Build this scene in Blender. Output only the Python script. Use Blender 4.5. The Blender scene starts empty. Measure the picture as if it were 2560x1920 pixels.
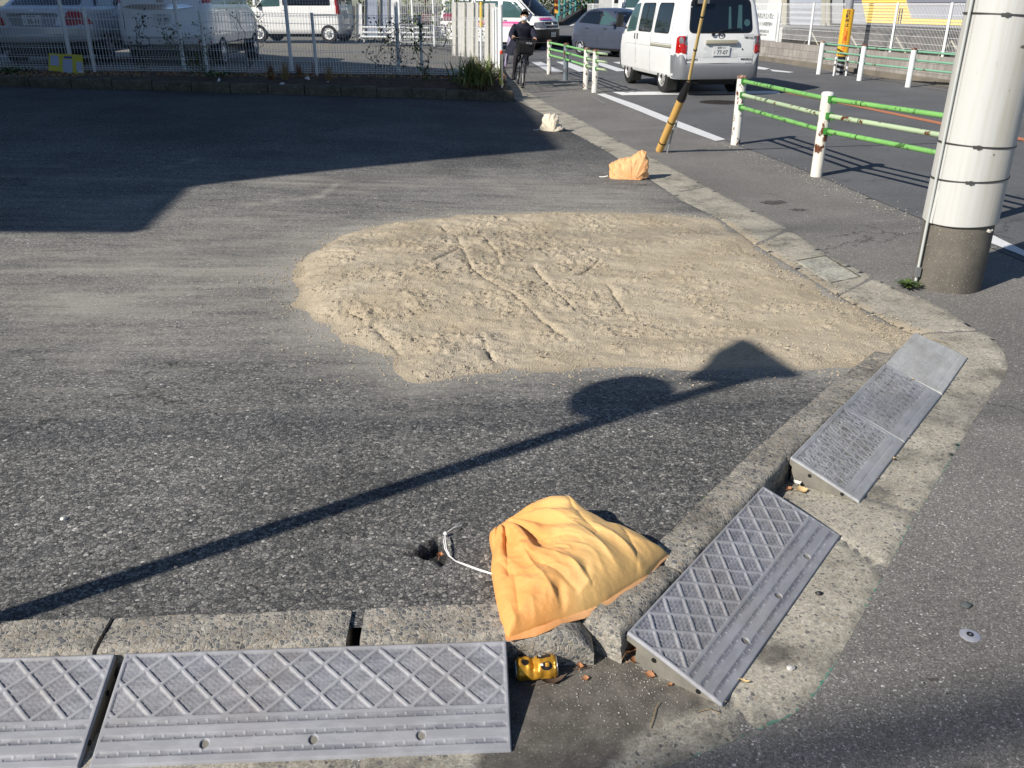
import bpy, bmesh, math, random
import numpy as np
from mathutils import Vector, Matrix, Euler, noise as mnoise
random.seed(7); np.random.seed(7)
R = math.radians
C = bpy.context.scene.collection
scene = bpy.context.scene
# ---------------------------------------------------------------- camera
F, PIT, H = 2134.0, R(24.0), 1.6           # focal length in photo pixels, downward tilt, eye height
cam_d = bpy.data.cameras.new("camera"); cam = bpy.data.objects.new("camera", cam_d); C.objects.link(cam)
cam.location = (0, 0, H); cam.rotation_euler = (R(90) - PIT, 0, 0)
cam_d.sensor_width = 36; cam_d.lens = 36 * F / 2560; cam_d.clip_start = 0.05; cam_d.clip_end = 2000
scene.camera = cam
# ---------------------------------------------------------------- light
SAZ, SEL = R(53.0), R(35.0)                # direction the shadows run (from +Y towards +X), sun height
sh = Vector((math.sin(SAZ), math.cos(SAZ), 0))
sun_to = Vector((-sh.x * math.cos(SEL), -sh.y * math.cos(SEL), math.sin(SEL)))
sd = bpy.data.lights.new("sun", 'SUN'); sun = bpy.data.objects.new("sun", sd); C.objects.link(sun)
sd.energy = 4.9; sd.angle = R(0.53); sd.color = (1.0, 0.945, 0.86)
sun.rotation_euler = sun_to.to_track_quat('Z', 'Y').to_euler()
sun.location = (-10, -10, 20)
w = bpy.data.worlds.new("World"); scene.world = w; w.use_nodes = True
wn = w.node_tree; wn.nodes.clear()
wo = wn.nodes.new('ShaderNodeOutputWorld'); wb = wn.nodes.new('ShaderNodeBackground'); ws = wn.nodes.new('ShaderNodeTexSky')
ws.sky_type = 'NISHITA'; ws.sun_disc = False; ws.sun_elevation = SEL
ws.sun_rotation = math.atan2(sun_to.x, sun_to.y)
ws.air_density = 1.0; ws.dust_density = 0.4; ws.ozone_density = 4.5
wb.inputs[1].default_value = 0.068
wn.links.new(ws.outputs[0], wb.inputs[0]); wn.links.new(wb.outputs[0], wo.inputs[0])
scene.view_settings.view_transform = 'Standard'; scene.view_settings.look = 'None'
scene.view_settings.exposure = 0.35; scene.view_settings.gamma = 1.0
scene.cycles.max_bounces = 6

# ---------------------------------------------------------------- picture point -> place
cP, sP = math.cos(PIT), math.sin(PIT)
def ray(px, py):
    a = (px - 1280) / F; b = -(py - 960) / F
    return Vector((a, cP + b * sP, -sP + b * cP))
def G(px, py, z=0.0):
    d = ray(px, py); t = (z - H) / d.z
    return Vector((d.x * t, d.y * t, z))
def at(px, py, Y):
    d = ray(px, py); t = Y / d.y
    return Vector((d.x * t, Y, H + d.z * t))
def on_wall(px, py, p0, dr):               # hit of the sight line with the upright plane through p0 along dr
    d = ray(px, py); n = Vector((-dr[1], dr[0]))
    t = (n.x * p0[0] + n.y * p0[1]) / (n.x * d.x + n.y * d.y)
    return Vector((d.x * t, d.y * t, H + d.z * t))
def proj(x, y, z):
    Zc = cP * y - sP * (z - H)
    return 1280 + F * x / Zc, 960 - F * (sP * y + cP * (z - H)) / Zc

# ---------------------------------------------------------------- mesh helpers
def tag(o, label=None, cat=None, group=None, kind=None):
    if label: o['label'] = label
    if cat: o['category'] = cat
    if group: o['group'] = group
    if kind: o['kind'] = kind
    return o
def thing(name, label, cat, loc=(0, 0, 0), rz=0.0, group=None):
    o = bpy.data.objects.new(name, None); C.objects.link(o); o.empty_display_size = 0.1
    o.location = loc; o.rotation_euler = (0, 0, rz)
    return tag(o, label, cat, group)
def link_mesh(name, me, mats, parent=None, smooth=None):
    if not isinstance(mats, (list, tuple)): mats = [mats]
    for m in mats: me.materials.append(m)
    o = bpy.data.objects.new(name, me); C.objects.link(o)
    if parent: o.parent = parent
    if smooth is not None:
        me.shade_smooth()
        if smooth < 180: me.set_sharp_from_angle(angle=R(smooth))
    return o
def copy_tree(o, parent=None):
    c = o.copy(); C.objects.link(c); c.parent = parent
    for ch in list(o.children): copy_tree(ch, c)
    return c
class MB:
    def __init__(s): s.v = []; s.f = []; s.m = []
    def add(s, vs, fs, mi=0):
        k = len(s.v); s.v += [tuple(v) for v in vs]; s.f += [tuple(i + k for i in f) for f in fs]; s.m += [mi] * len(fs); return s
    def box(s, c, d, rot=None, mi=0, taper=1.0):
        x, y, z = d[0] / 2, d[1] / 2, d[2] / 2
        vs = [Vector((a * x, b * y, -z)) for a, b in ((-1, -1), (1, -1), (1, 1), (-1, 1))] + [Vector((a * x * taper, b * y * taper, z)) for a, b in ((-1, -1), (1, -1), (1, 1), (-1, 1))]
        if rot is not None: M = rot if isinstance(rot, Matrix) else Euler(rot).to_matrix(); vs = [M @ v for v in vs]
        c = Vector(c); vs = [v + c for v in vs]
        return s.add(vs, [(0, 3, 2, 1), (4, 5, 6, 7), (0, 1, 5, 4), (1, 2, 6, 5), (2, 3, 7, 6), (3, 0, 4, 7)], mi)
    def tube(s, pts, r, n=8, mi=0, cap=True):
        pts = [Vector(p) for p in pts]; k = len(pts)
        rs = r if isinstance(r, (list, tuple)) else [r] * k
        vs = []; up = None
        for i, p in enumerate(pts):
            t = (pts[min(i + 1, k - 1)] - pts[max(i - 1, 0)]).normalized()
            if up is None: up = Vector((0, 0, 1)) if abs(t.z) < .9 else Vector((1, 0, 0))
            a = t.cross(up).normalized(); b = a.cross(t).normalized(); up = b
            for j in range(n):
                q = 2 * math.pi * j / n; vs.append(p + (a * math.cos(q) + b * math.sin(q)) * rs[i])
        fs = [(i * n + j, (i + 1) * n + j, (i + 1) * n + (j + 1) % n, i * n + (j + 1) % n) for i in range(k - 1) for j in range(n)]
        fs = [f[::-1] for f in fs]
        if cap: fs += [tuple(range(n))[::1], tuple((k - 1) * n + j for j in range(n))[::-1]]
        return s.add(vs, fs, mi)
    def lathe(s, prof, n=24, c=(0, 0, 0), axis='z', mi=0, closed=False):
        c = Vector(c); vs = []
        for (r, h) in prof:
            for j in range(n):
                q = 2 * math.pi * j / n; a, b = r * math.cos(q), r * math.sin(q)
                p = {'z': (a, b, h), 'y': (b, h, a), 'x': (h, a, b)}[axis]; vs.append(Vector(p) + c)
        k = len(prof); fs = [(i * n + j, i * n + (j + 1) % n, (i + 1) * n + (j + 1) % n, (i + 1) * n + j) for i in range(k - 1) for j in range(n)]
        if closed: fs += [((k - 1) * n + j, (k - 1) * n + (j + 1) % n, (j + 1) % n, j) for j in range(n)]
        else: fs += [tuple(reversed(range(n))), tuple((k - 1) * n + j for j in range(n))]
        return s.add(vs, fs, mi)
    def prism(s, poly, z0, z1, mi=0):
        n = len(poly); vs = [(x, y, z0) for x, y in poly] + [(x, y, z1) for x, y in poly]
        fs = [tuple(reversed(range(n))), tuple(range(n, 2 * n))] + [(i, (i + 1) % n, (i + 1) % n + n, i + n) for i in range(n)]
        return s.add(vs, fs, mi)
    def prism3(s, pts, off, mi=0):          # any planar outline pushed along off
        n = len(pts); off = Vector(off); pts = [Vector(p) for p in pts]; vs = pts + [p + off for p in pts]
        fs = [tuple(range(n)), tuple(reversed(range(n, 2 * n)))] + [(i, i + n, (i + 1) % n + n, (i + 1) % n) for i in range(n)]
        return s.add(vs, fs, mi)
    def mesh(s, name):
        me = bpy.data.meshes.new(name); me.from_pydata(s.v, [], s.f)
        if any(s.m): me.polygons.foreach_set('material_index', s.m)
        me.update(); return me
    def build(s, name, mats, parent=None, smooth=None, fix=True, bevel=0.0, bseg=2):
        me = s.mesh(name)
        if fix or bevel:
            bm = bmesh.new(); bm.from_mesh(me)
            if fix: bmesh.ops.recalc_face_normals(bm, faces=bm.faces)
            if bevel: bmesh.ops.bevel(bm, geom=list(bm.edges), offset=bevel, segments=bseg, affect='EDGES', profile=0.6, clamp_overlap=True)
            bm.to_mesh(me); bm.free()
        return link_mesh(name, me, mats, parent, smooth)
def local(parent, pts):                     # place points -> a thing's own axes (rotation about z only)
    c, s_ = math.cos(-parent.rotation_euler.z), math.sin(-parent.rotation_euler.z); L = parent.location
    out = []
    for p in pts:
        x, y, z = p[0] - L.x, p[1] - L.y, p[2] - L.z; out.append(Vector((c * x - s_ * y, s_ * x + c * y, z)))
    return out
def grid_mesh(name, X, Y, Z, keep=None, attrs=None):
    ny, nx = X.shape; co = np.stack([X, Y, Z], -1).reshape(-1, 3)
    i = np.arange(ny - 1)[:, None] * nx + np.arange(nx - 1)[None, :]
    q = np.stack([i, i + 1, i + nx + 1, i + nx], -1).reshape(-1, 4)
    if keep is not None: q = q[keep.reshape(-1)]
    used, inv = np.unique(q, return_inverse=True); co = co[used]; q = inv.reshape(-1, 4)
    me = bpy.data.meshes.new(name)
    me.vertices.add(len(co)); me.vertices.foreach_set('co', co.astype(np.float32).ravel())
    me.loops.add(q.size); me.loops.foreach_set('vertex_index', q.ravel().astype(np.int32))
    me.polygons.add(len(q)); me.polygons.foreach_set('loop_start', np.arange(0, q.size, 4, dtype=np.int32))
    me.update(calc_edges=True)
    for k, a in (attrs or {}).items():
        at_ = me.attributes.new(k, 'FLOAT', 'POINT'); at_.data.foreach_set('value', a.reshape(-1)[used].astype(np.float32))
    me.shade_smooth(); return me
def in_poly(x, y, poly):
    r = np.zeros(np.shape(x), bool); n = len(poly); j = n - 1
    for i in range(n):
        xi, yi = poly[i][0], poly[i][1]; xj, yj = poly[j][0], poly[j][1]
        c = ((yi > y) != (yj > y)) & (x < (xj - xi) * (y - yi) / ((yj - yi) + 1e-12) + xi); r ^= c; j = i
    return r
def seg_dist(x, y, pts, close=False):
    d = np.full(np.shape(x), 1e9); P = list(pts) + ([pts[0]] if close else [])
    for a, b in zip(P[:-1], P[1:]):
        ax, ay, bx, by = a[0], a[1], b[0], b[1]; L = (bx - ax) ** 2 + (by - ay) ** 2 + 1e-12
        t = np.clip(((x - ax) * (bx - ax) + (y - ay) * (by - ay)) / L, 0, 1)
        d = np.minimum(d, np.hypot(x - ax - t * (bx - ax), y - ay - t * (by - ay)))
    return d
def vn(x, y, s, seed=0, octs=1):            # value noise 0..1
    tot = 0; amp = 1; nrm = 0
    for o in range(octs):
        rs = np.random.RandomState(seed + 31 * o); T = rs.rand(257, 257)
        u = np.asarray(x) * s + 17.3 * o; v = np.asarray(y) * s + 5.1 * o
        i = np.floor(u).astype(int); j = np.floor(v).astype(int); fu = u - i; fv = v - j
        fu = fu * fu * (3 - 2 * fu); fv = fv * fv * (3 - 2 * fv); i &= 255; j &= 255; i1 = (i + 1) & 255; j1 = (j + 1) & 255
        a = T[i, j] * (1 - fu) + T[i1, j] * fu; b = T[i, j1] * (1 - fu) + T[i1, j1] * fu
        tot = tot + amp * (a * (1 - fv) + b * fv); nrm += amp; amp *= .5; s *= 2.03
    return tot / nrm
def S(t): t = np.clip(t, 0, 1); return t * t * (3 - 2 * t)
_txt = {}
def text_part(name, s, size, mat, parent, loc, rot, depth=0.0008, sx=1.0, align='CENTER', bold=0.0):
    cu = bpy.data.curves.new('t', 'FONT'); cu.body = s; cu.size = size; cu.align_x = align; cu.align_y = 'CENTER'
    cu.extrude = depth; cu.offset = bold; cu.resolution_u = 3
    o = bpy.data.objects.new('t', cu); C.objects.link(o)
    dg = bpy.context.evaluated_depsgraph_get(); me = bpy.data.meshes.new_from_object(o.evaluated_get(dg))
    C.objects.unlink(o); bpy.data.objects.remove(o); me.materials.clear(); me.name = name
    me.transform(Matrix.Translation(Vector(loc)) @ Euler(rot).to_matrix().to_4x4() @ Matrix.Diagonal((sx, 1, 1, 1)))
    return link_mesh(name, me, mat, parent)

# ---------------------------------------------------------------- materials
def new_mat(name):
    m = bpy.data.materials.new(name); m.use_nodes = True; nt = m.node_tree
    return m, nt, nt.nodes['Principled BSDF']
def nd(nt, t, **kw):
    n = nt.nodes.new(t)
    for k, v in kw.items():
        if k.startswith('_'): setattr(n, k[1:], v)
        else: n.inputs[k.replace('__', ' ')].default_value = v
    return n
def ramp(nt, src, stops, interp='LINEAR'):
    r = nt.nodes.new('ShaderNodeValToRGB'); r.color_ramp.interpolation = interp
    e = r.color_ramp.elements
    while len(e) > 1: e.remove(e[-1])
    for i, (p, c) in enumerate(stops):
        q = e[0] if i == 0 else e.new(p)
        q.position = p; q.color = (*c, 1) if isinstance(c, (tuple, list)) else (c, c, c, 1)
    nt.links.new(src, r.inputs[0]); return r.outputs[0]
def mixc(nt, f, a, b, mode='MIX'):
    m = nt.nodes.new('ShaderNodeMix'); m.data_type = 'RGBA'; m.blend_type = mode
    for s_, v in ((m.inputs[0], f), (m.inputs[6], a), (m.inputs[7], b)):
        if isinstance(v, bpy.types.NodeSocket): nt.links.new(v, s_)
        elif isinstance(v, (tuple, list)): s_.default_value = (*v, 1)
        else: s_.default_value = v
    return m.outputs[2]
def mth(nt, op, a, b=0.5, clamp=False):
    m = nt.nodes.new('ShaderNodeMath'); m.operation = op; m.use_clamp = clamp
    for s_, v in ((m.inputs[0], a), (m.inputs[1], b)):
        if isinstance(v, bpy.types.NodeSocket): nt.links.new(v, s_)
        else: s_.default_value = v
    return m.outputs[0]
def coords(nt, scale=None, obj=True):
    t = nt.nodes.new('ShaderNodeTexCoord'); o = t.outputs['Object']
    if scale:
        mp = nt.nodes.new('ShaderNodeMapping'); mp.inputs['Scale'].default_value = scale; nt.links.new(o, mp.inputs[0]); o = mp.outputs[0]
    return o
def noise_n(nt, co, scale, detail=3, rough=0.55, out=0):
    n = nt.nodes.new('ShaderNodeTexNoise'); n.inputs['Scale'].default_value = scale; n.inputs['Detail'].default_value = detail
    n.inputs['Roughness'].default_value = rough; nt.links.new(co, n.inputs['Vector']); return n.outputs[out]
def voro(nt, co, scale, feature='F1', out='Distance', rand=1.0):
    n = nt.nodes.new('ShaderNodeTexVoronoi'); n.feature = feature; n.inputs['Scale'].default_value = scale; n.inputs['Randomness'].default_value = rand
    nt.links.new(co, n.inputs['Vector']); return n.outputs[out]
def bump(nt, b, h, strength, dist):
    n = nt.nodes.new('ShaderNodeBump'); n.inputs['Strength'].default_value = strength; n.inputs['Distance'].default_value = dist
    nt.links.new(h, n.inputs['Height']); nt.links.new(n.outputs[0], b.inputs['Normal']); return n
def attr(nt, name):
    a = nt.nodes.new('ShaderNodeAttribute'); a.attribute_name = name; return a.outputs['Fac']
def plain(name, c, rough=0.6, metal=0.0, c2=None, scale=8.0, amount=0.5, bmp=0.0, bs=60.0, coat=0.0, spec=0.5, stretch=None):
    m, nt, b = new_mat(name)
    b.inputs['Roughness'].default_value = rough; b.inputs['Metallic'].default_value = metal
    b.inputs['Specular IOR Level'].default_value = spec; b.inputs['Coat Weight'].default_value = coat
    co = coords(nt, stretch)
    c2 = c2 or tuple(x * 0.75 for x in c)
    f = ramp(nt, noise_n(nt, co, scale, 5, .6), [(0.5 - 0.18, 0.0), (0.5 + 0.22, amount)])
    nt.links.new(mixc(nt, f, c, c2), b.inputs['Base Color'])
    if bmp: bump(nt, b, noise_n(nt, co, bs, 3), bmp, 0.004)
    return m
def rusty(name, c, rust=(0.16, 0.05, 0.02), thr=0.57, scale=14.0, rough=0.5, stretch=(1, 1, .6)):
    m, nt, b = new_mat(name); co = coords(nt, stretch)
    n1 = noise_n(nt, co, scale, 6, .65); n2 = noise_n(nt, co, 3.0, 2)
    f = ramp(nt, mth(nt, 'ADD', n1, mth(nt, 'MULTIPLY', mth(nt, 'SUBTRACT', n2, .5), .35)), [(thr - .02, 0.0), (thr + .03, 1.0)])
    dirt = ramp(nt, noise_n(nt, co, 5, 4), [(.4, 0.0), (.7, .35)])
    base = mixc(nt, dirt, c, tuple(x * .6 for x in c))
    nt.links.new(mixc(nt, f, base, mixc(nt, n2, rust, tuple(x * .4 for x in rust))), b.inputs['Base Color'])
    b.inputs['Roughness'].default_value = rough; bump(nt, b, n1, .25, .003)
    return m
def asphalt(name, cols, scale, dust=None, bstr=0.6, bd=0.004, rough=0.85, patch=0.25, crev=(.35, .16), cj=.35):
    m, nt, b = new_mat(name); co = coords(nt); nz = noise_n(nt, co, 90, 2, .5, 1)
    wv = nt.nodes.new('ShaderNodeVectorMath'); wv.operation = 'MULTIPLY_ADD'; nt.links.new(nz, wv.inputs[0]); wv.inputs[1].default_value = (.006,) * 3; nt.links.new(co, wv.inputs[2]); cw = wv.outputs[0]
    cell = voro(nt, cw, scale, 'F1', 'Color'); dist = voro(nt, cw, scale); edge = voro(nt, cw, scale, 'DISTANCE_TO_EDGE')
    sep = nt.nodes.new('ShaderNodeSeparateColor'); nt.links.new(cell, sep.inputs[0])
    c = ramp(nt, sep.outputs[0], cols, 'LINEAR')
    crev = ramp(nt, edge, [(0.0, crev[0]), (crev[1], 1.0)])
    c = mixc(nt, 1.0, c, crev, 'MULTIPLY')
    big = ramp(nt, noise_n(nt, co, .9, 4, .6), [(.35, 1 - patch), (.65, 1 + patch)])
    c = mixc(nt, 1.0, c, big, 'MULTIPLY')
    stn = ramp(nt, noise_n(nt, coords(nt, (1, 1.6, 1)), 2.1, 6, .75), [(.60, 0.0), (.70, .38)]); c = mixc(nt, stn, c, (.035, .033, .032))
    wr = nt.nodes.new('ShaderNodeVectorMath'); wr.operation = 'MULTIPLY_ADD'; nt.links.new(noise_n(nt, co, 4, 4, .7, 1), wr.inputs[0]); wr.inputs[1].default_value = (.35,) * 3; nt.links.new(co, wr.inputs[2])
    ck = mth(nt, 'MULTIPLY', ramp(nt, voro(nt, wr.outputs[0], .42, 'DISTANCE_TO_EDGE'), [(.0, 1.0), (.0045, 0.0)]), ramp(nt, noise_n(nt, co, .7, 2), [(.5, 0.0), (.56, .8)])); c = mixc(nt, ck, c, (.01, .01, .01))
    if dust:
        d = attr(nt, 'dust'); n1 = mth(nt, 'ADD', mth(nt, 'MULTIPLY', noise_n(nt, coords(nt, (.55, 3.2, 1)), 3.2, 8, .78), .7), mth(nt, 'MULTIPLY', noise_n(nt, co, 1.3, 5, .7), .3))
        f = mth(nt, 'ADD', d, mth(nt, 'MULTIPLY', mth(nt, 'SUBTRACT', n1, .5), 2.6))
        f = mth(nt, 'SUBTRACT', f, mth(nt, 'MULTIPLY', sep.outputs[1], .28))
        f = ramp(nt, f, [(0.05, 0.0), (.9, .72)])
        c = mixc(nt, f, c, dust)
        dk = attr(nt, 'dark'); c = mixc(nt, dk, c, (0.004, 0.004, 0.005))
    nt.links.new(c, b.inputs['Base Color']); b.inputs['Roughness'].default_value = rough
    b.inputs['Specular IOR Level'].default_value = .35
    hh = mth(nt, 'MINIMUM', edge, .25); hh = mth(nt, 'ADD', hh, mth(nt, 'MULTIPLY', sep.outputs[2], cj))
    bump(nt, b, hh, bstr, bd)
    return m
def concrete(name, c, c2, scale=55, stone=0.5, bstr=0.4, dirt=None, bd=.004):
    m, nt, b = new_mat(name); co = coords(nt); nz = noise_n(nt, co, 70, 2, .5, 1)
    wv = nt.nodes.new('ShaderNodeVectorMath'); wv.operation = 'MULTIPLY_ADD'; nt.links.new(nz, wv.inputs[0]); wv.inputs[1].default_value = (.009,) * 3; nt.links.new(co, wv.inputs[2]); cw = wv.outputs[0]
    cell = voro(nt, cw, scale, 'F1', 'Color'); edge = voro(nt, cw, scale, 'DISTANCE_TO_EDGE'); sep = nt.nodes.new('ShaderNodeSeparateColor'); nt.links.new(cell, sep.inputs[0])
    cell2 = voro(nt, cw, scale * 2.6, 'F1', 'Color'); sep2 = nt.nodes.new('ShaderNodeSeparateColor'); nt.links.new(cell2, sep2.inputs[0])
    stonec = ramp(nt, sep.outputs[0], [(0, c2), (.3, tuple((x * 2.2) for x in c2)), (.55, tuple(x * .75 for x in c)), (.75, (.33, .27, .2)), (1, tuple(min(1, x * 1.45) for x in c))])
    small = ramp(nt, sep2.outputs[0], [(0, tuple(x * .5 for x in c)), (.5, tuple(x * .92 for x in c)), (1, tuple(min(1, x * 1.35) for x in c))])
    matrix = mixc(nt, .6, c, small)
    m1 = ramp(nt, edge, [(.06, 0.0), (.16, 1.0)]); m2 = ramp(nt, sep.outputs[1], [(1 - stone - .08, 0.0), (1 - stone + .04, .9)])
    f = mth(nt, 'MULTIPLY', m1, m2); col = mixc(nt, f, matrix, stonec)
    pt = ramp(nt, noise_n(nt, co, 3.2, 7, .72), [(.34, .45), (.48, .88), (.66, 1.15)]); col = mixc(nt, 1.0, col, pt, 'MULTIPLY')
    if dirt:
        d = attr(nt, 'dirt'); n1 = noise_n(nt, co, 9, 7, .75)
        g = ramp(nt, mth(nt, 'ADD', d, mth(nt, 'MULTIPLY', mth(nt, 'SUBTRACT', n1, .5), 1.1)), [(.34, 0.0), (.72, .95)])
        dc = mixc(nt, ramp(nt, noise_n(nt, co, 16, 6, .7), [(.4, 0.0), (.65, 1.0)]), dirt, tuple(x * 1.9 for x in dirt))
        sp = ramp(nt, noise_n(nt, co, 150, 2), [(.60, 0.0), (.72, .9)]); dc = mixc(nt, sp, dc, tuple(min(1, x * 4) for x in dirt)); col = mixc(nt, g, col, dc)
        gp = attr(nt, 'green'); gn = ramp(nt, mth(nt, 'MULTIPLY', gp, noise_n(nt, co, 45, 3)), [(.36, 0.0), (.42, .8)]); col = mixc(nt, gn, col, (.07, .22, .16))
        ds = attr(nt, 'dust'); dn = ramp(nt, mth(nt, 'ADD', ds, mth(nt, 'MULTIPLY', mth(nt, 'SUBTRACT', n1, .5), .7)), [(.3, 0.0), (.7, .9)]); col = mixc(nt, dn, col, (.50, .40, .27))
    nt.links.new(col, b.inputs['Base Color']); b.inputs['Roughness'].default_value = .88; b.inputs['Specular IOR Level'].default_value = .3
    hh = mth(nt, 'ADD', mth(nt, 'MULTIPLY', f, .5), mth(nt, 'MULTIPLY', sep2.outputs[1], .4)); bump(nt, b, hh, bstr, bd)
    return m
SAND_C = (.50, .375, .23)
M = {}
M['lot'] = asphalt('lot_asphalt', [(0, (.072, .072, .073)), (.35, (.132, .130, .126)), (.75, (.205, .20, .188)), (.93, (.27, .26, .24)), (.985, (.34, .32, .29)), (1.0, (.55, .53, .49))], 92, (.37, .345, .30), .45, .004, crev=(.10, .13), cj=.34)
M['walk'] = asphalt('sidewalk_asphalt', [(0, (.13, .123, .114)), (.45, (.20, .188, .174)), (.85, (.255, .24, .222)), (.95, (.34, .32, .295)), (.985, (.45, .43, .40)), (1, (.65, .63, .6))], 210, None, .2, .002, patch=.14, crev=(.55, .2), cj=.2)
M['road'] = asphalt('road_asphalt', [(0, (.105, .106, .11)), (.5, (.135, .136, .14)), (.9, (.18, .18, .18)), (1, (.25, .25, .25))], 190, None, .2, .002, patch=.12, crev=(.55, .2), cj=.2)
M['ground'] = plain('ground_asphalt', (.09, .088, .085), .9, scale=1.5, bmp=.2)
M['park'] = plain('parking_gravel', (.21, .195, .165), .95, c2=(.11, .105, .095), scale=3, amount=.9, bmp=.5, bs=40)
M['gutter'] = concrete('gutter_concrete', (.39, .36, .295), (.085, .083, .08), 85, .40, .3, dirt=(.075, .068, .058), bd=.002)
M['kerb'] = concrete('kerb_concrete', (.33, .305, .26), (.06, .063, .068), 80, .72, .7, bd=.005)
M['kerb_old'] = concrete('old_kerb_concrete', (.135, .12, .09), (.05, .05, .045), 60, .3, .4)
M['paint_white'] = plain('road_paint', (.78, .78, .77), .6, c2=(.35, .35, .35), scale=30, amount=.45, bmp=.2, bs=150)
M['paint_orange'] = plain('orange_road_paint', (.62, .22, .08), .6, c2=(.2, .1, .07), scale=30, amount=.6)
M['steel'] = plain('galvanised_steel', (.42, .43, .44), .4, .7, c2=(.25, .25, .26), scale=12)
M['stainless'] = plain('stainless_steel', (.62, .6, .57), .25, .9, scale=4)
M['black'] = plain('black_plastic', (.012, .012, .013), .5)
M['darkrub'] = plain('black_rubber', (.014, .014, .015), .8, scale=30)
M['white_post'] = plain('white_painted_steel', (.78, .80, .80), .45, c2=(.5, .5, .46), scale=6, amount=.4)
M['wire'] = plain('white_coated_wire', (.92, .92, .91), .5)
M['post_rust'] = rusty('rusty_white_paint', (.74, .72, .66), thr=.575, scale=16)
M['post_grey'] = rusty('bare_grey_post', (.17, .21, .24), thr=.62, scale=10)
M['green'] = rusty('bright_green_paint', (.19, .44, .12), rust=(.10, .22, .06), thr=.60, scale=20, rough=.4)
M['green_old'] = rusty('faded_green_paint', (.40, .50, .32), thr=.60, scale=26, stretch=(.5, .5, .5))
M['green_far'] = rusty('weathered_green_paint', (.20, .42, .28), thr=.66, scale=8, stretch=(.3, .3, .3))
M['green_brk'] = plain('dark_green_bracket', (.035, .20, .03), .5)
M['soil'] = plain('soil', (.13, .09, .058), .95, c2=(.05, .036, .025), scale=9, amount=.9, bmp=.9, bs=30)
M['leaf_g'] = plain('green_leaf', (.055, .105, .022), .55, c2=(.14, .17, .05), scale=3, amount=.8)
M['leaf_y'] = plain('yellow_green_leaf', (.16, .19, .03), .55, c2=(.05, .09, .015), scale=1.3, amount=.9)
M['leaf_d'] = plain('dark_leaf', (.022, .045, .014), .55, c2=(.05, .07, .02), scale=4)
M['straw'] = plain('dry_grass', (.36, .26, .12), .8, c2=(.2, .13, .06), scale=6)
M['redgrass'] = plain('red_brown_grass', (.20, .085, .035), .8, c2=(.28, .16, .07), scale=6)
M['twig'] = plain('dry_twig', (.09, .055, .035), .8)
M['dryleaf'] = plain('dry_leaf', (.42, .20, .09), .7, c2=(.28, .11, .05), scale=40, amount=.8)
M['paleleaf'] = plain('pale_dry_leaf', (.62, .45, .22), .7, scale=40)
M['glass'] = plain('dark_glass', (.006, .008, .012), .04, spec=.9, scale=3)
M['glass_l'] = plain('green_tinted_glass', (.05, .10, .10), .05, spec=.9, scale=3)
M['pw'] = plain('white_car_paint', (.80, .80, .79), .28, coat=.6, c2=(.72, .72, .70), scale=3)
M['pw_old'] = plain('dull_white_van_paint', (.76, .77, .77), .35, coat=.3, c2=(.64, .63, .60), scale=4, amount=.6)
M['psil'] = plain('silver_car_paint', (.64, .64, .65), .3, .3, coat=.5, scale=2)
M['pgrey'] = plain('blue_grey_car_paint', (.085, .10, .145), .32, .35, coat=.7, scale=2)
M['ppearl'] = plain('pearl_white_car_paint', (.84, .84, .84), .3, .1, coat=.6, scale=3)
M['bump_g'] = plain('grey_bumper_plastic', (.17, .18, .195), .5, c2=(.14, .14, .15), scale=5)
M['red_l'] = plain('red_lamp_lens', (.42, .008, .006), .15, spec=.8)
M['clear_l'] = plain('clear_lamp_lens', (.26, .27, .29), .12, .3, c2=(.12, .12, .13), scale=25, amount=.9)
M['chrome'] = plain('chrome', (.75, .75, .76), .12, 1.0)
M['beige'] = plain('beige_trim', (.36, .34, .26), .5)
M['plate'] = plain('plate_white', (.74, .75, .74), .5, scale=20)
M['ink'] = plain('dark_green_ink', (.01, .035, .025), .6)
M['inkk'] = plain('black_ink', (.012, .012, .015), .6)
M['blue'] = plain('blue_ink', (.03, .07, .30), .5)
M['pink'] = plain('pink_vinyl', (.70, .10, .32), .4)
M['redk'] = plain('red_ink', (.60, .05, .01), .5)
# ================================================================ GROUND
def xy(p): return (p.x, p.y)
# gutter's outer edge (towards the sidewalk) and inner edge (towards the lot), photo points on the street plane
OUT = [(0, 2080), (900, 2040), (1400, 1990), (1665, 1920), (1808, 1864), (1978, 1790), (2038, 1738), (2099, 1643), (2186, 1482), (2277, 1313), (2364, 1171), (2437, 1048), (2507, 952), (2520, 916), (2510, 883), (2483, 846), (2447, 828), (2364, 776), (2314, 750), (2251, 729), (2184, 694), (2069, 638), (1968, 571), (1800, 484), (1674, 418), (1542, 349), (1443, 295), (1377, 265), (1349, 247), (1310, 222), (1268, 196), (1245, 180)]
INN = [(2283, 836), (2200, 793), (2097, 739), (1985, 669), (1887, 610), (1800, 547), (1703, 500), (1605, 434), (1516, 377), (1421, 326), (1352, 282), (1292, 251), (1250, 222), (1215, 196)]
outw = [G(*p) for p in OUT]; innw = [G(p[0], p[1], .01) for p in INN]
KL0, KL1 = Vector((-3.2, 1.59)), Vector((.215, 1.755))          # front kerb line, left run (front face)
KR = [Vector((.285, 1.757)), Vector((.86, 2.52)), Vector((1.00, 2.71)), Vector((1.985, 3.955))]   # right run
KW = .135
lot_in = [(-16, 1.60), (-3.2, 1.66), (.2, 1.83), (.24, 1.88), (.77, 2.59), (.91, 2.77), (1.89, 4.01), (2.06, 4.1)] + [(p.x + .11, p.y) for p in innw] + [(innw[-1].x - .4, 20), (-16, 20)]
bx = np.array([p.x for p in innw]); by = np.array([p.y for p in innw])
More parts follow.
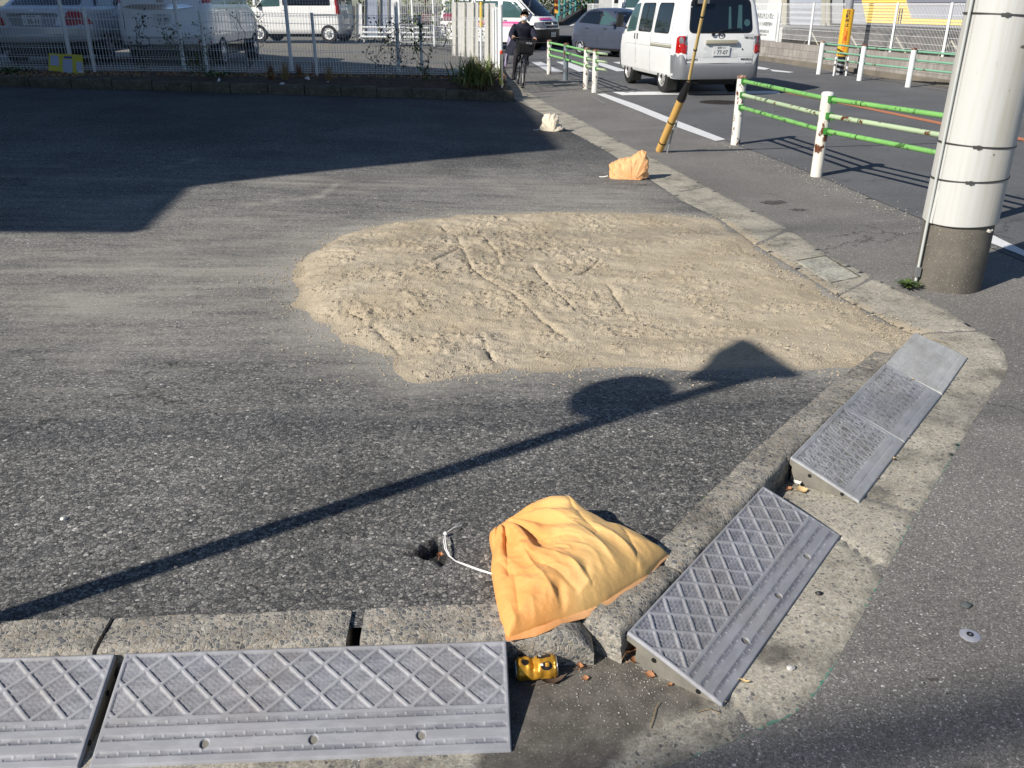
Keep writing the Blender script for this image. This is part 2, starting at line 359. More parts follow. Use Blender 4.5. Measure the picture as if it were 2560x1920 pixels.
def lot_z(x, y):
    near = 1 - S((np.asarray(y) - 2.9) / 1.4)
    xb = np.interp(y, by, bx)
    t = np.maximum(0, xb - x)
    return .012 + .082 * near + .049 * t * S((y - 3.5) / 9)
def street_mesh(name, mat, z, pts, kind='structure'):
    mb = MB(); mb.add([(p[0], p[1], z) for p in pts], [tuple(range(len(pts)))]); o = mb.build(name, mat, fix=False)
    bm = bmesh.new(); bm.from_mesh(o.data); bmesh.ops.triangulate(bm, faces=bm.faces)
    for f in bm.faces:
        if f.normal.z < 0: f.normal_flip()
    bm.to_mesh(o.data); bm.free(); return tag(o, kind=kind)
# one sheet to the horizon, a little below the paving
o = street_mesh('ground', M['ground'], -.03, [(-900, -900), (900, -900), (900, 900), (-900, 900)])
# sidewalk : everything outside the gutter up to the road
RW = [(1240, 150), (1330, 160), (1392, 178), (1500, 224), (1640, 292), (1800, 348), (1900, 384), (2060, 446), (2200, 505), (2400, 588), (2560, 655), (2900, 800)]
rww = [G(*p) for p in RW]
street_mesh('sidewalk', M['walk'], .001, [(-12, -3), (9, -3), (9, 2.2)] + [xy(p) for p in reversed(rww)] + [(-3, 24), (-3, 15), (-.3, 14), (1.4, 5), (-12, 1)])
# road with the far side bounded by the far sidewalk
fe0, fe1 = G(1880, 147), G(2395, 232)
fdir = (fe0 - fe1).normalized()
far_edge = [fe1 - fdir * 25, fe1, fe0, fe0 + fdir * 22]
street_mesh('road', M['road'], .0045, [xy(p) for p in rww] + [(6, 3.2), (7, -5)] + [xy(p) for p in far_edge] + [(2.5, 60), (-12, 60), (-12, 32), (-3, 26.5)])
street_mesh('far_sidewalk', M['walk'], .006, [xy(p) for p in far_edge] + [(far_edge[3].x + 6, far_edge[3].y), (far_edge[0].x + 6, far_edge[0].y)])
# gutter concrete, with joints as grooves between slabs
def gutter():
    P = [xy(p) for p in outw] + [(innw[-1].x, innw[-1].y)] + [(p.x, p.y) for p in reversed(innw)] + [(1.95, 4.0), (.9, 2.75), (.22, 1.85), (-3.2, 1.62), (-3.4, 1.2)]
    xs = np.concatenate([np.arange(-2.6, 2.9, .022)]); 
    parts = []
    for (x0, x1, y0, y1, st) in ((-2.6, 2.9, 1.2, 5.2, .02), (-.6, 2.9, 5.2, 22, .035)):
        X, Y = np.meshgrid(np.arange(x0, x1, st), np.arange(y0, y1 + st * .5, st))
        P2 = P
        cx = (X[:-1, :-1] + X[1:, 1:]) / 2; cy = (Y[:-1, :-1] + Y[1:, 1:]) / 2
        keep = in_poly(cx, cy, P2)
        # snap near-border vertices onto the border line, so that the edge is not stepped
        d = np.full(X.shape, 1e9); SX = X.copy(); SY = Y.copy(); PP = P2 + [P2[0]]
        for a, b in zip(PP[:-1], PP[1:]):
            L = (b[0] - a[0]) ** 2 + (b[1] - a[1]) ** 2 + 1e-12; t = np.clip(((X - a[0]) * (b[0] - a[0]) + (Y - a[1]) * (b[1] - a[1])) / L, 0, 1)
            qx = a[0] + t * (b[0] - a[0]); qy = a[1] + t * (b[1] - a[1]); dd = np.hypot(X - qx, Y - qy); mk = dd < d
            d = np.where(mk, dd, d); SX = np.where(mk, qx, SX); SY = np.where(mk, qy, SY)
        mk = d < st * .75; X = np.where(mk, SX + (vn(X, Y, 30, 5) - .5) * .004, X); Y = np.where(mk, SY, Y)
        Z = .005 + .003 * vn(X, Y, 3, 2, 3)
        dirtpoly = [xy(G(*p)) for p in ((1240, 1640), (1500, 1630), (1600, 1655), (1790, 1755), (1730, 1800), (1640, 1820), (1570, 1870), (1520, 1960), (1180, 1960))]
        dd = seg_dist(X, Y, dirtpoly, True); ins = in_poly(X, Y, dirtpoly)
        dirt = np.clip(.5 + np.where(ins, dd, -dd) * 9, 0, 1)
        kl = seg_dist(X, Y, [(-3, 1.6), (.2, 1.755)] + [tuple(p) for p in KR]); dirt = np.maximum(dirt, np.clip(.62 - kl * 6, 0, 1))
        ox, oy = xy(G(1960, 1650)); oe = seg_dist(X, Y, [xy(p) for p in outw]); dirt = np.maximum(dirt, .50 - oe * 5); dirt = np.maximum(dirt, .95 - np.hypot((X - ox + .02) / .09, (Y - oy - .02) / .055) * .55); Z = .0016 + (Z - .0016) * S(oe / .035)
        gp = [xy(G(*p)) for p in ((1665, 1915), (1808, 1856), (1930, 1812), (1978, 1788), (2042, 1732), (2075, 1680), (2145, 1540), (2190, 1470), (2400, 1110))]
        green = np.clip(1 - seg_dist(X, Y, gp) / .02, 0, 1) * (.5 + .8 * vn(X, Y, 4, 9))
        sandline = [xy(G(*p)) for p in ((1590, 520), (1800, 560), (1985, 690), (2150, 790), (2283, 838))]
        dust = np.clip(.75 - seg_dist(X, Y, sandline) * 3.2, 0, 1)
        # slab joints
        joints = [((1620, 585), (1700, 566)), ((2097, 739), (2184, 694)), ((2000, 668), (2070, 640)), ((1890, 613), (1975, 572)), ((1505, 353), (1590, 350)), ((1440, 322), (1500, 305)), ((1400, 300), (1455, 290)), ((2283, 836), (2447, 828)), ((2070, 1330), (2210, 1430)), ((1816, 1750), (1890, 1850)), ((1700, 480), (1770, 466)), ((895, 1900), (870, 2000)), ((2150, 1240), (2300, 1290))]
        for a, b in joints:
            jd = seg_dist(X, Y, [xy(G(*a)), xy(G(*b))]); k = S(1 - jd / (st * .9)); Z = Z - .012 * k; dirt = np.maximum(dirt, k * .75)
        me = grid_mesh('gutter', X, Y, Z, keep, {'dirt': dirt, 'green': green, 'dust': dust})
        tag(link_mesh('gutter', me, M['gutter']), kind='structure')
gutter()
# the lot : coarse open asphalt with sandy dust
SANDP = [(748, 705), (752, 672), (785, 640), (825, 612), (880, 590), (1000, 562), (1150, 545), (1400, 536), (1620, 532), (1770, 545), (1840, 590), (1950, 660), (2060, 735), (2180, 800), (2275, 836), (2235, 880), (2180, 915), (2110, 922), (2030, 925), (1900, 920), (1760, 925), (1600, 920), (1400, 930), (1180, 940), (1060, 960), (1010, 915), (975, 880), (915, 862), (845, 830), (790, 790), (757, 750)]
sandw = [xy(G(p[0], p[1], .03)) for p in SANDP]
DUST = [(120, 770, 260, 60, .34), (330, 775, 190, 34, .40), (60, 650, 260, 30, .30), (230, 905, 110, 45, .36), (420, 860, 150, 35, .22), (520, 640, 380, 60, .28), (620, 560, 260, 40, .22), (1000, 445, 260, 25, .16), (700, 850, 250, 45, .25), (950, 940, 210, 45, .30), (1440, 480, 260, 30, .30), (1500, 500, 200, 28, .25), (1270, 450, 160, 20, .2), (760, 450, 160, 16, .25), (550, 700, 200, 60, .25), (1200, 980, 300, 30, .15), (300, 500, 300, 40, .12), (100, 1000, 240, 40, .12), (560, 1000, 300, 40, .12), (1120, 1345, 60, 30, .2), (1180, 1400, 40, 25, .2)]
HOLE = G(1086, 1375, .094)
def lot():
    def axis(a, b, fine0, fine1, s0, s1, mid0, mid1, s2):
        v = [a]
        while v[-1] < b:
            x = v[-1]; v.append(x + (s0 if fine0 <= x <= fine1 else s2 if mid0 <= x <= mid1 else s1))
        return np.array(v)
    xs = axis(-15, 2.5, HOLE.x - .09, HOLE.x + .09, .006, .12, -2.2, 2.5, .03)
    ys = axis(1.58, 19, HOLE.y - .09, HOLE.y + .09, .006, .1, 1.58, 5, .03)
    X, Y = np.meshgrid(xs, ys)
    cx = (X[:-1, :-1] + X[1:, 1:]) / 2; cy = (Y[:-1, :-1] + Y[1:, 1:]) / 2
    keep = in_poly(cx, cy, lot_in)
    ib = seg_dist(X, Y, [xy(p) for p in innw]); inner = np.interp(Y, by, bx)
    d = np.full(X.shape, 1e9); SX = X.copy(); SY = Y.copy(); PP = lot_in + [lot_in[0]]
    st = np.where((Y < 5) & (X > -2.2), .03, .12)
    for a, b in zip(PP[:-1], PP[1:]):
        L = (b[0] - a[0]) ** 2 + (b[1] - a[1]) ** 2 + 1e-12; t = np.clip(((X - a[0]) * (b[0] - a[0]) + (Y - a[1]) * (b[1] - a[1])) / L, 0, 1)
        qx = a[0] + t * (b[0] - a[0]); qy = a[1] + t * (b[1] - a[1]); dd = np.hypot(X - qx, Y - qy); mk = dd < d
        d = np.where(mk, dd, d); SX = np.where(mk, qx, SX); SY = np.where(mk, qy, SY)
    mk = d < st * .7; X = np.where(mk, SX, X); Y = np.where(mk, SY, Y)
    Z = lot_z(X, Y) + .006 * (vn(X, Y, .9, 3, 3) - .5) * S((Y - 2) / 1)
    Z = Z - .016 * S((X - inner + .03) / .06) * (Y > 4.05)
    hr = np.hypot((X - HOLE.x) / .047, (Y - HOLE.y) / .052); ang = np.arctan2(Y - HOLE.y, X - HOLE.x)
    hr = hr * (1 + .18 * np.sin(3 * ang + 1) + .1 * np.sin(7 * ang)) + (vn(X, Y, 60, 8) - .5) * .12
    hk = S((1.2 - hr) * 2.2); Z = Z - .055 * hk
    zc = cP * Y - sP * (Z - H); PX = 1280 + F * X / zc; PY = 960 - F * (sP * Y + cP * (Z - H)) / zc
    dust = np.full(X.shape, .03) + .30 * S((1180 - PY) / 360) * (1 - .35 * S((520 - PY) / 120)) - .25 * S((420 - PY) / 80)
    for (a, b, c, e, s_) in DUST: dust = dust + s_ * np.exp(-((PX - a) / c) ** 2 - ((PY - b) / e) ** 2)
    sd_ = seg_dist(X, Y, sandw, True); dust = dust + .75 * np.exp(-sd_ / .16)
    # thin faded chalk lines across the lot
    for (a, b, k) in (((0, 452), (1279, 452), .28), ((0, 672), (760, 672), .22), ((260, 342), (1200, 350), .3), ((420, 280), (1100, 292), .2), ((410, 428), (520, 400), .5), ((620, 520), (800, 478), .5), ((800, 478), (840, 452), .4)):
        pa, pb = [(G(p[0], p[1], .12 if p[1] < 500 else .05)) for p in (a, b)]
        dust = dust + k * S(1 - seg_dist(X, Y, [xy(pa), xy(pb)]) / .07)
    dust = dust - .5 * hk
    me = grid_mesh('lot', X, Y, Z, keep, {'dust': dust, 'dark': np.maximum(np.clip(hk * 1.3 - .3, 0, 1) * .85, .42 * S((Y - 8.5) / 4 + (vn(X, Y, .5, 77, 3) - .5) * .8))})  # dark blackens the pothole and paints extra shade into the far asphalt
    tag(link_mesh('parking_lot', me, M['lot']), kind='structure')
lot()
# ---------------------------------------------------------------- sand heap
def sand_mat():
    m, nt, b = new_mat('dry_sand'); co = coords(nt)
    n1 = noise_n(nt, co, 2.2, 5, .6); n2 = noise_n(nt, co, 130, 3, .7)
    c = mixc(nt, ramp(nt, n1, [(.35, 0.0), (.68, 1.0)]), (.50, .43, .325), (.42, .35, .25))
    c = mixc(nt, 1.0, c, ramp(nt, n2, [(.3, .72), (.7, 1.12)]), 'MULTIPLY')
    f = attr(nt, 'edge'); c = mixc(nt, f, c, (.28, .225, .16))
    nt.links.new(c, b.inputs['Base Color']); b.inputs['Roughness'].default_value = .95; b.inputs['Specular IOR Level'].default_value = .15
    e = voro(nt, co, 130); bump(nt, b, mth(nt, 'ADD', mth(nt, 'MULTIPLY', e, -.6), mth(nt, 'MULTIPLY', n2, .6)), .9, .006)
    return m
M['sand'] = sand_mat()
FUR = [((1145, 610), (1180, 690), (1280, 745), (1390, 830), (1425, 850)), ((1205, 600), (1240, 640), (1254, 677)), ((1335, 675), (1390, 735), (1430, 770)), ((930, 810), (975, 850), (1000, 880)), ((820, 640), (880, 648), (985, 636)), ((1105, 568), (1118, 590)), ((870, 780), (910, 800)), ((1520, 710), (1565, 780)), ((1205, 845), (1235, 905)), ((1450, 690), (1500, 650)), ((1000, 700), (1080, 680), (1150, 640))]
def sand_h(X, Y):
    zc = cP * Y - sP * (.05 - H); PX = 1280 + F * X / zc; PY = 960 - F * (sP * Y + cP * (.05 - H)) / zc
    ins = in_poly(X, Y, sandw); d = seg_dist(X, Y, sandw, True); d = np.where(ins, d, -d) + .055 + (vn(X, Y, 6, 21, 4) - .5) * .15
    thick = .018 + .060 * np.exp(-((X + .55) / .8) ** 2 - ((Y - 5.2) / 1.0) ** 2) + .012 * np.exp(-((X - 1.2) / .8) ** 2)
    h = thick * S(d / .28) - .03 * S(-d / .12 + .25)
    amp = S(d / .15) * (.55 + .6 * np.exp(-((X + .2) / 1.3) ** 2))
    h = h + amp * (.028 * (vn(X * .6 + .25 * Y, Y * 1.9, 2.4, 91, 2) - .5) + .030 * np.maximum(0, vn(X * .9 - .4 * Y, Y * 1.7, 4.3, 92, 2) - .45)) + amp * (.018 * (vn(X * .8 + .3 * Y, Y * 1.5, 2.6, 4, 2) - .5) + .015 * (vn(X + .6 * Y, Y * 1.6, 7, 5, 2) - .5) + .009 * (vn(X, Y, 19, 6, 3) - .5))
    cl = .30 + .70 * S((vn(X, Y * 1.4, 5.5, 44, 2) - .48) * 7)                     # clods gather in patches
    h = h + amp * cl * (.008 * S((vn(X, Y, 42, 7) - .45) * 3) + .011 * S((vn(X, Y, 80, 17) - .5) * 3))
    for k, f in enumerate(FUR):
        pts = [xy(G(p[0], p[1], .05)) for p in f]; fd = seg_dist(X, Y, pts) + (vn(X, Y, 18, 50 + k) - .5) * .010
        h = h - .022 * S(1 - fd / .013) * S(d / .1) * (.5 + .8 * vn(X, Y, 9, 70 + k)) + .003 * S(1 - abs(fd - .05) / .045) * S(d / .1)
    # tyre tracks raked across the middle
    ta, tb = xy(G(1180, 620, .05)), xy(G(1420, 700, .05))
    return h, d, PX, PY
def sand():
    st = .0115
    X, Y = np.meshgrid(np.arange(-1.95, 2.35, st), np.arange(3.45, 7.75, st))
    h, d, PX, PY = sand_h(X, Y)
    Z = lot_z(X, Y) + h
    keep = (d > -.14); keep = keep[:-1, :-1]
    me = grid_mesh('sand_heap', X, Y, Z, keep, {'edge': np.clip(.6 - d / .12, 0, 1) * .8})
    o = link_mesh('sand', me, M['sand']); tag(o, 'spread heap of pale dry sand over the corner of the asphalt lot', 'sand', kind='stuff')
    # loose clods and grains
    base = [Vector(v) for v in ((1, 0, 0), (-1, 0, 0), (0, 1, 0), (0, -1, 0), (0, 0, 1), (0, 0, -1))]
    fc = [(0, 2, 4), (2, 1, 4), (1, 3, 4), (3, 0, 4), (2, 0, 5), (1, 2, 5), (3, 1, 5), (0, 3, 5)]
    n = 42000; rx = np.random.uniform(-2.1, 2.3, n); ry = np.random.uniform(3.4, 7.6, n)
    hh, dd, _, _ = sand_h(rx, ry); dens = vn(rx, ry * 1.4, 5.5, 44, 2)
    pr = np.where(dd > 0, .3 + .6 * S((dens - .4) * 5), .62 * np.exp(dd / .13)) * np.exp(-np.maximum(0, ry - 5.2) / 1.6)
    ok = np.random.rand(n) < pr; rx, ry, hh = rx[ok], ry[ok], np.maximum(hh[ok], 0); zz = lot_z(rx, ry) + hh
    okp = in_poly(rx, ry, lot_in); rx, ry, zz = rx[okp], ry[okp], zz[okp]
    rr = .003 + .0055 * np.random.rand(len(rx)) ** 2.5
    mb = MB()
    for x, y, z, r in zip(rx, ry, zz, rr):
        q = random.random() * 6.28; c_, s_ = math.cos(q), math.sin(q); a = [random.uniform(.7, 1.2) * r for _ in range(6)]
        vs = [(x + (v.x * c_ - v.y * s_) * a[i], y + (v.x * s_ + v.y * c_) * a[i], z + r * .35 + v.z * a[i] * .8) for i, v in enumerate(base)]
        mb.add(vs, fc)
    o = mb.build('sand_grains', M['sand'], fix=False); tag(o, 'loose sand grains and small clods scattered over the pale sand heap', 'sand', kind='stuff')
sand()
# loose grit : white chips on the lot, grit along the guardrail feet
def grit(name, label, fn, n, rmin, rmax, mat, zfn):
    base = [Vector(v) for v in ((1, 0, 0), (-1, 0, 0), (0, 1, 0), (0, -1, 0), (0, 0, 1), (0, 0, -1))]
    fc = [(0, 2, 4), (2, 1, 4), (1, 3, 4), (3, 0, 4), (2, 0, 5), (1, 2, 5), (3, 1, 5), (0, 3, 5)]; mb = MB()
    for _ in range(n):
        x, y = fn(); r = rmin + (rmax - rmin) * random.random() ** 3; z = float(zfn(x, y))
        mb.add([(x + v.x * r * random.uniform(.7, 1.3), y + v.y * r * random.uniform(.7, 1.3), z + r * .4 + v.z * r * .7) for v in base], fc)
    return tag(mb.build(name, mat, fix=False), label, 'gravel', kind='stuff')
M['chip'] = plain('pale_stone_chip', (.42, .38, .33), .8, c2=(.2, .19, .18), scale=8, amount=.9)
def f_lot():
    while 1:
        p = G(random.uniform(-50, 1900), random.uniform(900, 1560), .09)
        if in_poly(np.array(p.x), np.array(p.y), lot_in): return p.x, p.y
grit('stone_chips', 'tiny pale stone chips loose on the dark lot asphalt', f_lot, 260, .0015, .006, M['chip'], lambda x, y: lot_z(x, y) + .001)
def f_rail():
    a, b = (G(1790, 352), G(2500, 625)); t = random.random() ** .8; p = a.lerp(b, t); return p.x + random.gauss(0, .10) - .05, p.y + random.gauss(0, .14)
grit('gravel', 'grit and pale gravel gathered along the feet of the near guardrail', f_rail, 1100, .0015, .010, M['chip'], lambda x, y: .001)
def f_cor():
    p = G(random.gauss(1560, 130), random.gauss(1700, 60)); return p.x, p.y
grit('road_grit', 'fine grit and crumbs in the dirty kerb corner', f_cor, 500, .001, .0035, M['chip'], lambda x, y: .007)
def f_walk():
    p = G(random.uniform(1500, 2600), random.uniform(500, 1920)); return p.x, p.y
grit('sidewalk_grit', 'few small light chips strewn on the grey sidewalk asphalt', f_walk, 160, .001, .0045, M['chip'], lambda x, y: .009)
# ---------------------------------------------------------------- kerbs
def rock_box(name, mat, a, b, w, z0, z1, seg=.02, amp=.006, seed=1, roundend=0.0, parent=None, kind='structure', slope=0.0):
    # kerb stone from a to b (front face), w deep to the left of a->b, rounded front arris, rough faces
    a = Vector((a[0], a[1])); b = Vector((b[0], b[1])); L = (b - a).length; d = (b - a) / L; n = Vector((-d.y, d.x))
    nu = max(3, int(L / seg)); prof = []
    k = max(3, int((z1 - z0) / seg)); r = .022
    for i in range(k + 1): prof.append((0.0, z0 + (z1 - r - z0) * i / k))
    for i in range(1, 4): q = i / 3 * math.pi / 2; prof.append((r * (1 - math.cos(q)), z1 - r + r * math.sin(q)))
    kk = max(3, int(w / seg))
    for i in range(1, kk + 1): prof.append((r + (w - r - .004) * i / kk, z1))
    prof.append((w, z1 - .006)); prof.append((w, z0))
    U = np.linspace(0, 1, nu + 1); vs = []; 
    for u in U:
        for (pn, pz) in prof:
            p = a + d * (u * L) + n * pn; e = min(u, 1 - u) * L; drop = 0.0
            if roundend and (1 - u) * L < roundend: drop = ((1 - (1 - u) * L / roundend) ** 2) * .05
            nz = (mnoise.fractal(Vector((p.x * 22, p.y * 22, pz * 22 + seed)), 1, 2, 4)) * amp
            big = mnoise.noise(Vector((p.x * 5, p.y * 5, seed))) * amp * 1.2
            z = pz; 
            if pz > z0 + .01: z = pz + nz * (.7 if pn > r else .5) - drop * (pz - z0) / (z1 - z0) + big * .6 + slope * u
            off = (-nz * 1.2 if pn < r else 0) - (0.008 * S(1 - e / .012) if False else 0)
            q = p - n * off * 1.0; ends = (1 - S(e / .012)) * .004
            vs.append((q.x, q.y, z - ends * (pz > z0 + .01)))
    m_ = len(prof); fs = [(i * m_ + j, (i + 1) * m_ + j, (i + 1) * m_ + j + 1, i * m_ + j + 1) for i in range(nu) for j in range(m_ - 1)]
    fs += [tuple(range(m_)), tuple(nu * m_ + j for j in reversed(range(m_)))]
    o = MB().add(vs, fs).build(name, mat, parent, smooth=50); return tag(o, kind=kind)
dl = (KL1 - KL0).normalized()
def on_front(px):                          # foot of a photo column on the front kerb line
    dr = ray(px, 1600); A = np.array([[dl.x, -dr.x], [dl.y, -dr.y]]); s_ = np.linalg.solve(A, [-KL0.x, -KL0.y]); return KL0 + dl * float(s_[0])
def V2(p, e=0.0): return p + dl * e
j1, j2 = on_front(225), on_front(880)
for i, (a, b, re) in enumerate(((KL0, V2(j1, -.006), 0), (V2(j1, .006), V2(j2, -.018), 0), (V2(j2, .018), KL1, .09))):
    rock_box('kerb', M['kerb'], a, b, KW, -.02, .106 + .002 * i, amp=.007, seed=i * 3, roundend=re)
cuts = [0, .33, .93, 1.18]                # block lengths along the right run
rp = [KR[0], KR[0].lerp(KR[1], .36), KR[0].lerp(KR[1], .95), Vector((1.0, 2.71)), KR[2].lerp(KR[3], .40), KR[2].lerp(KR[3], .72), KR[3]]
for i in range(len(rp) - 1):
    if (rp[i + 1] - rp[i]).length < .05: continue
    d_ = (rp[i + 1] - rp[i]).normalized(); z1 = (.108, .109, .107, .105, .088, .06)[i]
    rock_box('kerb', M['kerb'], rp[i] + d_ * .004, rp[i + 1] - d_ * .004, .125, -.02, z1, amp=.007, seed=20 + i, slope=(0, 0, 0, -.018, -.026, -.03)[i])
# old dark kerb at the back of the lot, in blocks
kb0, kb1 = Vector((-15.2, 12.33)), Vector((.02, 15.94))
def kz(x): return .04 + .049 * max(0, -x)
db = (kb1 - kb0).normalized(); n_b = int((kb1 - kb0).length / .6)
for i in range(n_b):
    a = kb1 - db * (.6 * (i + 1)) + db * .006; b = kb1 - db * (.6 * i) - db * .006
    z = kz((a.x + b.x) / 2); rock_box('back_kerb', M['kerb_old'], a, b, .15, z - .1, z + .14 + .003 * (i % 3), seg=.06, amp=.004, seed=60 + i)
# short kerb return along the sidewalk side of the bed
rock_box('back_kerb', M['kerb_old'], (.03, 15.95), (-.02, 17.3), .15, -.05, .17, seg=.06, amp=.004, seed=99)
# ---------------------------------------------------------------- raised parking ground and planting bed
def z_park(x, y):
    return .39 - .022 * np.minimum(x, 0) * (1 - S((y - 16) / 10)) - .2 * S((x + 3.2) / 2.6) * S((y - 17.5) / 6)
X, Y = np.meshgrid(np.linspace(-24, -.25, 60), np.linspace(0, 1, 50)); yf = 15.94 + .2375 * (X - .02) + .75 + np.clip(-X - 1, 0, 8) * .07
Y = yf + Y * (46 - yf)
X = np.where(X > -3, X + (Y - 17) * .02 * (X + 3) / 3 * -1, X)
Z = z_park(X, Y)
tag(link_mesh('parking_ground', grid_mesh('pg', X, Y, Z, None), M['park']), kind='structure')
# parking asphalt strip in front of the cars
X, Y = np.meshgrid(np.linspace(-20, -.1, 120), np.linspace(0, 1, 26)); y0 = 15.94 + .2375 * (X - .02) + .13; y1 = yf[0, 0] * 0 + 15.94 + .2375 * (X - .02) + .80 + np.clip(-X - 1, 0, 8) * .07
YY = y0 + Y * (y1 - y0); t = Y
Z = (kz(0) + .049 * np.maximum(0, -X) + .11) * (1 - t) + z_park(X, YY) * t + (vn(X, YY, 2.5, 13, 3) - .5) * .07 * np.sin(t * math.pi)
tag(link_mesh('soil_bed', grid_mesh('sb', X, YY, Z, None), M['soil']), kind='structure')
rock_box('bed_edging', M['kerb_old'], (-4.4, 15.55), (-.9, 16.32), .06, .2, .37, seg=.08, amp=.003, seed=5)
def bed_z(x, y):
    y0 = 15.94 + .2375 * (x - .02) + .13; y1 = 15.94 + .2375 * (x - .02) + .8 + min(max(-x - 1, 0), 8) * .07; t = min(1, max(0, (y - y0) / (y1 - y0)))
    return (kz(0) + .049 * max(0, -x) + .11) * (1 - t) + float(z_park(x, y)) * t
# ---------------------------------------------------------------- painted markings
def paint(name, mat, pts, z=.0085, zs=None, w=0):
    return street_mesh(name, mat, z, [xy(G(p[0], p[1])) if w == 0 else p for p in pts])
paint('road_edge_line', M['paint_white'], [(1491, 236), (1511, 235), (1590, 262), (1690, 302), (1814, 350), (1789, 354), (1700, 322), (1600, 280), (1530, 252)])
paint('stop_line', M['paint_white'], [(1531, 231), (1947, 228), (1950, 235), (1555, 239)])
for a_, b_ in (((1935, 226), (2150, 268)), ((2150, 268), (2366, 312.5)), ((2366, 312.5), (2560, 351)), ((2560, 351), (2900, 415))): paint('centre_line', M['paint_orange'], [(a_[0], a_[1] - 1.6 - (a_[0] - 1935) * .004), (b_[0], b_[1] - 1.6 - (b_[0] - 1935) * .004), (b_[0], b_[1] + 1.6 + (b_[0] - 1935) * .004), (a_[0], a_[1] + 1.6 + (a_[0] - 1935) * .004)])
paint('lane_line', M['paint_white'], [(2440, 573), (2475, 587), (2560, 629), (2900, 800), (2850, 800), (2555, 641), (2466, 606), (2420, 583)])
for q in ([(1326, 155), (1352, 155), (1409, 180), (1371, 180)], [(1390, 155), (1418, 155), (1482, 179), (1447, 180)], [(1472, 155), (1504, 157), (1570, 178), (1542, 179)], [(1532, 156), (1551, 155), (1640, 178), (1612, 179)], [(1895, 167), (1925, 172), (1912, 175), (1880, 172)], [(1924, 174), (1985, 181), (1972, 182.5), (1932, 179)], [(1830, 166), (1870, 170), (1860, 176), (1815, 174)]):
    paint('crosswalk_stripe', M['paint_white'], q)
M['stain'] = plain('oily_stain', (.05, .045, .04), .8, c2=(.11, .10, .09), scale=14, amount=.9)
def stain(px, py, rx, ry, n=34, seed=1):
    rnd = random.Random(seed); P_ = []
    for i in range(n): a = 2 * math.pi * i / n; k = rnd.uniform(.45, 1.1); P_.append((px + rx * k * math.cos(a), py + ry * k * math.sin(a)))
    street_mesh('pavement_stain', M['stain'], .0032, [xy(G(*p)) for p in P_])
for i, q in enumerate(((1935, 507, 34, 6), (1998, 525, 24, 4), (2225, 495, 60, 9), (2290, 517, 26, 8), (1700, 470, 10, 2.5), (2330, 1700, 16, 5))): stain(*q, seed=i)
# a faint worn line on the sidewalk, and the asphalt seam patches
paint('worn_line', plain('worn_paint', (.2, .2, .2), .8, c2=(.1, .1, .1), scale=20), [(1480, 243), (1486, 242), (1514, 258), (1508, 260)], z=.003)
# concrete access cover let into the gutter
oc = thing('access_cover', 'square concrete access cover with a steel rim let into the gutter', 'cover', G(2068, 672))
cov = [G(1992, 652, .012), G(2063, 640, .012), (G(2148, 691, .012)), G(2078, 706, .012)]
MB().prism([xy(p) for p in local(oc, cov)], -.02, .013).build('cover_slab', concrete('cover_concrete', (.40, .39, .33), (.1, .1, .1), 60, .4, .3), oc)
lp = local(oc, cov); mb = MB()
for a, b in ((lp[0], lp[1]), (lp[1], lp[2])):
    d_ = (b - a).normalized(); mb.box(((a + b) / 2) + Vector((0, 0, -.002)), ((b - a).length, .012, .012), (0, 0, math.atan2(d_.y, d_.x)))
mb.build('rim', M['kerb_old'], oc)
# manhole in the road
mh = thing('manhole_cover', 'round cast iron manhole cover in the road behind the white van', 'manhole', G(1800, 256, .004))
mb = MB(); mb.lathe([(.36, 0), (.36, .004), (.33, .006), (.0001, .006)], 40)
for i in range(-4, 5):
    for j in range(-4, 5):
        if i * i + j * j < 18: mb.box((i * .065, j * .065, .0075), (.035, .035, .004))
mb.build('cover_plate', plain('cast_iron', (.035, .028, .024), .6, .4), mh)
# survey disc
dk = thing('survey_marker', 'small round metal survey marker disc set in the grey sidewalk', 'marker', G(2424, 1590, .0))
MB().lathe([(.027, -.002), (.027, .003), (.020, .0055), (.010, .006)], 32).build('disc', plain('worn_aluminium', (.62, .62, .66), .35, .6, c2=(.4, .38, .42), scale=60), dk, smooth=40)
MB().lathe([(.010, .004), (.009, .008), (.004, .008), (.003, .005)], 20).build('screw', M['black'], dk)
# ================================================================ NEAR OBJECTS
def rub_mat(name, c, c2):
    m, nt, b = new_mat(name); co = coords(nt)
    f = attr(nt, 'wear'); n1 = noise_n(nt, coords(nt, (1, 3, 1)), 9, 6, .7)
    c1 = mixc(nt, f, c, c2)
    c1 = mixc(nt, ramp(nt, n1, [(.42, 0.0), (.68, .55)]), c1, tuple(x * 1.45 for x in c2))
    c1 = mixc(nt, ramp(nt, noise_n(nt, co, 4, 3), [(.5, 0.0), (.75, .3)]), c1, (.22, .19, .15))
    c1 = mixc(nt, ramp(nt, noise_n(nt, co, 220, 2), [(.72, 0.0), (.78, .3)]), c1, (.4, .37, .32))
    nt.links.new(c1, b.inputs['Base Color']); b.inputs['Roughness'].default_value = .55; b.inputs['Specular IOR Level'].default_value = .4
    bump(nt, b, n1, .08, .002); return m
M['rub'] = rub_mat('grey_ramp_rubber', (.135, .138, .16), (.275, .277, .295))
M['plas'] = rub_mat('grey_ramp_plastic', (.09, .095, .11), (.31, .315, .325))
M['plas_d'] = rub_mat('dusty_ramp_plastic', (.25, .25, .25), (.40, .40, .39))
M['rubside'] = plain('dusty_ramp_side', (.24, .22, .18), .8, c2=(.12, .115, .10), scale=10, amount=.9, bmp=.2)
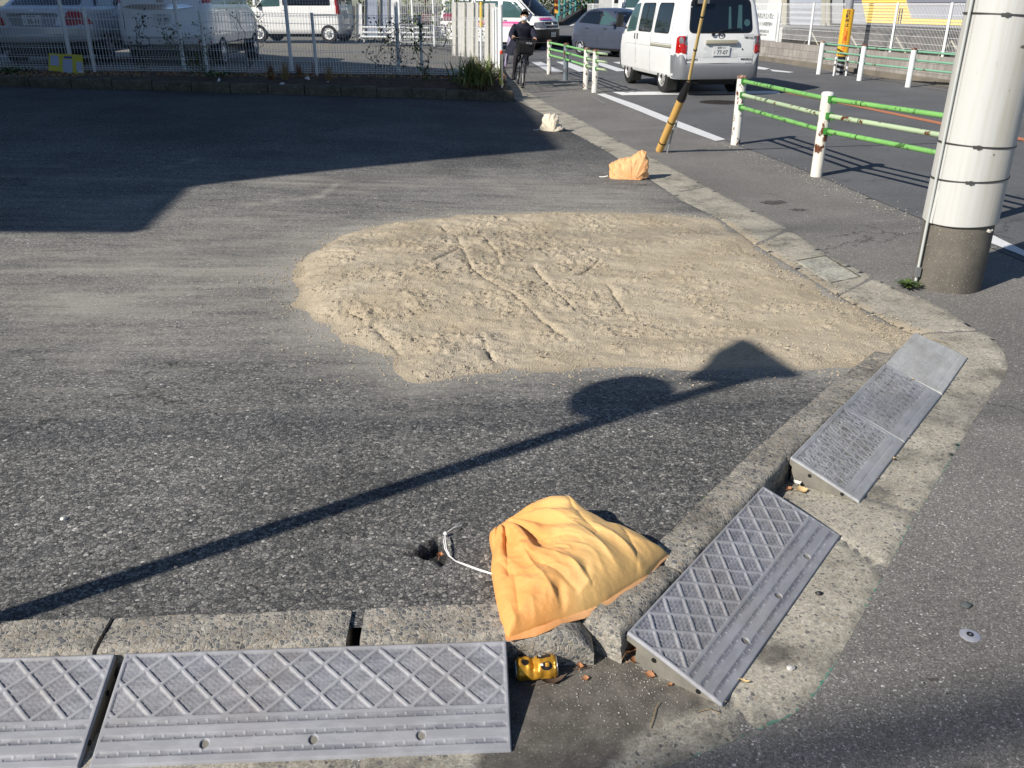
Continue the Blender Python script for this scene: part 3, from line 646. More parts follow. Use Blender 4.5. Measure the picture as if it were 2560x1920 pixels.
def ramp_top(L, D, h, seed, dash=1.0):
    st = .0024; U, V = np.meshgrid(np.linspace(0, L, int(L / st)), np.linspace(0, D, int(D / st)))
    vd = .60 * D; v0 = .035 * D; hh = (vd - v0) / 4; p = L / round(L / (.0865)) ; k = (p / 2) / hh; vv = V - v0
    cs = 1 / math.sqrt(1 + k * k); off = p * .27
    def fam(sg):
        q = (U - off - sg * vv * k) / p; q = (q - np.floor(q + .5)) * p; return np.abs(q) * cs
    d = np.minimum(fam(1), fam(-1)); d = np.minimum(d, np.minimum(np.minimum(U, L - U) - .006, 1e9))
    reg = (V > v0) & (V < vd)
    dd = np.minimum(d, np.minimum(V - v0, vd - V) + .0045)
    rib = np.where(reg, 1 - S((dd - .0036) / .0018), 1.0)
    Z = .0038 * rib
    # short dashes on the pads
    dv = (V / .0062); row = np.floor(dv); fu = (U / .016 + .5 * (row % 2)) % 1
    das = (np.abs(dv % 1 - .5) < .16) & (fu < .55)
    if dash > 1: das = (np.abs((V / .009) % 1 - .5) < .2) & (((U / .02 + .5 * (np.floor(V / .009) % 2)) % 1) < .6)
    Z += np.where(reg & (rib < .05) & das, -.0011 * dash, 0)
    dots = (np.hypot((U / .022 + .5 * (row % 2)) % 1 - .5, (dv % 1 - .5) * .35) < .09)
    Z += np.where(reg & (rib < .05) & dots, .0010, 0)
    wear = .22 + .72 * rib * reg + np.where(~reg, .60, 0) - .3 * (reg & (rib < .05) & das)
    for a, b in ((.635, .685), (.755, .80), (.885, .93)):
        inb = (V > a * D) & (V < b * D) & (U > .012) & (U < L - .012)
        e = np.minimum(V - a * D, b * D - V); g = np.where(inb, S(e / .003), 0); Z -= .0028 * g; wear = np.where(inb, .12, wear)
        m_ = (a + b) / 2 * D; ph = U / .0235; ix = np.floor(ph); vo = m_ + np.where(ix % 2 == 0, -.003, .003)
        dt = np.hypot((ph % 1 - .5) * .0235, V - vo); Z += np.where(inb, .0034 * S(1 - dt / .0034), 0); wear = np.where(inb & (dt < .0026), .9, wear)
    for uf in (.26, .52, .78):
        q = np.hypot(U - uf * L, V - .845 * D); Z -= .016 * S((.0105 - q) / .003); wear = np.where(q < .010, 0.0, wear)
    base = h - (h - .013) * (V / D) ** 1.08
    edge = np.minimum(np.minimum(U, L - U), np.minimum(V, D - V)); Z -= .0035 * (1 - S(edge / .003))
    Zt = base + Z - .0038
    # skirt
    Zt[0, :] -= .006; Zt[-1, :] -= .011; Zt[:, 0] -= .006; Zt[:, -1] -= .006
    return grid_mesh('ramp_top', U, -V, Zt, None, {'wear': np.clip(wear, 0, 1)})
def kerb_ramp(name, label, cat, org, ang, me_top, L, D, h, mat, group, notch=.03):
    t = thing(name, label, cat, org, ang, group)
    link_mesh('tread_plate', me_top, mat, t)
    mb = MB(); prof = [(0, h - .006), (-.001, h * .80), (-notch * .8, h * .76), (-notch, .0)] if notch else [(0, h - .006), (0, 0)]
    pts = []
    prof = [(.001, h - .0055), (.001, h * .72), (notch, h * .62), (notch, .006), (D - .002, .006), (D - .002, .0095), (D * .5, h - (h - .013) * (.5 ** 1.08) - .0055)]
    mb.prism3([(.0015, -a, b) for a, b in prof], (L - .003, 0, 0))
    mb.build('ramp_body', M['rubside'], t)
    for ux in (-.0005, L + .0005):
        for v_ in ((D * .30, h * .50), (D * .76, h * .19)):
            m2 = MB(); m2.lathe([(.0065, -.0015), (.0065, .0015)], 14, (ux, -v_[0], v_[1]), 'x'); m2.build('fixing_hole', M['black'], t)
    return t
LA, DA = .966, .275
bl, br = G(312, 1632, .102), G(1261, 1600, .102)
angA = math.atan2(br.y - bl.y, br.x - bl.x)
topA = ramp_top(LA, DA, .102, 1)
grp = 'grey rubber kerb ramps with diamond treads'
kerb_ramp('kerb_ramp', 'grey rubber diamond-tread ramp beside the crushed gold can, along the front kerb', 'kerb ramp', (bl.x, bl.y, 0), angA, topA, LA, DA, .102, M['rub'], grp)
dA = Vector((math.cos(angA), math.sin(angA)))
o2 = Vector((bl.x, bl.y)) - dA * (LA + .022)
kerb_ramp('kerb_ramp', 'grey rubber diamond-tread ramp cut off by the left edge of the picture', 'kerb ramp', (o2.x, o2.y + .0, 0), angA, topA, LA, DA, .098, M['rub'], grp)
bb, bn = G(1907, 1214, .102), G(1567, 1579, .102)
LB = (Vector(xy(bb)) - Vector(xy(bn))).length
angB = math.atan2(bb.y - bn.y, bb.x - bn.x)
topB = ramp_top(LB, .277, .102, 2, 1.6)
kerb_ramp('kerb_ramp', 'grey rubber diamond-tread ramp set at an angle, right of the big orange sandbag', 'kerb ramp', (bn.x, bn.y, 0), angB, topB, LB, .277, .102, M['rub'], grp)
def plas_top(L, D, h, seed, faint=1.0):
    st = .0026; U, V = np.meshgrid(np.linspace(0, L, int(L / st)), np.linspace(0, D, int(D / st)))
    Z = np.zeros_like(U); fr = .016
    e = np.minimum(np.minimum(U, L - U), np.minimum(V, D * .83 - V)); inner = S((e - fr) / .003)
    zig = np.zeros_like(U)
    for (v0, v1) in ((.09 * D, .45 * D), (.49 * D, .80 * D)):
        q = (V - v0) / (v1 - v0); inb = (q > 0) & (q < 1); per = .088; tri = np.abs(((U / per) % 1) * 2 - 1)
        dz = np.abs(tri - q); dz2 = np.abs(np.abs((((U + per / 2) / per) % 1) * 2 - 1) - q) ; zig = np.where(inb, 1 - S((np.minimum(dz, dz2) - .05) / .06), zig)
    sc = vn(U + .3 * vn(U, V, 40, 3), V, 105, 4 + seed); scr = S((.17 - np.abs(sc - .5)) * 14)
    mid = S(1 - np.abs(V - .47 * D) / .006) + S(1 - np.abs(U - L * .5) / .0055); mid = np.clip(mid, 0, 1)
    det = inner * (1 - mid) * (1 - zig)
    Z -= .0034 * det * scr * faint + .0012 * inner * faint
    lines = S(1 - np.abs(V - .87 * D) / .0025) * (U > .03) * (U < L - .03); Z -= .002 * lines
    edge = np.minimum(np.minimum(U, L - U), np.minimum(V, D - V)); Z -= .003 * (1 - S(edge / .003))
    ridge = S(1 - np.abs(V - .045 * D) / .0022); Z -= .0025 * ridge
    Zt = h - (h - .012) * (V / D) ** 1.05 + Z
    Zt[0, :] -= .006; Zt[-1, :] -= .010; Zt[:, 0] -= .006; Zt[:, -1] -= .006
    return grid_mesh('plastic_ramp_top', U, -V, Zt, None, {'wear': np.clip(.85 - det * (.25 + scr * .9) * faint - lines * .4 - ridge * .5, 0, 1)})
pb = [G(1975, 1144, .102), G(2104, 1018, .092), G(2210, 917, .080), G(2285, 839, .068)]
labs = ('nearest grey plastic ramp module with triangle tread, its end by the leaf pile', 'middle grey plastic ramp module with small yellow leaf scraps on it', 'pale dusty plastic ramp module at the corner of the sand heap')
for i in range(3):
    a, b = Vector(xy(pb[i])), Vector(xy(pb[i + 1])); L_ = (b - a).length - .006; h_ = (.102, .095, .085)[i]
    kerb_ramp('plastic_ramp', labs[i], 'kerb ramp', (a.x, a.y, .004), math.atan2(b.y - a.y, b.x - a.x), plas_top(L_, .262, h_, i, (1, .8, .25)[i]), L_, .262, h_, M['plas'] if i < 2 else M['plas_d'], 'grey plastic ramp modules laid end to end', notch=.012)
# ---------------------------------------------------------------- sandbags
def sack_mat(name, c, c2):
    m, nt, b = new_mat(name); co = coords(nt)
    n1 = noise_n(nt, co, 5, 4, .6)
    sx_ = nt.nodes.new('ShaderNodeSeparateXYZ'); nt.links.new(co, sx_.inputs[0]); gf = mth(nt, 'ADD', mth(nt, 'MULTIPLY', sx_.outputs[0], 2.6), mth(nt, 'MULTIPLY', n1, .9))
    nt.links.new(mixc(nt, ramp(nt, gf, [(.08, 0.0), (.55, 1.0)]), c, c2), b.inputs['Base Color'])
    b.inputs['Roughness'].default_value = .42; b.inputs['Specular IOR Level'].default_value = .45; b.inputs['Sheen Weight'].default_value = .1
    wv = nt.nodes.new('ShaderNodeTexWave'); wv.inputs['Scale'].default_value = 160; nt.links.new(co, wv.inputs['Vector'])
    wv2 = nt.nodes.new('ShaderNodeTexWave'); wv2.bands_direction = 'Y'; wv2.inputs['Scale'].default_value = 160; nt.links.new(co, wv2.inputs['Vector'])
    cr = noise_n(nt, coords(nt, (1, 1.6, 1)), 34, 4, .62)
    hgt = mth(nt, 'ADD', mth(nt, 'MULTIPLY', mth(nt, 'ADD', wv.outputs[1], wv2.outputs[1]), .12), cr); bump(nt, b, hgt, .55, .007)
    return m
M['sack'] = sack_mat('orange_woven_sack', (.84, .375, .10), (.80, .49, .175))
M['sack2'] = sack_mat('orange_sack_cloth', (.78, .33, .10), (.80, .42, .18))
M['sack3'] = sack_mat('pale_sack_cloth', (.80, .72, .56), (.76, .66, .50))
M['cord'] = plain('white_cord', (.75, .75, .73), .6, bmp=.3, bs=300)
ol = [(1223, 1334, .05), (1271, 1306, .055), (1343, 1255, .085), (1385, 1246, .11), (1419, 1243, .125), (1443, 1265, .12), (1481, 1293, .10), (1526, 1320, .075), (1563, 1327, .07), (1618, 1355, .045), (1650, 1375, .025), (1670, 1387, .012), (1618, 1437, .012), (1560, 1475, .012), (1515, 1506, .012), (1460, 1532, .012), (1405, 1550, .012), (1335, 1575, .012), (1268, 1595, .012), (1252, 1545, .018), (1240, 1492, .022), (1228, 1420, .03), (1232, 1375, .04)]
CRS = [(((1275, 1312), (1330, 1392), (1420, 1428), (1500, 1480)), .010, .014), (((1330, 1296), (1440, 1350), (1545, 1425)), .008, .018), (((1242, 1395), (1285, 1440), (1297, 1520)), -.009, .012), (((1300, 1385), (1345, 1450), (1395, 1500), (1405, 1545)), .009, .011), (((1480, 1345), (1560, 1378), (1612, 1408)), .006, .012), (((1262, 1345), (1272, 1435)), -.012, .011), (((1400, 1262), (1452, 1330), (1492, 1362)), -.008, .014), (((1350, 1430), (1440, 1475)), -.006, .010), (((1560, 1345), (1590, 1385), (1600, 1425)), -.006, .010), (((1275, 1500), (1300, 1570)), .005, .009), (((1330, 1500), (1350, 1560)), .004, .008), (((1465, 1440), (1500, 1495)), -.005, .009)]
def big_sack():
    zg = .100
    P = [(G(a, b, zg + h * .82), h * .82) for a, b, h in ol]; cen = G(1425, 1420, zg)
    t = thing('sandbag', 'large yellow-orange woven sandbag slumped over the kerb corner with a white tie cord', 'sandbag', (cen.x, cen.y, zg), 0, 'orange sandbags')
    pts = np.array([(p.x - cen.x, p.y - cen.y, h) for p, h in P]); n = len(pts)
    seg = np.linalg.norm(np.roll(pts, -1, 0)[:, :2] - pts[:, :2], axis=1); cum = np.concatenate([[0], np.cumsum(seg)]); NT = 300
    q = np.linspace(0, cum[-1], NT, endpoint=False); ring = np.stack([np.interp(q, cum, np.append(pts[:, k], pts[0, k])) for k in range(3)], 1)
    for _ in range(2):
        for k in (0, 1, 2): ring[:, k] = .25 * np.roll(ring[:, k], 1) + .5 * ring[:, k] + .25 * np.roll(ring[:, k], -1)
    A = G(1243, 1312, zg + .05); A = np.array((A.x - cen.x, A.y - cen.y)); NR = 110; vs = []
    ss = np.linspace(0, 1, NR + 1)
    c0 = np.array((0.0, 0.0))
    for s_ in ss:
        x = ring[:, 0] * s_; y = ring[:, 1] * s_; eh = ring[:, 2]
        core = .098 + .010 * np.sin(x * 9 + 1)
        zt = eh * s_ ** 2 + core * (1 - s_ ** 2) ** .62 + .006 * (1 - s_ ** 6)
        # folds: fan of pleats from the upper left corner, long diagonal drapes, small crumple
        dx, dy = x - A[0], y - A[1]; r = np.hypot(dx, dy); th = np.arctan2(dy, dx)
        f1 = np.sin(th * 15 + 2.2 * vn(x + 3, y + 3, 9, 1) * 2 + 2); f1 = np.sign(f1) * np.abs(f1) ** .7
        w1 = .010 * f1 * np.exp(-((r - .14) / .12) ** 2) * S(r / .05)
        u = x * .80 - y * .60; v = x * .60 + y * .80      # v runs across the drapes (upper right)
        f2 = 1 - np.abs(2 * vn(u * .35 + 7 + .25 * vn(x + 9, y + 9, 8, 12), v + 7, 17, 2) - 1) * 1.6; w2 = .0042 * f2 * (1 - s_ ** 5)
        f3 = 1 - np.abs(2 * vn(u * .5 + 1, v + 4, 38, 3, 2) - 1) * 1.7; w3 = (.0012 + .0035 * np.exp(-((x + .10) / .10) ** 2 - ((y + .04) / .10) ** 2)) * f3
        cr = G(1398, 1478, zg + .06); cr2 = G(1404, 1545, zg + .02); cd = seg_dist(x, y, [(cr.x - cen.x, cr.y - cen.y), (cr2.x - cen.x, cr2.y - cen.y)]); w4 = -.009 * S(1 - cd / .024)
        sag = -.018 * np.exp(-((x + .07) / .05) ** 2 - ((y - .0) / .09) ** 2)
        for (ln, am, wd_) in CRS:
            pl = [G(a_, b_, zg + .06) for a_, b_ in ln]; cdd = seg_dist(x, y, [(q_.x - cen.x, q_.y - cen.y) for q_ in pl]); w4 = w4 + am * np.exp(-cdd / wd_)
        fade = S((1 - s_) / .10) * .85 + .15
        z = zt + (w1 + w2 + w3 + w4 + sag) * fade
        vs += list(zip(x.tolist(), y.tolist(), z.tolist()))
    for k, (sc, zf) in enumerate(((1.006, .55), (.995, .0))):
        x = ring[:, 0] * sc; y = ring[:, 1] * sc; z = ring[:, 2] * zf + .001
        vs += list(zip(x.tolist(), y.tolist(), z.tolist()))
    NRt = NR + 2; fs = []
    for i in range(NRt):
        for j in range(NT):
            a, b_ = i * NT + j, i * NT + (j + 1) % NT; c, d = a + NT, b_ + NT
            fs.append((a, c, d, b_) if i else (a, c, d))
    fs = [f if len(f) == 4 else f for f in fs]
    me = bpy.data.meshes.new('sack'); me.from_pydata(vs, [], fs); bm = bmesh.new(); bm.from_mesh(me); bmesh.ops.remove_doubles(bm, verts=bm.verts, dist=1e-6); bmesh.ops.recalc_face_normals(bm, faces=bm.faces); bm.to_mesh(me); bm.free()
    link_mesh('sack_cloth', me, M['sack'], t, smooth=180)
    # hemmed seam along the open front edge
    sm = [G(a, b, zg + z_) for a, b, z_ in ((1672, 1386, .012), (1650, 1405, .013), (1618, 1440, .012), (1575, 1475, .010), (1515, 1510, .012), (1460, 1538, .014), (1405, 1556, .012), (1370, 1572, .017), (1335, 1582, .012), (1268, 1600, .010))]
    sm = [p - Vector((cen.x, cen.y, zg)) for p in sm]; mb = MB(); vs = []
    for i, p in enumerate(sm): vs += [p + Vector((-.006, .014, .003)), p + Vector((.001, -.001 - .004 * math.sin(i * 1.9), -.003 + .004 * math.sin(i * 2.1))), p + Vector((.002, -.002 - .004 * math.sin(i * 1.9), -.006 + .004 * math.sin(i * 2.1))), p + Vector((-.004, .010, -.006))]
    fs = [(4 * i + k, 4 * i + 4 + k, 4 * i + 4 + (k + 1) % 4, 4 * i + (k + 1) % 4) for i in range(len(sm) - 1) for k in range(4)]
    mb.add(vs, fs); mb.build('seam', M['sack2'], t, smooth=60)
    # cord
    def cp(px, py, z): p = G(px, py, z); return p - Vector((cen.x, cen.y, zg))
    for dxy in (0, 3):
        MB().tube([cp(1232 + dxy, 1434 + dxy, .118), cp(1200, 1424 + dxy, .098), cp(1165, 1411 + dxy, .097), cp(1140, 1402 + dxy * .5, .098), cp(1122 + dxy, 1390, .103), cp(1112 + dxy * 1.3, 1372, .112), cp(1109 + dxy * 1.6, 1352, .112), cp(1113, 1338, .108)], .0016, 6).build('tie_cord', M['cord'], t, smooth=60)
    k_ = cp(1114, 1334, .106); MB().lathe([(.0005, -.006), (.0065, -.003), (.0075, .001), (.005, .005), (.0005, .007)], 10, k_).build('knot', M['cord'], t, smooth=180)
    for q in ((1150, 1306), (1154, 1313)):
        MB().tube([cp(1117, 1331, .108), cp(1133, 1320, .113), cp(q[0], q[1], .104)], .0013, 6).build('tie_cord', M['cord'], t, smooth=60)
big_sack()
def small_sack(label, px, py, z, W_, D_, H_, rz, mat, outline, seed, group=None, cord=True):
    # slumped bag : outline = side silhouette (x, z) in unit box, swept through its depth
    p = G(px, py, z); t = thing('sandbag', label, 'sandbag', (p.x, p.y, z), rz, group)
    n = len(outline); NV = 26; NP = 120
    ol_ = np.array(outline + [outline[0]], float); sg = np.linalg.norm(np.diff(ol_, axis=0), axis=1); cum = np.concatenate([[0], np.cumsum(sg)])
    q = np.linspace(0, cum[-1], NP, endpoint=False); X = np.interp(q, cum, ol_[:, 0]); Z = np.interp(q, cum, ol_[:, 1]); cx, cz = X.mean(), .35
    vs = []
    for j in range(NV + 1):
        v = j / NV * 2 - 1; s_ = (1 - abs(v) ** 2.6) ** .5; 
        for i in range(NP):
            x = cx + (X[i] - cx) * (.25 + .75 * s_); zz = Z[i] * (.12 + .88 * s_)
            P_ = Vector((x * W_, v * D_ / 2 * (1 - .25 * zz), zz * H_))
            nz = mnoise.fractal(P_ * 9 + Vector((seed, 0, 0)), 1, 2, 3); rd = 1 - abs(mnoise.noise(Vector((P_.x * 26 + P_.z * 8, P_.y * 9, P_.z * 12 + seed)))) * 2
            k = .016 * nz + .010 * rd; P_ += Vector(((X[i] - cx) * k * 1.6, v * k * 1.5, k * (zz > .08))); P_.z = max(P_.z, 0.0)
            vs.append(P_)
    fs = [(j * NP + i, (j + 1) * NP + i, (j + 1) * NP + (i + 1) % NP, j * NP + (i + 1) % NP) for j in range(NV) for i in range(NP)]
    fs += [tuple(range(NP)), tuple(NV * NP + i for i in reversed(range(NP)))]
    MB().add(vs, fs).build('sack_cloth', mat, t, smooth=70)
    if cord: MB().tube([(-.02 * 1, -D_ * .1, .02), (-.05, -D_ * .12, .012), (-.085, -D_ * .05, .006), (-.10, 0, .01)], .006, 6).build('tie_cord', M['cord'], t, smooth=60)
p0 = G(1530, 441, .0)
small_sack('smaller orange sandbag peaked like a wedge, beside the foot of the yellow pole stay', 1524, 444, .018, .385, .20, .265, R(-3), M['sack2'], [(0, .02), (0, .45), (.05, .52), (.30, .66), (.55, .78), (.72, .93), (.82, 1.0), (.90, .95), (.96, .70), (.99, .45), (.97, .25), (1, .05), (.85, .0), (.5, .0), (.2, .03)], 3, 'orange sandbags')
small_sack('small crumpled cream-coloured sandbag at the edge of the building shade', 1352, 326, .03, .30, .20, .215, R(4), M['sack3'], [(0, .02), (.0, .25), (.10, .35), (.06, .62), (.18, .90), (.38, 1.0), (.60, .98), (.76, .85), (.80, .60), (.78, .38), (.95, .30), (1.0, .12), (.96, .0), (.5, 0)], 11)
# ---------------------------------------------------------------- can, leaves, twigs
def can():
    p = G(1340, 1692, .0); t = thing('crushed_can', 'crushed gold drinks can lying on its side next to the rubber ramp', 'can', (p.x, p.y, .031), R(6))
    gold = plain('gold_foil', (.82, .42, .045), .34, .5, c2=(.20, .09, .015), scale=30, amount=.7)
    prof = [(-.054, .022), (-.052, .026), (-.046, .0305), (-.03, .0305), (-.012, .0305), (.002, .0305), (.02, .0305), (.036, .0305), (.046, .0305), (.050, .0285), (.052, .0265)]
    xs = np.concatenate([[-.054, -.051], np.linspace(-.046, .046, 40), [.050, .052]]); NT = 64; vs = []; 
    for x in xs:
        r0 = float(np.interp(x, [a for a, b in prof], [b for a, b in prof]))
        for j in range(NT):
            q = 2 * math.pi * j / NT
            cr = .015 * math.exp(-((x + .008) / .009) ** 2) * max(0, math.cos(q - 2.0)) + .010 * math.exp(-((x - .004) / .012) ** 2) * max(0, math.cos(q + .6)) + .007 * math.exp(-((x + .03) / .012) ** 2) * max(0, math.cos(q - 1.6 + x * 30)) + .0035 * mnoise.noise(Vector((x * 60, math.cos(q) * 1.6, math.sin(q) * 1.6))) * (abs(x) < .046)
            r = r0 - cr; vs.append((x, math.cos(q) * r, math.sin(q) * r * .96))
    k = len(xs); fs = [(i * NT + j, i * NT + (j + 1) % NT, (i + 1) * NT + (j + 1) % NT, (i + 1) * NT + j) for i in range(k - 1) for j in range(NT)]
    MB().add(vs, fs).build('can_body', gold, t, smooth=40)
    alu = plain('bare_aluminium', (.7, .7, .7), .3, .9)
    MB().lathe([(.0255, .050), (.027, .052), (.0265, .0535), (.024, .0535), (.0235, .049), (.001, .049)], 40, axis='x').build('can_lid', alu, t, smooth=30)
    MB().lathe([(.001, -.047), (.015, -.047), (.021, -.0545), (.0235, -.0545), (.0225, -.051)], 40, axis='x').build('can_base', plain('pale_blue_metal', (.55, .62, .75), .3, .6), t, smooth=30)
    def wrapped(name, mat, cx, cq, w_, h_, shape, off):
        vs = [(cx, 0, 0)]; N = 28; pts = []
        for i in range(N):
            a = 2 * math.pi * i / N; rx, rq = w_ / 2 * math.cos(a), h_ / 2 * math.sin(a)
            if shape == 'box': m_ = max(abs(math.cos(a)), abs(math.sin(a))); rx /= m_; rq /= m_
            pts.append((rx, rq))
        vs = []; fs = []
        for k_ in range(5):
            s_ = k_ / 4 if k_ else .01
            for rx, rq in pts:
                q = cq + rq * s_ / .0305; x = cx + rx * s_
                cr = .015 * math.exp(-((x + .008) / .009) ** 2) * max(0, math.cos(q - 2.0)) + .010 * math.exp(-((x - .004) / .012) ** 2) * max(0, math.cos(q + .6)) + .007 * math.exp(-((x + .03) / .012) ** 2) * max(0, math.cos(q - 1.6 + x * 30)) + .0035 * mnoise.noise(Vector((x * 60, math.cos(q) * 1.6, math.sin(q) * 1.6)))
                r = .0305 - cr + off; vs.append((x, math.cos(q) * r, math.sin(q) * r * .96))
        for k_ in range(4):
            for i in range(N): fs.append((k_ * N + i, k_ * N + (i + 1) % N, (k_ + 1) * N + (i + 1) % N, (k_ + 1) * N + i))
        MB().add(vs, fs).build(name, mat, t, smooth=60)
    qv = R(118)   # around the can towards the viewer and up
    blk = plain('black_print', (.02, .014, .01), .3); 
    wrapped('printed_emblem', blk, .024, qv + .25, .030, .022, 'o', .0006)
    wrapped('printed_band', blk, .020, qv - .75, .036, .014, 'box', .0006)
    wrapped('printed_patch', M['plate'], .012, qv + .12, .007, .006, 'box', .0011)
    wrapped('printed_patch', gold, .026, qv + .15, .010, .010, 'box', .0011)
    wrapped('printed_patch', M['plate'], .010, qv - .85, .007, .008, 'box', .0011)
    wrapped('printed_patch', blk, -.030, qv - .3, .020, .02, 'o', .0006)
can()
def leaf(label, px, py, z, sz, mat, rz, curl=.35, group='dry leaves in the gutter', w_=.45):
    p = G(px, py, z); t_ = []
    N = 7; vs = []; fs = []
    for i in range(N + 1):
        u = i / N; hw = sz * w_ * math.sin(math.pi * min(1, u * 1.02) ** .8) * (1 + .15 * math.sin(u * 19))
        zc_ = curl * sz * (u - .5) ** 2 * 2.2
        for k in (-1, -.5, 0, .5, 1): vs.append(((u - .5) * sz, k * hw, zc_ + abs(k) * hw * curl * 1.3 + .001))
    fs = [(i * 5 + k, (i + 1) * 5 + k, (i + 1) * 5 + k + 1, i * 5 + k + 1) for i in range(N) for k in range(4)]
    mb = MB().add(vs, fs); mb.add([(v[0], v[1], v[2] - .0006) for v in vs], [f[::-1] for f in fs])
    mb.tube([(-sz * .5, 0, curl * sz * .55), (-sz * .8, .1 * sz, .002)], .0008, 5)
    o = mb.build('dry_leaf', mat, fix=False, smooth=60); o.location = (p.x, p.y, z + .001); o.rotation_euler = (random.uniform(-.2, .2), random.uniform(-.2, .2), rz)
    return tag(o, label, 'leaf', group)
leaf('orange-brown fan of dry leaf standing behind the near end of the angled rubber ramp', 1568, 1634, .01, .055, M['dryleaf'], 1.2, .7)
leaf('small orange leaf scrap against the foot of the angled rubber ramp', 1590, 1660, .008, .035, M['dryleaf'], .2, .5)
leaf('pale pink-brown leaf left of the dry leaf fan in the kerb corner', 1549, 1645, .008, .028, M['paleleaf'], 2.6, .4)
leaf('orange leaf chip lying on dark dirt in front of the angled ramp side', 1626, 1690, .009, .026, M['dryleaf'], -.5, .3)
leaf('tiny orange leaf chip nearest the green-painted gutter edge', 1676, 1713, .009, .014, M['dryleaf'], .5, .3)
leaf('brown leaf scrap just right of the crushed can stem', 1465, 1697, .009, .018, M['dryleaf'], .1, .3)
leaf('reddish leaf curl right of the gold can on bare dirt', 1449, 1668, .009, .022, M['dryleaf'], 1.5, .5)
leaf('long curled brown leaf half under the gold can', 1385, 1705, .009, .075, M['twig'], .42, .4, w_=.14)
leaf('dry brown leaf inside the small pothole', 1101, 1392, .085, .022, M['dryleaf'], 1.4, .8)
leaf('yellow dry leaf lying flat at the open end of the plastic ramps', 2005, 1228, .01, .042, M['paleleaf'], .1, .35)
leaf('white curled leaf in the pile at the open end of the plastic ramps', 1990, 1212, .014, .034, plain('bleached_leaf', (.75, .72, .66), .7), 1.9, .6)
leaf('brown leaf leaning on the kerb at the open end of the plastic ramps', 1980, 1192, .02, .034, M['dryleaf'], 1.2, .7)
leaf('dark orange leaf bit at the bottom of the plastic ramp pile', 1972, 1224, .01, .024, M['dryleaf'], .6, .5)
leaf('small tan leaf on the seam of the middle plastic ramp', 2277, 949, .055, .03, M['paleleaf'], .3, .2)
leaf('tan leaf flake on the lower face of the middle plastic ramp', 2262, 983, .045, .018, M['paleleaf'], .1, .2)
leaf('yellow crumb of leaf at the foot of the near plastic ramp', 2232, 1146, .012, .02, M['paleleaf'], 1.3, .3)
leaf('round tan leaf crumb by the joint of the plastic ramps', 2268, 1094, .012, .017, M['paleleaf'], 1.3, .3)
leaf('orange leaf crumb near the front tip of the near plastic ramp', 2192, 1196, .012, .015, M['dryleaf'], .3, .3)
leaf('thin tan leaf strip by the near tip of the angled rubber ramp', 1862, 1706, .01, .03, M['paleleaf'], -.4, .4, w_=.2)
def twig(label, pts, r, mat=None):
    P = [G(*p) for p in pts]; o = MB().tube([q - P[0] for q in P], r, 6).build('twig', mat or M['straw'], smooth=60); o.location = P[0]; return tag(o, label, 'twig', 'straws and twigs on the gutter')
twig('straight pale straw lying on the dark dirt below the angled ramp', [(1627, 1820, .010), (1634, 1795, .012), (1640, 1770, .012), (1648, 1756, .014)], .0012)
twig('bent straw along the bottom edge of the angled rubber ramp', [(1775, 1738, .012), (1795, 1750, .014), (1816, 1754, .011)], .0011)
twig('arched thin straw on the light concrete near the frame bottom', [(1745, 1780, .011), (1770, 1772, .017), (1800, 1782, .011)], .0009)
twig('dark twig sticking out behind the gold can', [(1432, 1672, .010), (1452, 1672, .013), (1478, 1668, .010)], .0012, M['twig'])
twig('pale straw at the corner where the dusty plastic ramp ends', [(2316, 846, .012), (2345, 850, .016), (2375, 862, .011)], .0012)
# stones
def stone(label, px, py, z, r, mat, seed):
    p = G(px, py, z); bm = bmesh.new(); bmesh.ops.create_icosphere(bm, subdivisions=2, radius=r)
    for v in bm.verts: k = 1 + .35 * mnoise.noise(v.co * (1.2 / r) + Vector((seed, 0, 0))); v.co = Vector((v.co.x * k * 1.25, v.co.y * k, v.co.z * k * .7))
    me = bpy.data.meshes.new('stone'); bm.to_mesh(me); bm.free(); o = link_mesh('stone', me, mat, smooth=25); o.location = (p.x, p.y, z + r * .45); return tag(o, label, 'stone', 'loose stones')
M['quartz'] = plain('pale_quartz', (.45, .43, .40), .35, c2=(.25, .23, .2), scale=40)
stone('pale quartz pebble on the sooty spot of the gutter', 1976, 1673, .006, .0095, M['quartz'], 1)
stone('dark grey pebble above the round metal marker', 2414, 1517, 0, .013, plain('dark_stone', (.07, .08, .08), .7), 4)
stone('white pebble at the far left of the dark lot', 160, 1299, .094, .009, M['quartz'], 6)
stone('white chip beside the slanting sign shadow', 830, 1257, .094, .006, M['quartz'], 9)
stone('dark rubber crumb on the light gutter near the angled ramp', 2047, 1486, .006, .009, M['black'], 12)
# moss, weeds
def weed(name, label, px, py, z, n, hgt, spread, mat, cat='weed', up=.6, wd=.006, seed=0):
    p = G(px, py, z); mb = MB(); rnd = random.Random(seed)
    for i in range(n):
        a = rnd.random() * 6.283; L = hgt * rnd.uniform(.5, 1.1); sp = spread * rnd.uniform(.3, 1.1); st_ = Vector((math.cos(a), math.sin(a), 0)); sd_ = Vector((-st_.y, st_.x, 0))
        K = 4; vs = []
        for k in range(K + 1):
            u = k / K; c_ = st_ * (sp * u ** 1.2) + Vector((0, 0, L * (up * u + (1 - up) * math.sin(u * math.pi * .8)))); hw = wd * (math.sin(math.pi * min(.98, u * .9 + .08)))
            vs += [c_ - sd_ * hw, c_ + sd_ * hw]
        mb.add(vs, [(2 * k, 2 * k + 1, 2 * k + 3, 2 * k + 2) for k in range(K)])
    o = mb.build(name, mat, fix=False); o.location = p; return tag(o, label, cat)
weed('weed', 'small bright green weed at the foot of the utility pole', 2268, 722, 0, 90, .055, .085, M['leaf_g'], wd=.009, seed=3)
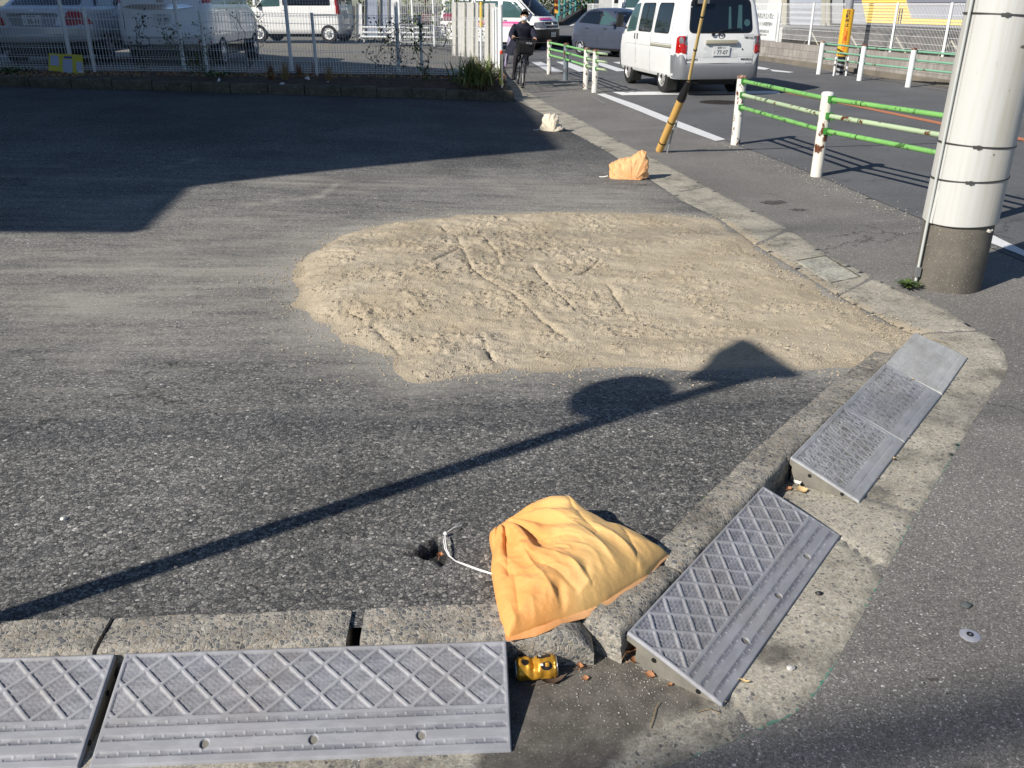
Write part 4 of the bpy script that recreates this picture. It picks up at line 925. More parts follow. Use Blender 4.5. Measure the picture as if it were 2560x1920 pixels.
weed('weed', 'dark red succulent weed in the gap between the kerb stones', 1513, 1550, .045, 60, .035, .03, plain('red_weed', (.12, .018, .02), .7), wd=.005, seed=5)
weed('moss', 'thin green moss line where the lot meets the angled kerb', 1775, 1252, .10, 26, .006, .03, M['leaf_g'], 'moss', seed=6, wd=.004)
weed('moss', 'tiny green moss spot on the kerb back edge at the joint', 845, 1540, .10, 22, .006, .022, M['leaf_g'], 'moss', seed=7, wd=.004)
# ---------------------------------------------------------------- utility pole and its stay
PC = Vector((2.705, 5.115, 0)); PR = .196
def conc_pole():
    m, nt, b = new_mat('pole_concrete'); co = coords(nt)
    n1 = noise_n(nt, co, 3, 5, .65); n2 = noise_n(nt, co, 260, 3, .7)
    c = mixc(nt, ramp(nt, n1, [(.35, 0.0), (.65, 1.0)]), (.135, .122, .10), (.08, .072, .06))
    c = mixc(nt, 1.0, c, ramp(nt, n2, [(.32, .6), (.66, 1.5)]), 'MULTIPLY')
    c = mixc(nt, ramp(nt, noise_n(nt, co, 120, 2), [(.66, 0.0), (.72, 1.0)]), c, (.42, .38, .31))
    nt.links.new(c, b.inputs['Base Color']); b.inputs['Roughness'].default_value = .8; bump(nt, b, n2, .4, .003); return m
def sheet_mat():
    m, nt, b = new_mat('white_cover_sheet'); co = coords(nt)
    scq = noise_n(nt, coords(nt, (14, 14, 3)), 2.5, 7, .8)
    st_ = noise_n(nt, coords(nt, (9, 9, .35)), 1.6, 4, .6); sp = noise_n(nt, coords(nt, (1, 1, .6)), 17, 3, .6)
    c = mixc(nt, ramp(nt, st_, [(.45, 0.0), (.72, .8)]), (.52, .52, .50), (.40, .37, .30))
    c = mixc(nt, ramp(nt, scq, [(.60, 0.0), (.68, .45)]), c, (.30, .29, .27))
    c = mixc(nt, ramp(nt, noise_n(nt, co, 4, 5), [(.5, 0.0), (.75, .4)]), c, (.5, .5, .48))
    c = mixc(nt, ramp(nt, sp, [(.705, 0.0), (.73, 1.0)]), c, (.10, .09, .08))
    nt.links.new(c, b.inputs['Base Color']); b.inputs['Roughness'].default_value = .55; bump(nt, b, noise_n(nt, co, 25, 3), .1, .003); return m
up = thing('utility_pole', 'thick concrete utility pole wrapped in a strapped white sheet', 'utility pole', PC)
MB().lathe([(PR, -.02), (PR, 0)] + [(PR - z / 150, z) for z in (.3, 1, 2, 4, 6, 9, 12)], 64).build('concrete_shaft', conc_pole(), up, smooth=40)
NS = 90; vs = []; zs = [.415, .42, .6, .9, 1.3, 1.8, 2.4, 2.8]
for z in zs:
    for j in range(NS + 1):
        q = R(200) - R(362) * j / NS; r = PR - z / 150 + .010 + .002 * math.sin(5 * q) + (.012 * (1 - S(j / 8.0)) if z < .5 else .006 * (1 - S(j / 6))) + (.006 * j / NS); zz = z + (.012 * math.sin(q * 1.0 + 1.2) if z < .5 else 0)
        vs.append((math.cos(q) * r, math.sin(q) * r, zz))
mb = MB().add(vs, [(i * (NS + 1) + j, (i + 1) * (NS + 1) + j, (i + 1) * (NS + 1) + j + 1, i * (NS + 1) + j + 1) for i in range(len(zs) - 1) for j in range(NS)])
o = mb.build('cover_sheet', sheet_mat(), up, smooth=50, fix=False); sm_ = o.modifiers.new('s', 'SOLIDIFY'); sm_.thickness = .003; sm_.offset = 0
strap_m = plain('steel_strap', (.12, .115, .11), .4, .7)
for z0, tilt in ((.672, .012), (.862, -.006), (1.545, -.010)):
    r = PR - z0 / 150 + .0165; N = 64; vs = []
    for j in range(N):
        q = 2 * math.pi * j / N; zz = z0 + tilt * math.cos(q)
        for dr_, dz in ((0, -.0045), (.0035, -.0045), (.0035, .0045), (0, .0045)): vs.append((math.cos(q) * (r + dr_), math.sin(q) * (r + dr_), zz + dz))
    sp_ = MB().add(vs, [(4 * j + k, 4 * j + (k + 1) % 4, 4 * ((j + 1) % N) + (k + 1) % 4, 4 * ((j + 1) % N) + k) for j in range(N) for k in range(4)]).build('strap', strap_m, up)
    q = R(-115) ; c_ = Vector((math.cos(q) * (r + .006), math.sin(q) * (r + .006), z0 + tilt * math.cos(q))); mb = MB(); mb.box(c_, (.045, .008, .014), (0, 0, q + R(90))); mb.box(c_ + Vector((.004, -.004, 0)), (.014, .010, .020), (0, 0, q + R(90)))
    mb.build('buckle', strap_m, sp_)
q = R(193)
MB().tube([(math.cos(q) * (PR + .026), math.sin(q) * (PR + .026), z) for z in (.0, .5, 1.2, 2.0, 3.0)], .0085, 10).build('earth_wire_tube', plain('pale_grey_tube', (.50, .52, .50), .5), up, smooth=60)
mb = MB(); mb.box((math.cos(q) * (PR + .026), math.sin(q) * (PR + .026), .10), (.026, .03, .06)); mb.build('tube_foot', M['steel'], up)
q = R(-62); c_ = Vector((math.cos(q) * (PR + .002), math.sin(q) * (PR + .002), .385)); e = c_.normalized()
mb = MB(); mb.tube([c_ - e * .004, c_ + e * .012], .017, 20); mb.build('step_bolt_socket', plain('plastic_ring', (.55, .52, .45), .6), up, smooth=40)
mb = MB(); mb.tube([c_ + e * .006, c_ + e * .0135], .008, 16); mb.build('socket_hole', M['black'], up)
# stay wire
gs = G(1643, 380); A0 = Vector((gs.x, gs.y, 0)); bam = plain('bamboo_yellow_cover', (.60, .36, .10), .45, c2=(.50, .30, .10), scale=20, amount=.6, stretch=(3, 3, .4)); bam2 = plain('pale_bamboo_cover', (.62, .45, .19), .5, c2=(.5, .34, .14), scale=14, stretch=(3, 3, .4))
gw = thing('stay_wire', 'slanting stay of the utility pole in a yellow bamboo-like cover with a black collar', 'stay wire', A0)
T1 = on_wall(1706, 241, (A0.x, A0.y), (.26, -.5)); T1 = at(1706, 241, 9.92); T0 = at(1648, 376, 10.34); T0.z = max(T0.z, .01)
T2 = at(1722, 203, 9.8); T3 = at(1763, 5, 9.30); TP = Vector((PC.x - .1, PC.y + .15, 8.2))
lz = [p - A0 for p in (T0, T1, T2, T3, TP)]
MB().tube([lz[0], lz[0].lerp(lz[1], .3), lz[0].lerp(lz[1], .65), lz[1]], [.043, .044, .044, .043], 20).build('thick_cover', bam, gw, smooth=50)
MB().tube([lz[1] - (lz[1] - lz[0]).normalized() * .05, lz[1], lz[1].lerp(lz[2], .5), lz[2]], [.047, .047, .036, .024], 20).build('collar', M['black'], gw, smooth=50)
up2 = [lz[2].lerp(lz[3], t) for t in (-.05, .3, .6, 1.0)] + [lz[3].lerp(lz[4], .35)]
MB().tube(up2, .0175, 14).build('upper_cover', bam2, gw, smooth=50)
for t in (.02, .42, .83):
    p = lz[2].lerp(lz[3], t); d_ = (lz[3] - lz[2]).normalized(); MB().tube([p - d_ * .008, p + d_ * .008], .0205, 14).build('black_band', M['black'], gw, smooth=50)
for t in (.16, .55):
    p = lz[0].lerp(lz[1], t); d_ = (lz[1] - lz[0]).normalized(); MB().tube([p - d_ * .007, p + d_ * .007], .0475, 18).build('black_band', M['black'], gw, smooth=50)
MB().tube([lz[3], lz[4]], .006, 8).build('steel_wire', M['steel'], gw)
e0, e1, e2 = [at(a, b, 10.25) - A0 for a, b in ((1668, 381), (1684, 320), (1691, 305))]; e0.z = 0
MB().tube([e0, e1, e2], .011, 10).build('anchor_rod', M['steel'], gw, smooth=50)
mb = MB(); mb.tube([at(a, b, 10.2) - A0 for a, b in ((1690, 318), (1694, 300), (1687, 290), (1680, 302), (1684, 318))], .006, 8); mb.tube([at(a, b, 10.15) - A0 for a, b in ((1690, 300), (1697, 270), (1703, 232))], .003, 6); mb.build('shackle', M['steel'], gw, smooth=50)
# ---------------------------------------------------------------- guardrails
def guardrail(label, posts, mats, rail_sets, ph=.81, pr=.057, rr=.0225, group='pipe guardrails beside the road', capm=None, brk=None, front=0.0):
    o = Vector(posts[0]); t = thing('guardrail', label, 'guardrail', (o.x, o.y, 0), 0, group)
    P = [Vector((p[0] - o.x, p[1] - o.y, 0)) for p in posts]
    for i, p in enumerate(P):
        m_ = mats[i % len(mats)]
        po = MB().lathe([(pr, -.02), (pr, ph - .012)], 28, p).build('post', m_, t, smooth=40)
        MB().lathe([(pr + .003, ph - .03), (pr + .003, ph - .008), (pr - .012, ph + .006), (.001, ph + .012)], 28, p).build('post_cap', (capm or [M['rust_cap']])[i % len(capm or [1])], po, smooth=50)
    for a, b, z, m_ in rail_sets:
        pa = P[a] if not isinstance(a, Vector) else a; pb_ = P[b] if not isinstance(b, Vector) else b
        d_ = (pb_ - pa).normalized(); n_ = Vector((d_.y, -d_.x, 0)) * front
        s0, s1 = pa + d_ * (pr + .025 if not front else 0), pb_ - d_ * (pr + .004 if not front else 0)
        rl = MB().tube([s0 + n_ + Vector((0, 0, z)), s1 + n_ + Vector((0, 0, z))], rr, 14).build('rail', m_, t, smooth=50)
        if brk:
            mb = MB(); c_ = pa + d_ * (pr + .012) + Vector((0, 0, z)); ang_ = math.atan2(d_.y, d_.x)
            mb.box(c_, (.045, .060, .062), (0, 0, ang_)); mb.box(c_ + d_ * .05 + Vector((0, 0, -.028)), (.05, .012, .014), (0, 0, ang_)); mb.box(c_ + d_ * .04 + Vector((0, 0, -.032)), (.012, .012, .02), (0, 0, ang_))
            mb.build('bracket', brk, rl, bevel=.003)
            jp = s0 + d_ * .42; 
            if z > .5 or True: MB().tube([jp + Vector((0, 0, z)) - d_ * .006, jp + Vector((0, 0, z)) + d_ * .006], rr + .0015, 14).build('joint_ring', M['leaf_d'], rl, smooth=50)
    return t
M['rust_cap'] = rusty('rusted_cap', (.35, .25, .18), thr=.45, scale=20)
M['white_cap'] = plain('white_cap', (.75, .73, .70), .4)
g0, g1 = G(1838, 362), G(2040, 441); gd = (g1 - g0); g2 = Vector((3.79, 6.82, 0)); 
guardrail('near guardrail with bright green pipes and rusty white posts, left of the utility pole', [xy(g0), xy(g1), xy(g2)], [M['post_rust'], rusty('cream_post_paint', (.74, .71, .62), thr=.575, scale=13), M['post_rust']],
          [(0, 1, .752, M['green']), (0, 1, .597, M['green_old']), (0, 1, .452, M['green']), (1, 2, .752, M['green']), (1, 2, .597, M['green_old']), (1, 2, .452, M['green'])], brk=M['green_brk'], capm=[M['rust_cap'], M['white_cap'], M['rust_cap']])
mp = [G(1372.5, 186), G(1413.6, 201), G(1464, 223), G(1486, 231.5)]
mL = [xy(p) for p in mp]; mo = Vector(mL[0]); endp = Vector((mL[3][0] - mo.x + .18, mL[3][1] - mo.y - .55, 0))
M['green_lt'] = plain('light_green_paint', (.22, .50, .17), .4, c2=(.16, .40, .12), scale=6)
guardrail('short guardrail of four uneven posts with light green pipes by the crosswalk', mL, [M['post_rust'], M['post_grey'], M['post_rust'], M['post_rust']],
          [(0, 1, .735, M['green_lt']), (0, 1, .59, M['green_lt']), (0, 1, .45, M['green_lt']), (1, 2, .735, M['green_lt']), (1, 2, .59, M['green_lt']), (1, 2, .45, M['green_lt']), (2, 3, .735, M['green_old']), (2, 3, .59, M['green_old']), (2, 3, .45, M['green_old']), (3, endp, .735, M['green_old']), (3, endp, .59, M['green_old']), (3, endp, .45, M['green_old'])], brk=M['green_brk'], ph=.79)
fp = [G(2046, 186), G(2147.6, 202), G(2269, 218.5)]; fs_ = [xy(p) for p in fp]; ex = Vector(fs_[2]) - Vector(fs_[1]); fs_ += [tuple(Vector(fs_[2]) + ex * k) for k in (1, 2, 3)]
fo = Vector(fs_[0]); st0 = Vector((-.0, .35, 0)); en = Vector((fs_[5][0] - fo.x, fs_[5][1] - fo.y, 0))
def seg_r(z): return [(st0, 1, z, M['green_far']), (1, 2, z, M['green_far']), (2, 3, z, M['green_far']), (3, 4, z, M['green_far']), (4, 5, z, M['green_far'])]
guardrail('far guardrail with weathered mint-green pipes in front of the concrete block wall', fs_, [M['white_post']], seg_r(.70) + seg_r(.53) + seg_r(.365), ph=.765, rr=.021, front=-.085)
# ================================================================ VEHICLES
class Body:
    """horizontal slices: rows (z, x_rear, x_front, half width, corner radius front, rear); x forward, y left"""
    def __init__(s, rows, bf=.06, br=.04):
        s.r = np.array(rows, float); s.bf, s.br = bf, br
    def row(s, z): return [float(np.interp(z, s.r[:, 0], s.r[:, k])) for k in range(1, 6)]
    def fx(s, y, z):
        xr, xf, hw, cf, cr = s.row(z); y = min(abs(y), hw); x = xf
        if y > hw - cf: x = xf - cf + math.sqrt(max(0, cf * cf - (y - hw + cf) ** 2))
        return x - s.bf * (y / hw) ** 2
    def rx(s, y, z):
        xr, xf, hw, cf, cr = s.row(z); y = min(abs(y), hw); x = xr
        if y > hw - cr: x = xr + cr - math.sqrt(max(0, cr * cr - (y - hw + cr) ** 2))
        return x + s.br * (y / hw) ** 2
    def sy(s, x, z):
        xr, xf, hw, cf, cr = s.row(z); y = hw; xx = x + s.bf * .9 if x > (xr + xf) / 2 else x - s.br * .9
        if xx > xf - cf: y = hw - cf + math.sqrt(max(0, cf * cf - (min(xx, xf) - xf + cf) ** 2))
        if xx < xr + cr: y = hw - cr + math.sqrt(max(0, cr * cr - (xr + cr - max(xx, xr)) ** 2))
        return y
    def ring(s, z, grow=0.0, K=6, ns=10):
        xr, xf, hw, cf, cr = s.row(z); xr -= grow; xf += grow; hw += grow; out = []
        for i in range(ns): out.append((xr + cr + (xf - cf - xr - cr) * i / ns, -hw))
        for i in range(K): q = -math.pi / 2 + math.pi / 2 * i / K; out.append((xf - cf + cf * math.cos(q), -hw + cf + cf * math.sin(q)))
        for i in range(ns): out.append((xf, (-hw + cf) + 2 * (hw - cf) * i / ns))
        for i in range(K): q = math.pi / 2 * i / K; out.append((xf - cf + cf * math.cos(q), hw - cf + cf * math.sin(q)))
        for i in range(ns): out.append((xf - cf - (xf - cf - xr - cr) * i / ns, hw))
        for i in range(K): q = math.pi / 2 + math.pi / 2 * i / K; out.append((xr + cr + cr * math.cos(q), hw - cr + cr * math.sin(q)))
        for i in range(ns): out.append((xr, hw - cr - 2 * (hw - cr) * i / ns))
        for i in range(K): q = math.pi + math.pi / 2 * i / K; out.append((xr + cr + cr * math.cos(q), -hw + cr + cr * math.sin(q)))
        res = []
        for (x, y) in out:
            t = (x - xr) / (xf - xr); bul = (y / hw) ** 2
            res.append((x - s.bf * bul * S((t - .5) * 2) + s.br * bul * S((.5 - t) * 2), y, z))
        return res
    def shell(s, name, mats, parent, z0=None, z1=None, grow=0.0, cuts=(), smooth=40, n=None, crown=.02):
        z0 = s.r[0, 0] if z0 is None else z0; z1 = s.r[-1, 0] if z1 is None else z1
        zs = sorted(set([z0, z1] + [z for z in s.r[:, 0] if z0 < z < z1] + list(np.linspace(z0, z1, n or 14)))); mb = MB(); vs = []
        for z in zs: vs += s.ring(z, grow)
        N = len(s.ring(zs[0])); fs = [(i * N + j, i * N + (j + 1) % N, (i + 1) * N + (j + 1) % N, (i + 1) * N + j) for i in range(len(zs) - 1) for j in range(N)]
        fs.append(tuple(reversed(range(N))))
        top = vs[-N:]; cx = sum(v[0] for v in top) / N; k0 = (len(zs) - 1) * N; cur = k0
        for sc in (.9, .6, .3):
            k = len(vs); vs += [(cx + (v[0] - cx) * sc, v[1] * sc, v[2] + crown * (1 - sc ** 2)) for v in top]
            fs += [(cur + j, cur + (j + 1) % N, k + (j + 1) % N, k + j) for j in range(N)]; cur = k
        fs.append(tuple(cur + j for j in range(N)))
        o = mb.add(vs, fs).build(name, mats, parent)
        if cuts:
            cm = MB()
            for (cx_, cz_, r_) in cuts: cm.lathe([(r_, -3), (r_, 3)], 40, (cx_, 0, cz_), 'y')
            co_ = cm.build('cutter', M['black']); md = o.modifiers.new('b', 'BOOLEAN'); md.object = co_; md.operation = 'DIFFERENCE'; md.solver = 'EXACT'
            bpy.context.view_layer.update(); dg = bpy.context.evaluated_depsgraph_get(); me = bpy.data.meshes.new_from_object(o.evaluated_get(dg))
            o.modifiers.clear(); o.data = me; bpy.data.objects.remove(co_)
            me.materials.clear(); me.materials.append(mats if not isinstance(mats, (list, tuple)) else mats[0]); me.materials.append(M['black'])
            for p in me.polygons:
                p.material_index = 0; c = p.center
                for (cx_, cz_, r_) in cuts:
                    if all(abs(math.hypot(me.vertices[v_].co.x - cx_, me.vertices[v_].co.z - cz_) - r_) < .003 for v_ in p.vertices): p.material_index = 1
        o.data.shade_smooth(); o.data.set_sharp_from_angle(angle=R(smooth)); return o
    def panel(s, name, side, poly, mat, parent, off=.006, rings=5, rnd=0.0, thick=.012):
        # poly: outline in (x,z) for sides 'L'/'R', (y,z) for 'F'/'B'
        if rnd:
            q = []; n = len(poly)
            for i in range(n):
                p, a, b = Vector(poly[i]), Vector(poly[i - 1]), Vector(poly[(i + 1) % n]); ra = min(rnd, (a - p).length * .45); rb = min(rnd, (b - p).length * .45)
                pa, pb_ = p + (a - p).normalized() * ra, p + (b - p).normalized() * rb
                for k in range(5): t = k / 4; q.append(pa * (1 - t) ** 2 + p * 2 * t * (1 - t) + pb_ * t * t)
            poly = [tuple(v) for v in q]
        # densify
        dn = []; n = len(poly)
        for i in range(n):
            a, b = Vector(poly[i]), Vector(poly[(i + 1) % n]); m_ = max(1, int((b - a).length / .12))
            for k in range(m_): dn.append(a.lerp(b, k / m_))
        cx = sum((Vector(p) for p in dn), Vector((0, 0))) / len(dn); n = len(dn); vs = []; N = n
        def place(u, z, o_):
            if side == 'L': return (u, s.sy(u, z) + o_, z)
            if side == 'R': return (u, -s.sy(u, z) - o_, z)
            if side == 'F': return (s.fx(u, z) + o_, u, z)
            return (s.rx(u, z) - o_, u, z)
        for k in range(rings + 1):
            t = k / rings
            for p in dn: q = cx + (Vector(p) - cx) * max(t, .001); vs.append(place(q.x, q.y, off))
        vs += [place(p.x, p.y, off - thick) for p in dn]
        fs = [(k * N + j, k * N + (j + 1) % N, (k + 1) * N + (j + 1) % N, (k + 1) * N + j) for k in range(rings + 1) for j in range(N)]
        fs.append(tuple(range(N)))
        return MB().add(vs, fs).build(name, mat, parent, smooth=60)
def wheel(parent, x, y, r, w_, rim_m, kind='steel', side=1):
    t = MB().lathe([(r * .62, -w_ / 2), (r * .93, -w_ / 2), (r, -w_ / 2 + .025), (r, w_ / 2 - .025), (r * .93, w_ / 2), (r * .62, w_ / 2)], 40, (x, y, r), 'y', closed=True).build('wheel', M['darkrub'], parent, smooth=50)
    R_ = r * .64; f = y + side * w_ / 2; d = side
    rim = MB().lathe([(R_, f - d * .03), (R_, f - d * .004), (R_ * .93, f + d * .002), (R_ * .86, f - d * .022), (R_ * .5, f - d * .012), (R_ * .35, f + d * .004), (.001, f + d * .006)], 36, (x, 0, r), 'y').build('rim', rim_m, t, smooth=40)
    mb = MB()
    if kind == 'steel':
        for k in range(8): q = 2 * math.pi * k / 8; mb.lathe([(R_ * .085, f - d * .012), (R_ * .085, f - d * .0105)], 10, (x + R_ * .68 * math.cos(q), 0, r + R_ * .68 * math.sin(q)), 'y')
        mb.lathe([(R_ * .2, f), (R_ * .18, f + d * .012)], 16, (x, 0, r), 'y')
    else:
        for k in range(kind):
            q = 2 * math.pi * (k + .5) / kind; pts = []
            for rr, aw in ((.42, .10), (.80, .30), (.80, -.30), (.42, -.10)): a = q + aw * 5 / kind; pts.append(Vector((x + R_ * rr * math.cos(a), f - d * .004, r + R_ * rr * math.sin(a))))
            mb.prism3(pts, (0, d * .009, 0))
    mb.build('rim_openings', M['black'], rim); return t
def plate(parent, c, rot, small, kana, num, face_off=.006):
    # c centre, rot: Euler turning +z-facing text upright and outward
    E = Euler(rot).to_matrix(); c = Vector(c); n = E @ Vector((0, 0, 1))
    mb = MB(); mb.box((0, 0, 0), (.33, .165, .006)); o = mb.build('licence_plate', M['plate'], parent, bevel=.002)
    o.location = c; o.rotation_euler = rot
    text_part('plate_number', num, .098, M['ink'], o, (.022, -.026, .0035), (0, 0, 0), sx=.92, bold=.0015)
    if kana: text_part('plate_kana', kana, .038, M['ink'], o, (-.135, -.026, .0035), (0, 0, 0))
    if small: text_part('plate_region', small, .042, M['ink'], o, (0, .054, .0035), (0, 0, 0))
    return o
REAR = (R(90), 0, R(-90)); FRONT = (R(90), 0, R(90))
def bar(name, pts, r, mat, parent, n=8): return MB().tube(pts, r, n).build(name, mat, parent, smooth=60)
def strip(body, name, side, x0, x1, z0, z1, mat, parent, off=.004): return body.panel(name, side, [(x0, z0), (x1, z0), (x1, z1), (x0, z1)], mat, parent, off, rings=1, thick=.008)
# ---------------------------------------------------------------- white one-box van, seen from behind
def cargo_van(loc, rz):
    t = thing('van', 'dull white cargo van seen from behind on the road, right of the short guardrail', 'van', loc, rz)
    B = Body([(.30, .10, 3.98, .76, .25, .10), (.36, .02, 4.02, .79, .28, .12), (.55, .0, 4.05, .805, .30, .12), (.78, .0, 4.03, .815, .32, .10), (.98, .02, 3.98, .81, .34, .10), (1.08, .04, 3.90, .80, .34, .10), (1.3, .09, 3.68, .765, .34, .10), (1.55, .15, 3.42, .72, .34, .10), (1.76, .22, 3.12, .665, .32, .12), (1.83, .28, 3.02, .62, .32, .16), (1.87, .38, 2.90, .54, .32, .20)], .10, .03)
    wb, rr = 2.22, .305; ax, fx_ = .92, .92 + 2.22
    B.shell('body', M['pw_old'], t, cuts=((ax, .33, .37), (fx_, .33, .37)), n=22)
    for x in (ax, fx_):
        for s_ in (1, -1): wheel(t, x, s_ * .70, rr, .17, M['psil'] if 0 else plain('steel_wheel', (.50, .50, .50), .4, .5, c2=(.25, .2, .15), scale=30), 'steel', s_)
    Bb = Body([(.30, -.05, 4.05, .79, .25, .10), (.58, -.05, 4.05, .82, .28, .09), (.66, -.02, 4.05, .822, .28, .09)], .1, .02)
    # rear bumper with upturned ends
    pts = []; mb = MB(); N = 40; vs = []
    for i in range(N + 1):
        y = -.815 + 1.63 * i / N; e = max(0, abs(y) - .60) / .215; x = B.rx(y, .5) - .055 + .02 * e
        zt = .575 + .17 * S((abs(y) - .675) / .04)
        for xx, zz in ((x + .012, .32), (x, .36), (x - .012, .52), (x, zt - .015), (x + .03, zt), (x + .13, zt), (x + .13, .32)): vs.append((xx, y, zz))
    fs = [(i * 7 + k, (i + 1) * 7 + k, (i + 1) * 7 + (k + 1) % 7, i * 7 + (k + 1) % 7) for i in range(N) for k in range(7)]; fs += [tuple(range(7)), tuple(N * 7 + k for k in reversed(range(7)))]
    MB().add(vs, fs).build('rear_bumper', M['bump_g'], t, smooth=50)
    for s_ in (1, -1): strip(B, 'bumper_end', 'L' if s_ > 0 else 'R', .03, .42, .33, .72, M['bump_g'], t, .008)
    fb = B.shell('front_bumper', M['bump_g'], t, z0=.32, z1=.62, grow=.012, n=3); bm = bmesh.new(); bm.from_mesh(fb.data); bmesh.ops.delete(bm, geom=[v for v in bm.verts if v.co.x < 3.62], context='VERTS'); bm.to_mesh(fb.data); bm.free()
    w_ = B.panel('rear_window', 'B', [(-.60, 1.13), (.60, 1.13), (.55, 1.66), (-.55, 1.66)], M['glass'], t, .006, rnd=.10)
    B.panel('rear_window_rubber', 'B', [(-.625, 1.10), (.625, 1.10), (.575, 1.69), (-.575, 1.69)], M['black'], t, .002, rnd=.11)
    # things seen through the glass : round sticker, headrest frames
    ps = plain('faded_teal_shape', (.05, .11, .12), .3)
    B.panel('window_sticker', 'B', [(-.50 + .06 * math.cos(a), 1.28 + .06 * math.sin(a)) for a in [k * math.pi / 8 for k in range(16)]], ps, w_, .009, rings=2, thick=.002)
    B.panel('seat_silhouette', 'B', [(-.19, 1.16), (-.13, 1.16), (-.14, 1.55), (-.18, 1.55)], ps, w_, .0085, rings=1, thick=.002); B.panel('seat_silhouette', 'B', [(-.40, 1.16), (-.30, 1.16), (-.33, 1.58), (-.40, 1.58)], ps, w_, .0085, rings=1, thick=.002)
    sx = [(2.72, 3.42, 1.10, 1.58), (1.72, 2.55, 1.10, 1.62), (.62, 1.50, 1.10, 1.62)]
    for side in 'LR':
        B.panel('side_window', side, [(2.68, 1.09), (3.30, 1.05), (3.14, 1.58), (2.68, 1.62)], M['glass_l'], t, .006, rnd=.05)
        for (a, b) in ((1.70, 2.52), (.66, 1.50)):
            B.panel('side_window', side, [(a, 1.10), (b, 1.10), (b - .02, 1.60), (a + .04, 1.60)], M['glass'], t, .006, rnd=.07)
            B.panel('window_rubber', side, [(a - .02, 1.08), (b + .02, 1.08), (b, 1.62), (a + .02, 1.62)], M['black'], t, .003, rnd=.08)
        strip(B, 'window_divider', side, 2.10, 2.13, 1.11, 1.59, M['black'], t, .009)
        strip(B, 'slide_rail', side, .42, 1.64, .845, .885, M['beige'], t, .008); strip(B, 'slide_rail_gap', side, .42, 1.64, .835, .848, M['black'], t, .006)
        for x_, z0, z1 in ((1.655, .36, 1.70), (2.60, .34, 1.72), (.50, .74, 1.72)): strip(B, 'door_gap', side, x_, x_ + .008, z0, z1, M['bump_g'], t, .0025)
        strip(B, 'crease', side, .1, 1.62, .90, .906, M['bump_g'], t, .002); strip(B, 'crease', side, 1.70, 3.3, .83, .834, M['bump_g'], t, .002)
        for x_ in (2.50, 2.68): strip(B, 'door_handle', side, x_, x_ + .035, .93, 1.04, M['black'], t, .014)
        q = 1 if side == 'L' else -1
        bar('mirror_arm', [(3.32, q * .78, 1.12), (3.42, q * .90, 1.18)], .016, M['black'], t); mb = MB(); mb.box((3.44, q * .93, 1.27), (.07, .15, .26)); mb.build('door_mirror', M['black'], t, bevel=.025, smooth=60)
        B.panel('tail_lamp', side, [(.02, .76), (.15, .76), (.15, 1.02), (.10, 1.06), (.02, 1.06)], M['red_l'], t, .012)
        mb = MB(); mb.box((.60 - .05, q * .70, .20), (.012, .20, .26), (0, -.25, 0)); mb.build('mud_flap', M['darkrub'], t); mb = MB(); mb.box((fx_ - .40, q * .70, .20), (.012, .20, .22), (0, -.25, 0)); mb.build('mud_flap', M['darkrub'], t)
    for s_ in (1, -1):
        a, b = sorted((s_ * .665, s_ * .815)); B.panel('lamp_lens_red', 'B', [(a, .76), (b, .76), (b, .905), (a, .905)], M['red_l'], t, .014, rnd=.015)
        B.panel('lamp_lens_clear', 'B', [(a, .91), (b, .91), (b, 1.06), (a, 1.06)] if s_ < 0 else [(a, .91), (b, .91), (b - .0, 1.0), (b - .06, 1.06), (a, 1.06)], M['clear_l'], t, .013, rnd=.02)
        for (x_, z0, z1) in ((s_ * .648, .585, 1.08),): strip_ = B.panel('hatch_gap', 'B', [(x_ - .004, z0), (x_ + .004, z0), (x_ + .004, z1), (x_ - .004, z1)], M['bump_g'], t, .002, rings=1, thick=.004)
    B.panel('hatch_gap', 'B', [(-.645, .582), (.645, .582), (.645, .592), (-.645, .592)], M['black'], t, .003, rings=1, thick=.004)
    B.panel('plate_recess', 'B', [(-.34, .685), (.36, .685), (.31, .935), (-.31, .935)], plain('recess_paint', (.66, .67, .67), .4), t, .003, rnd=.02)
    mb = MB(); x_ = B.rx(0, .93) - .02; mb.box((x_, 0, .955), (.06, .62, .07), (0, .2, 0)); mb.build('plate_garnish', M['beige'], t, bevel=.018, smooth=50)
    plate(t, (B.rx(0, .80) - .02, .0, .80), REAR, '高崎 410', 'さ', '77-07')
    B.panel('crease', 'B', [(-.64, .70), (.64, .70), (.64, .706), (-.64, .706)], plain('shade_line', (.5, .5, .5), .5), t, .0015, rings=1, thick=.003)
    # round badge on the hatch: ring with a winged stroke
    bx_ = B.rx(0, 1.07) - .010
    em = MB().lathe([(.050, -.004), (.060, -.004), (.060, .004), (.050, .004)], 32, axis='x', closed=True).build('badge', M['inkk'], t, smooth=40); em.location = (bx_, -.0, 1.065)
    for s_ in (1, -1): MB().tube([(0, s_ * .052, .012), (0, s_ * .028, .022), (0, s_ * .012, .006), (0, 0, -.014)], .006, 8).build('badge_wing', M['inkk'], em, smooth=60)
    wp = [(B.rx(.16, 1.08) - .03, .17, 1.085), (B.rx(.0, 1.16) - .03, -.02, 1.165), (B.rx(-.3, 1.18) - .022, -.36, 1.185)]
    bar('rear_wiper', wp, .009, M['black'], t); mb = MB(); mb.box(wp[0], (.03, .06, .05)); mb.build('wiper_pivot', M['black'], t, bevel=.01)
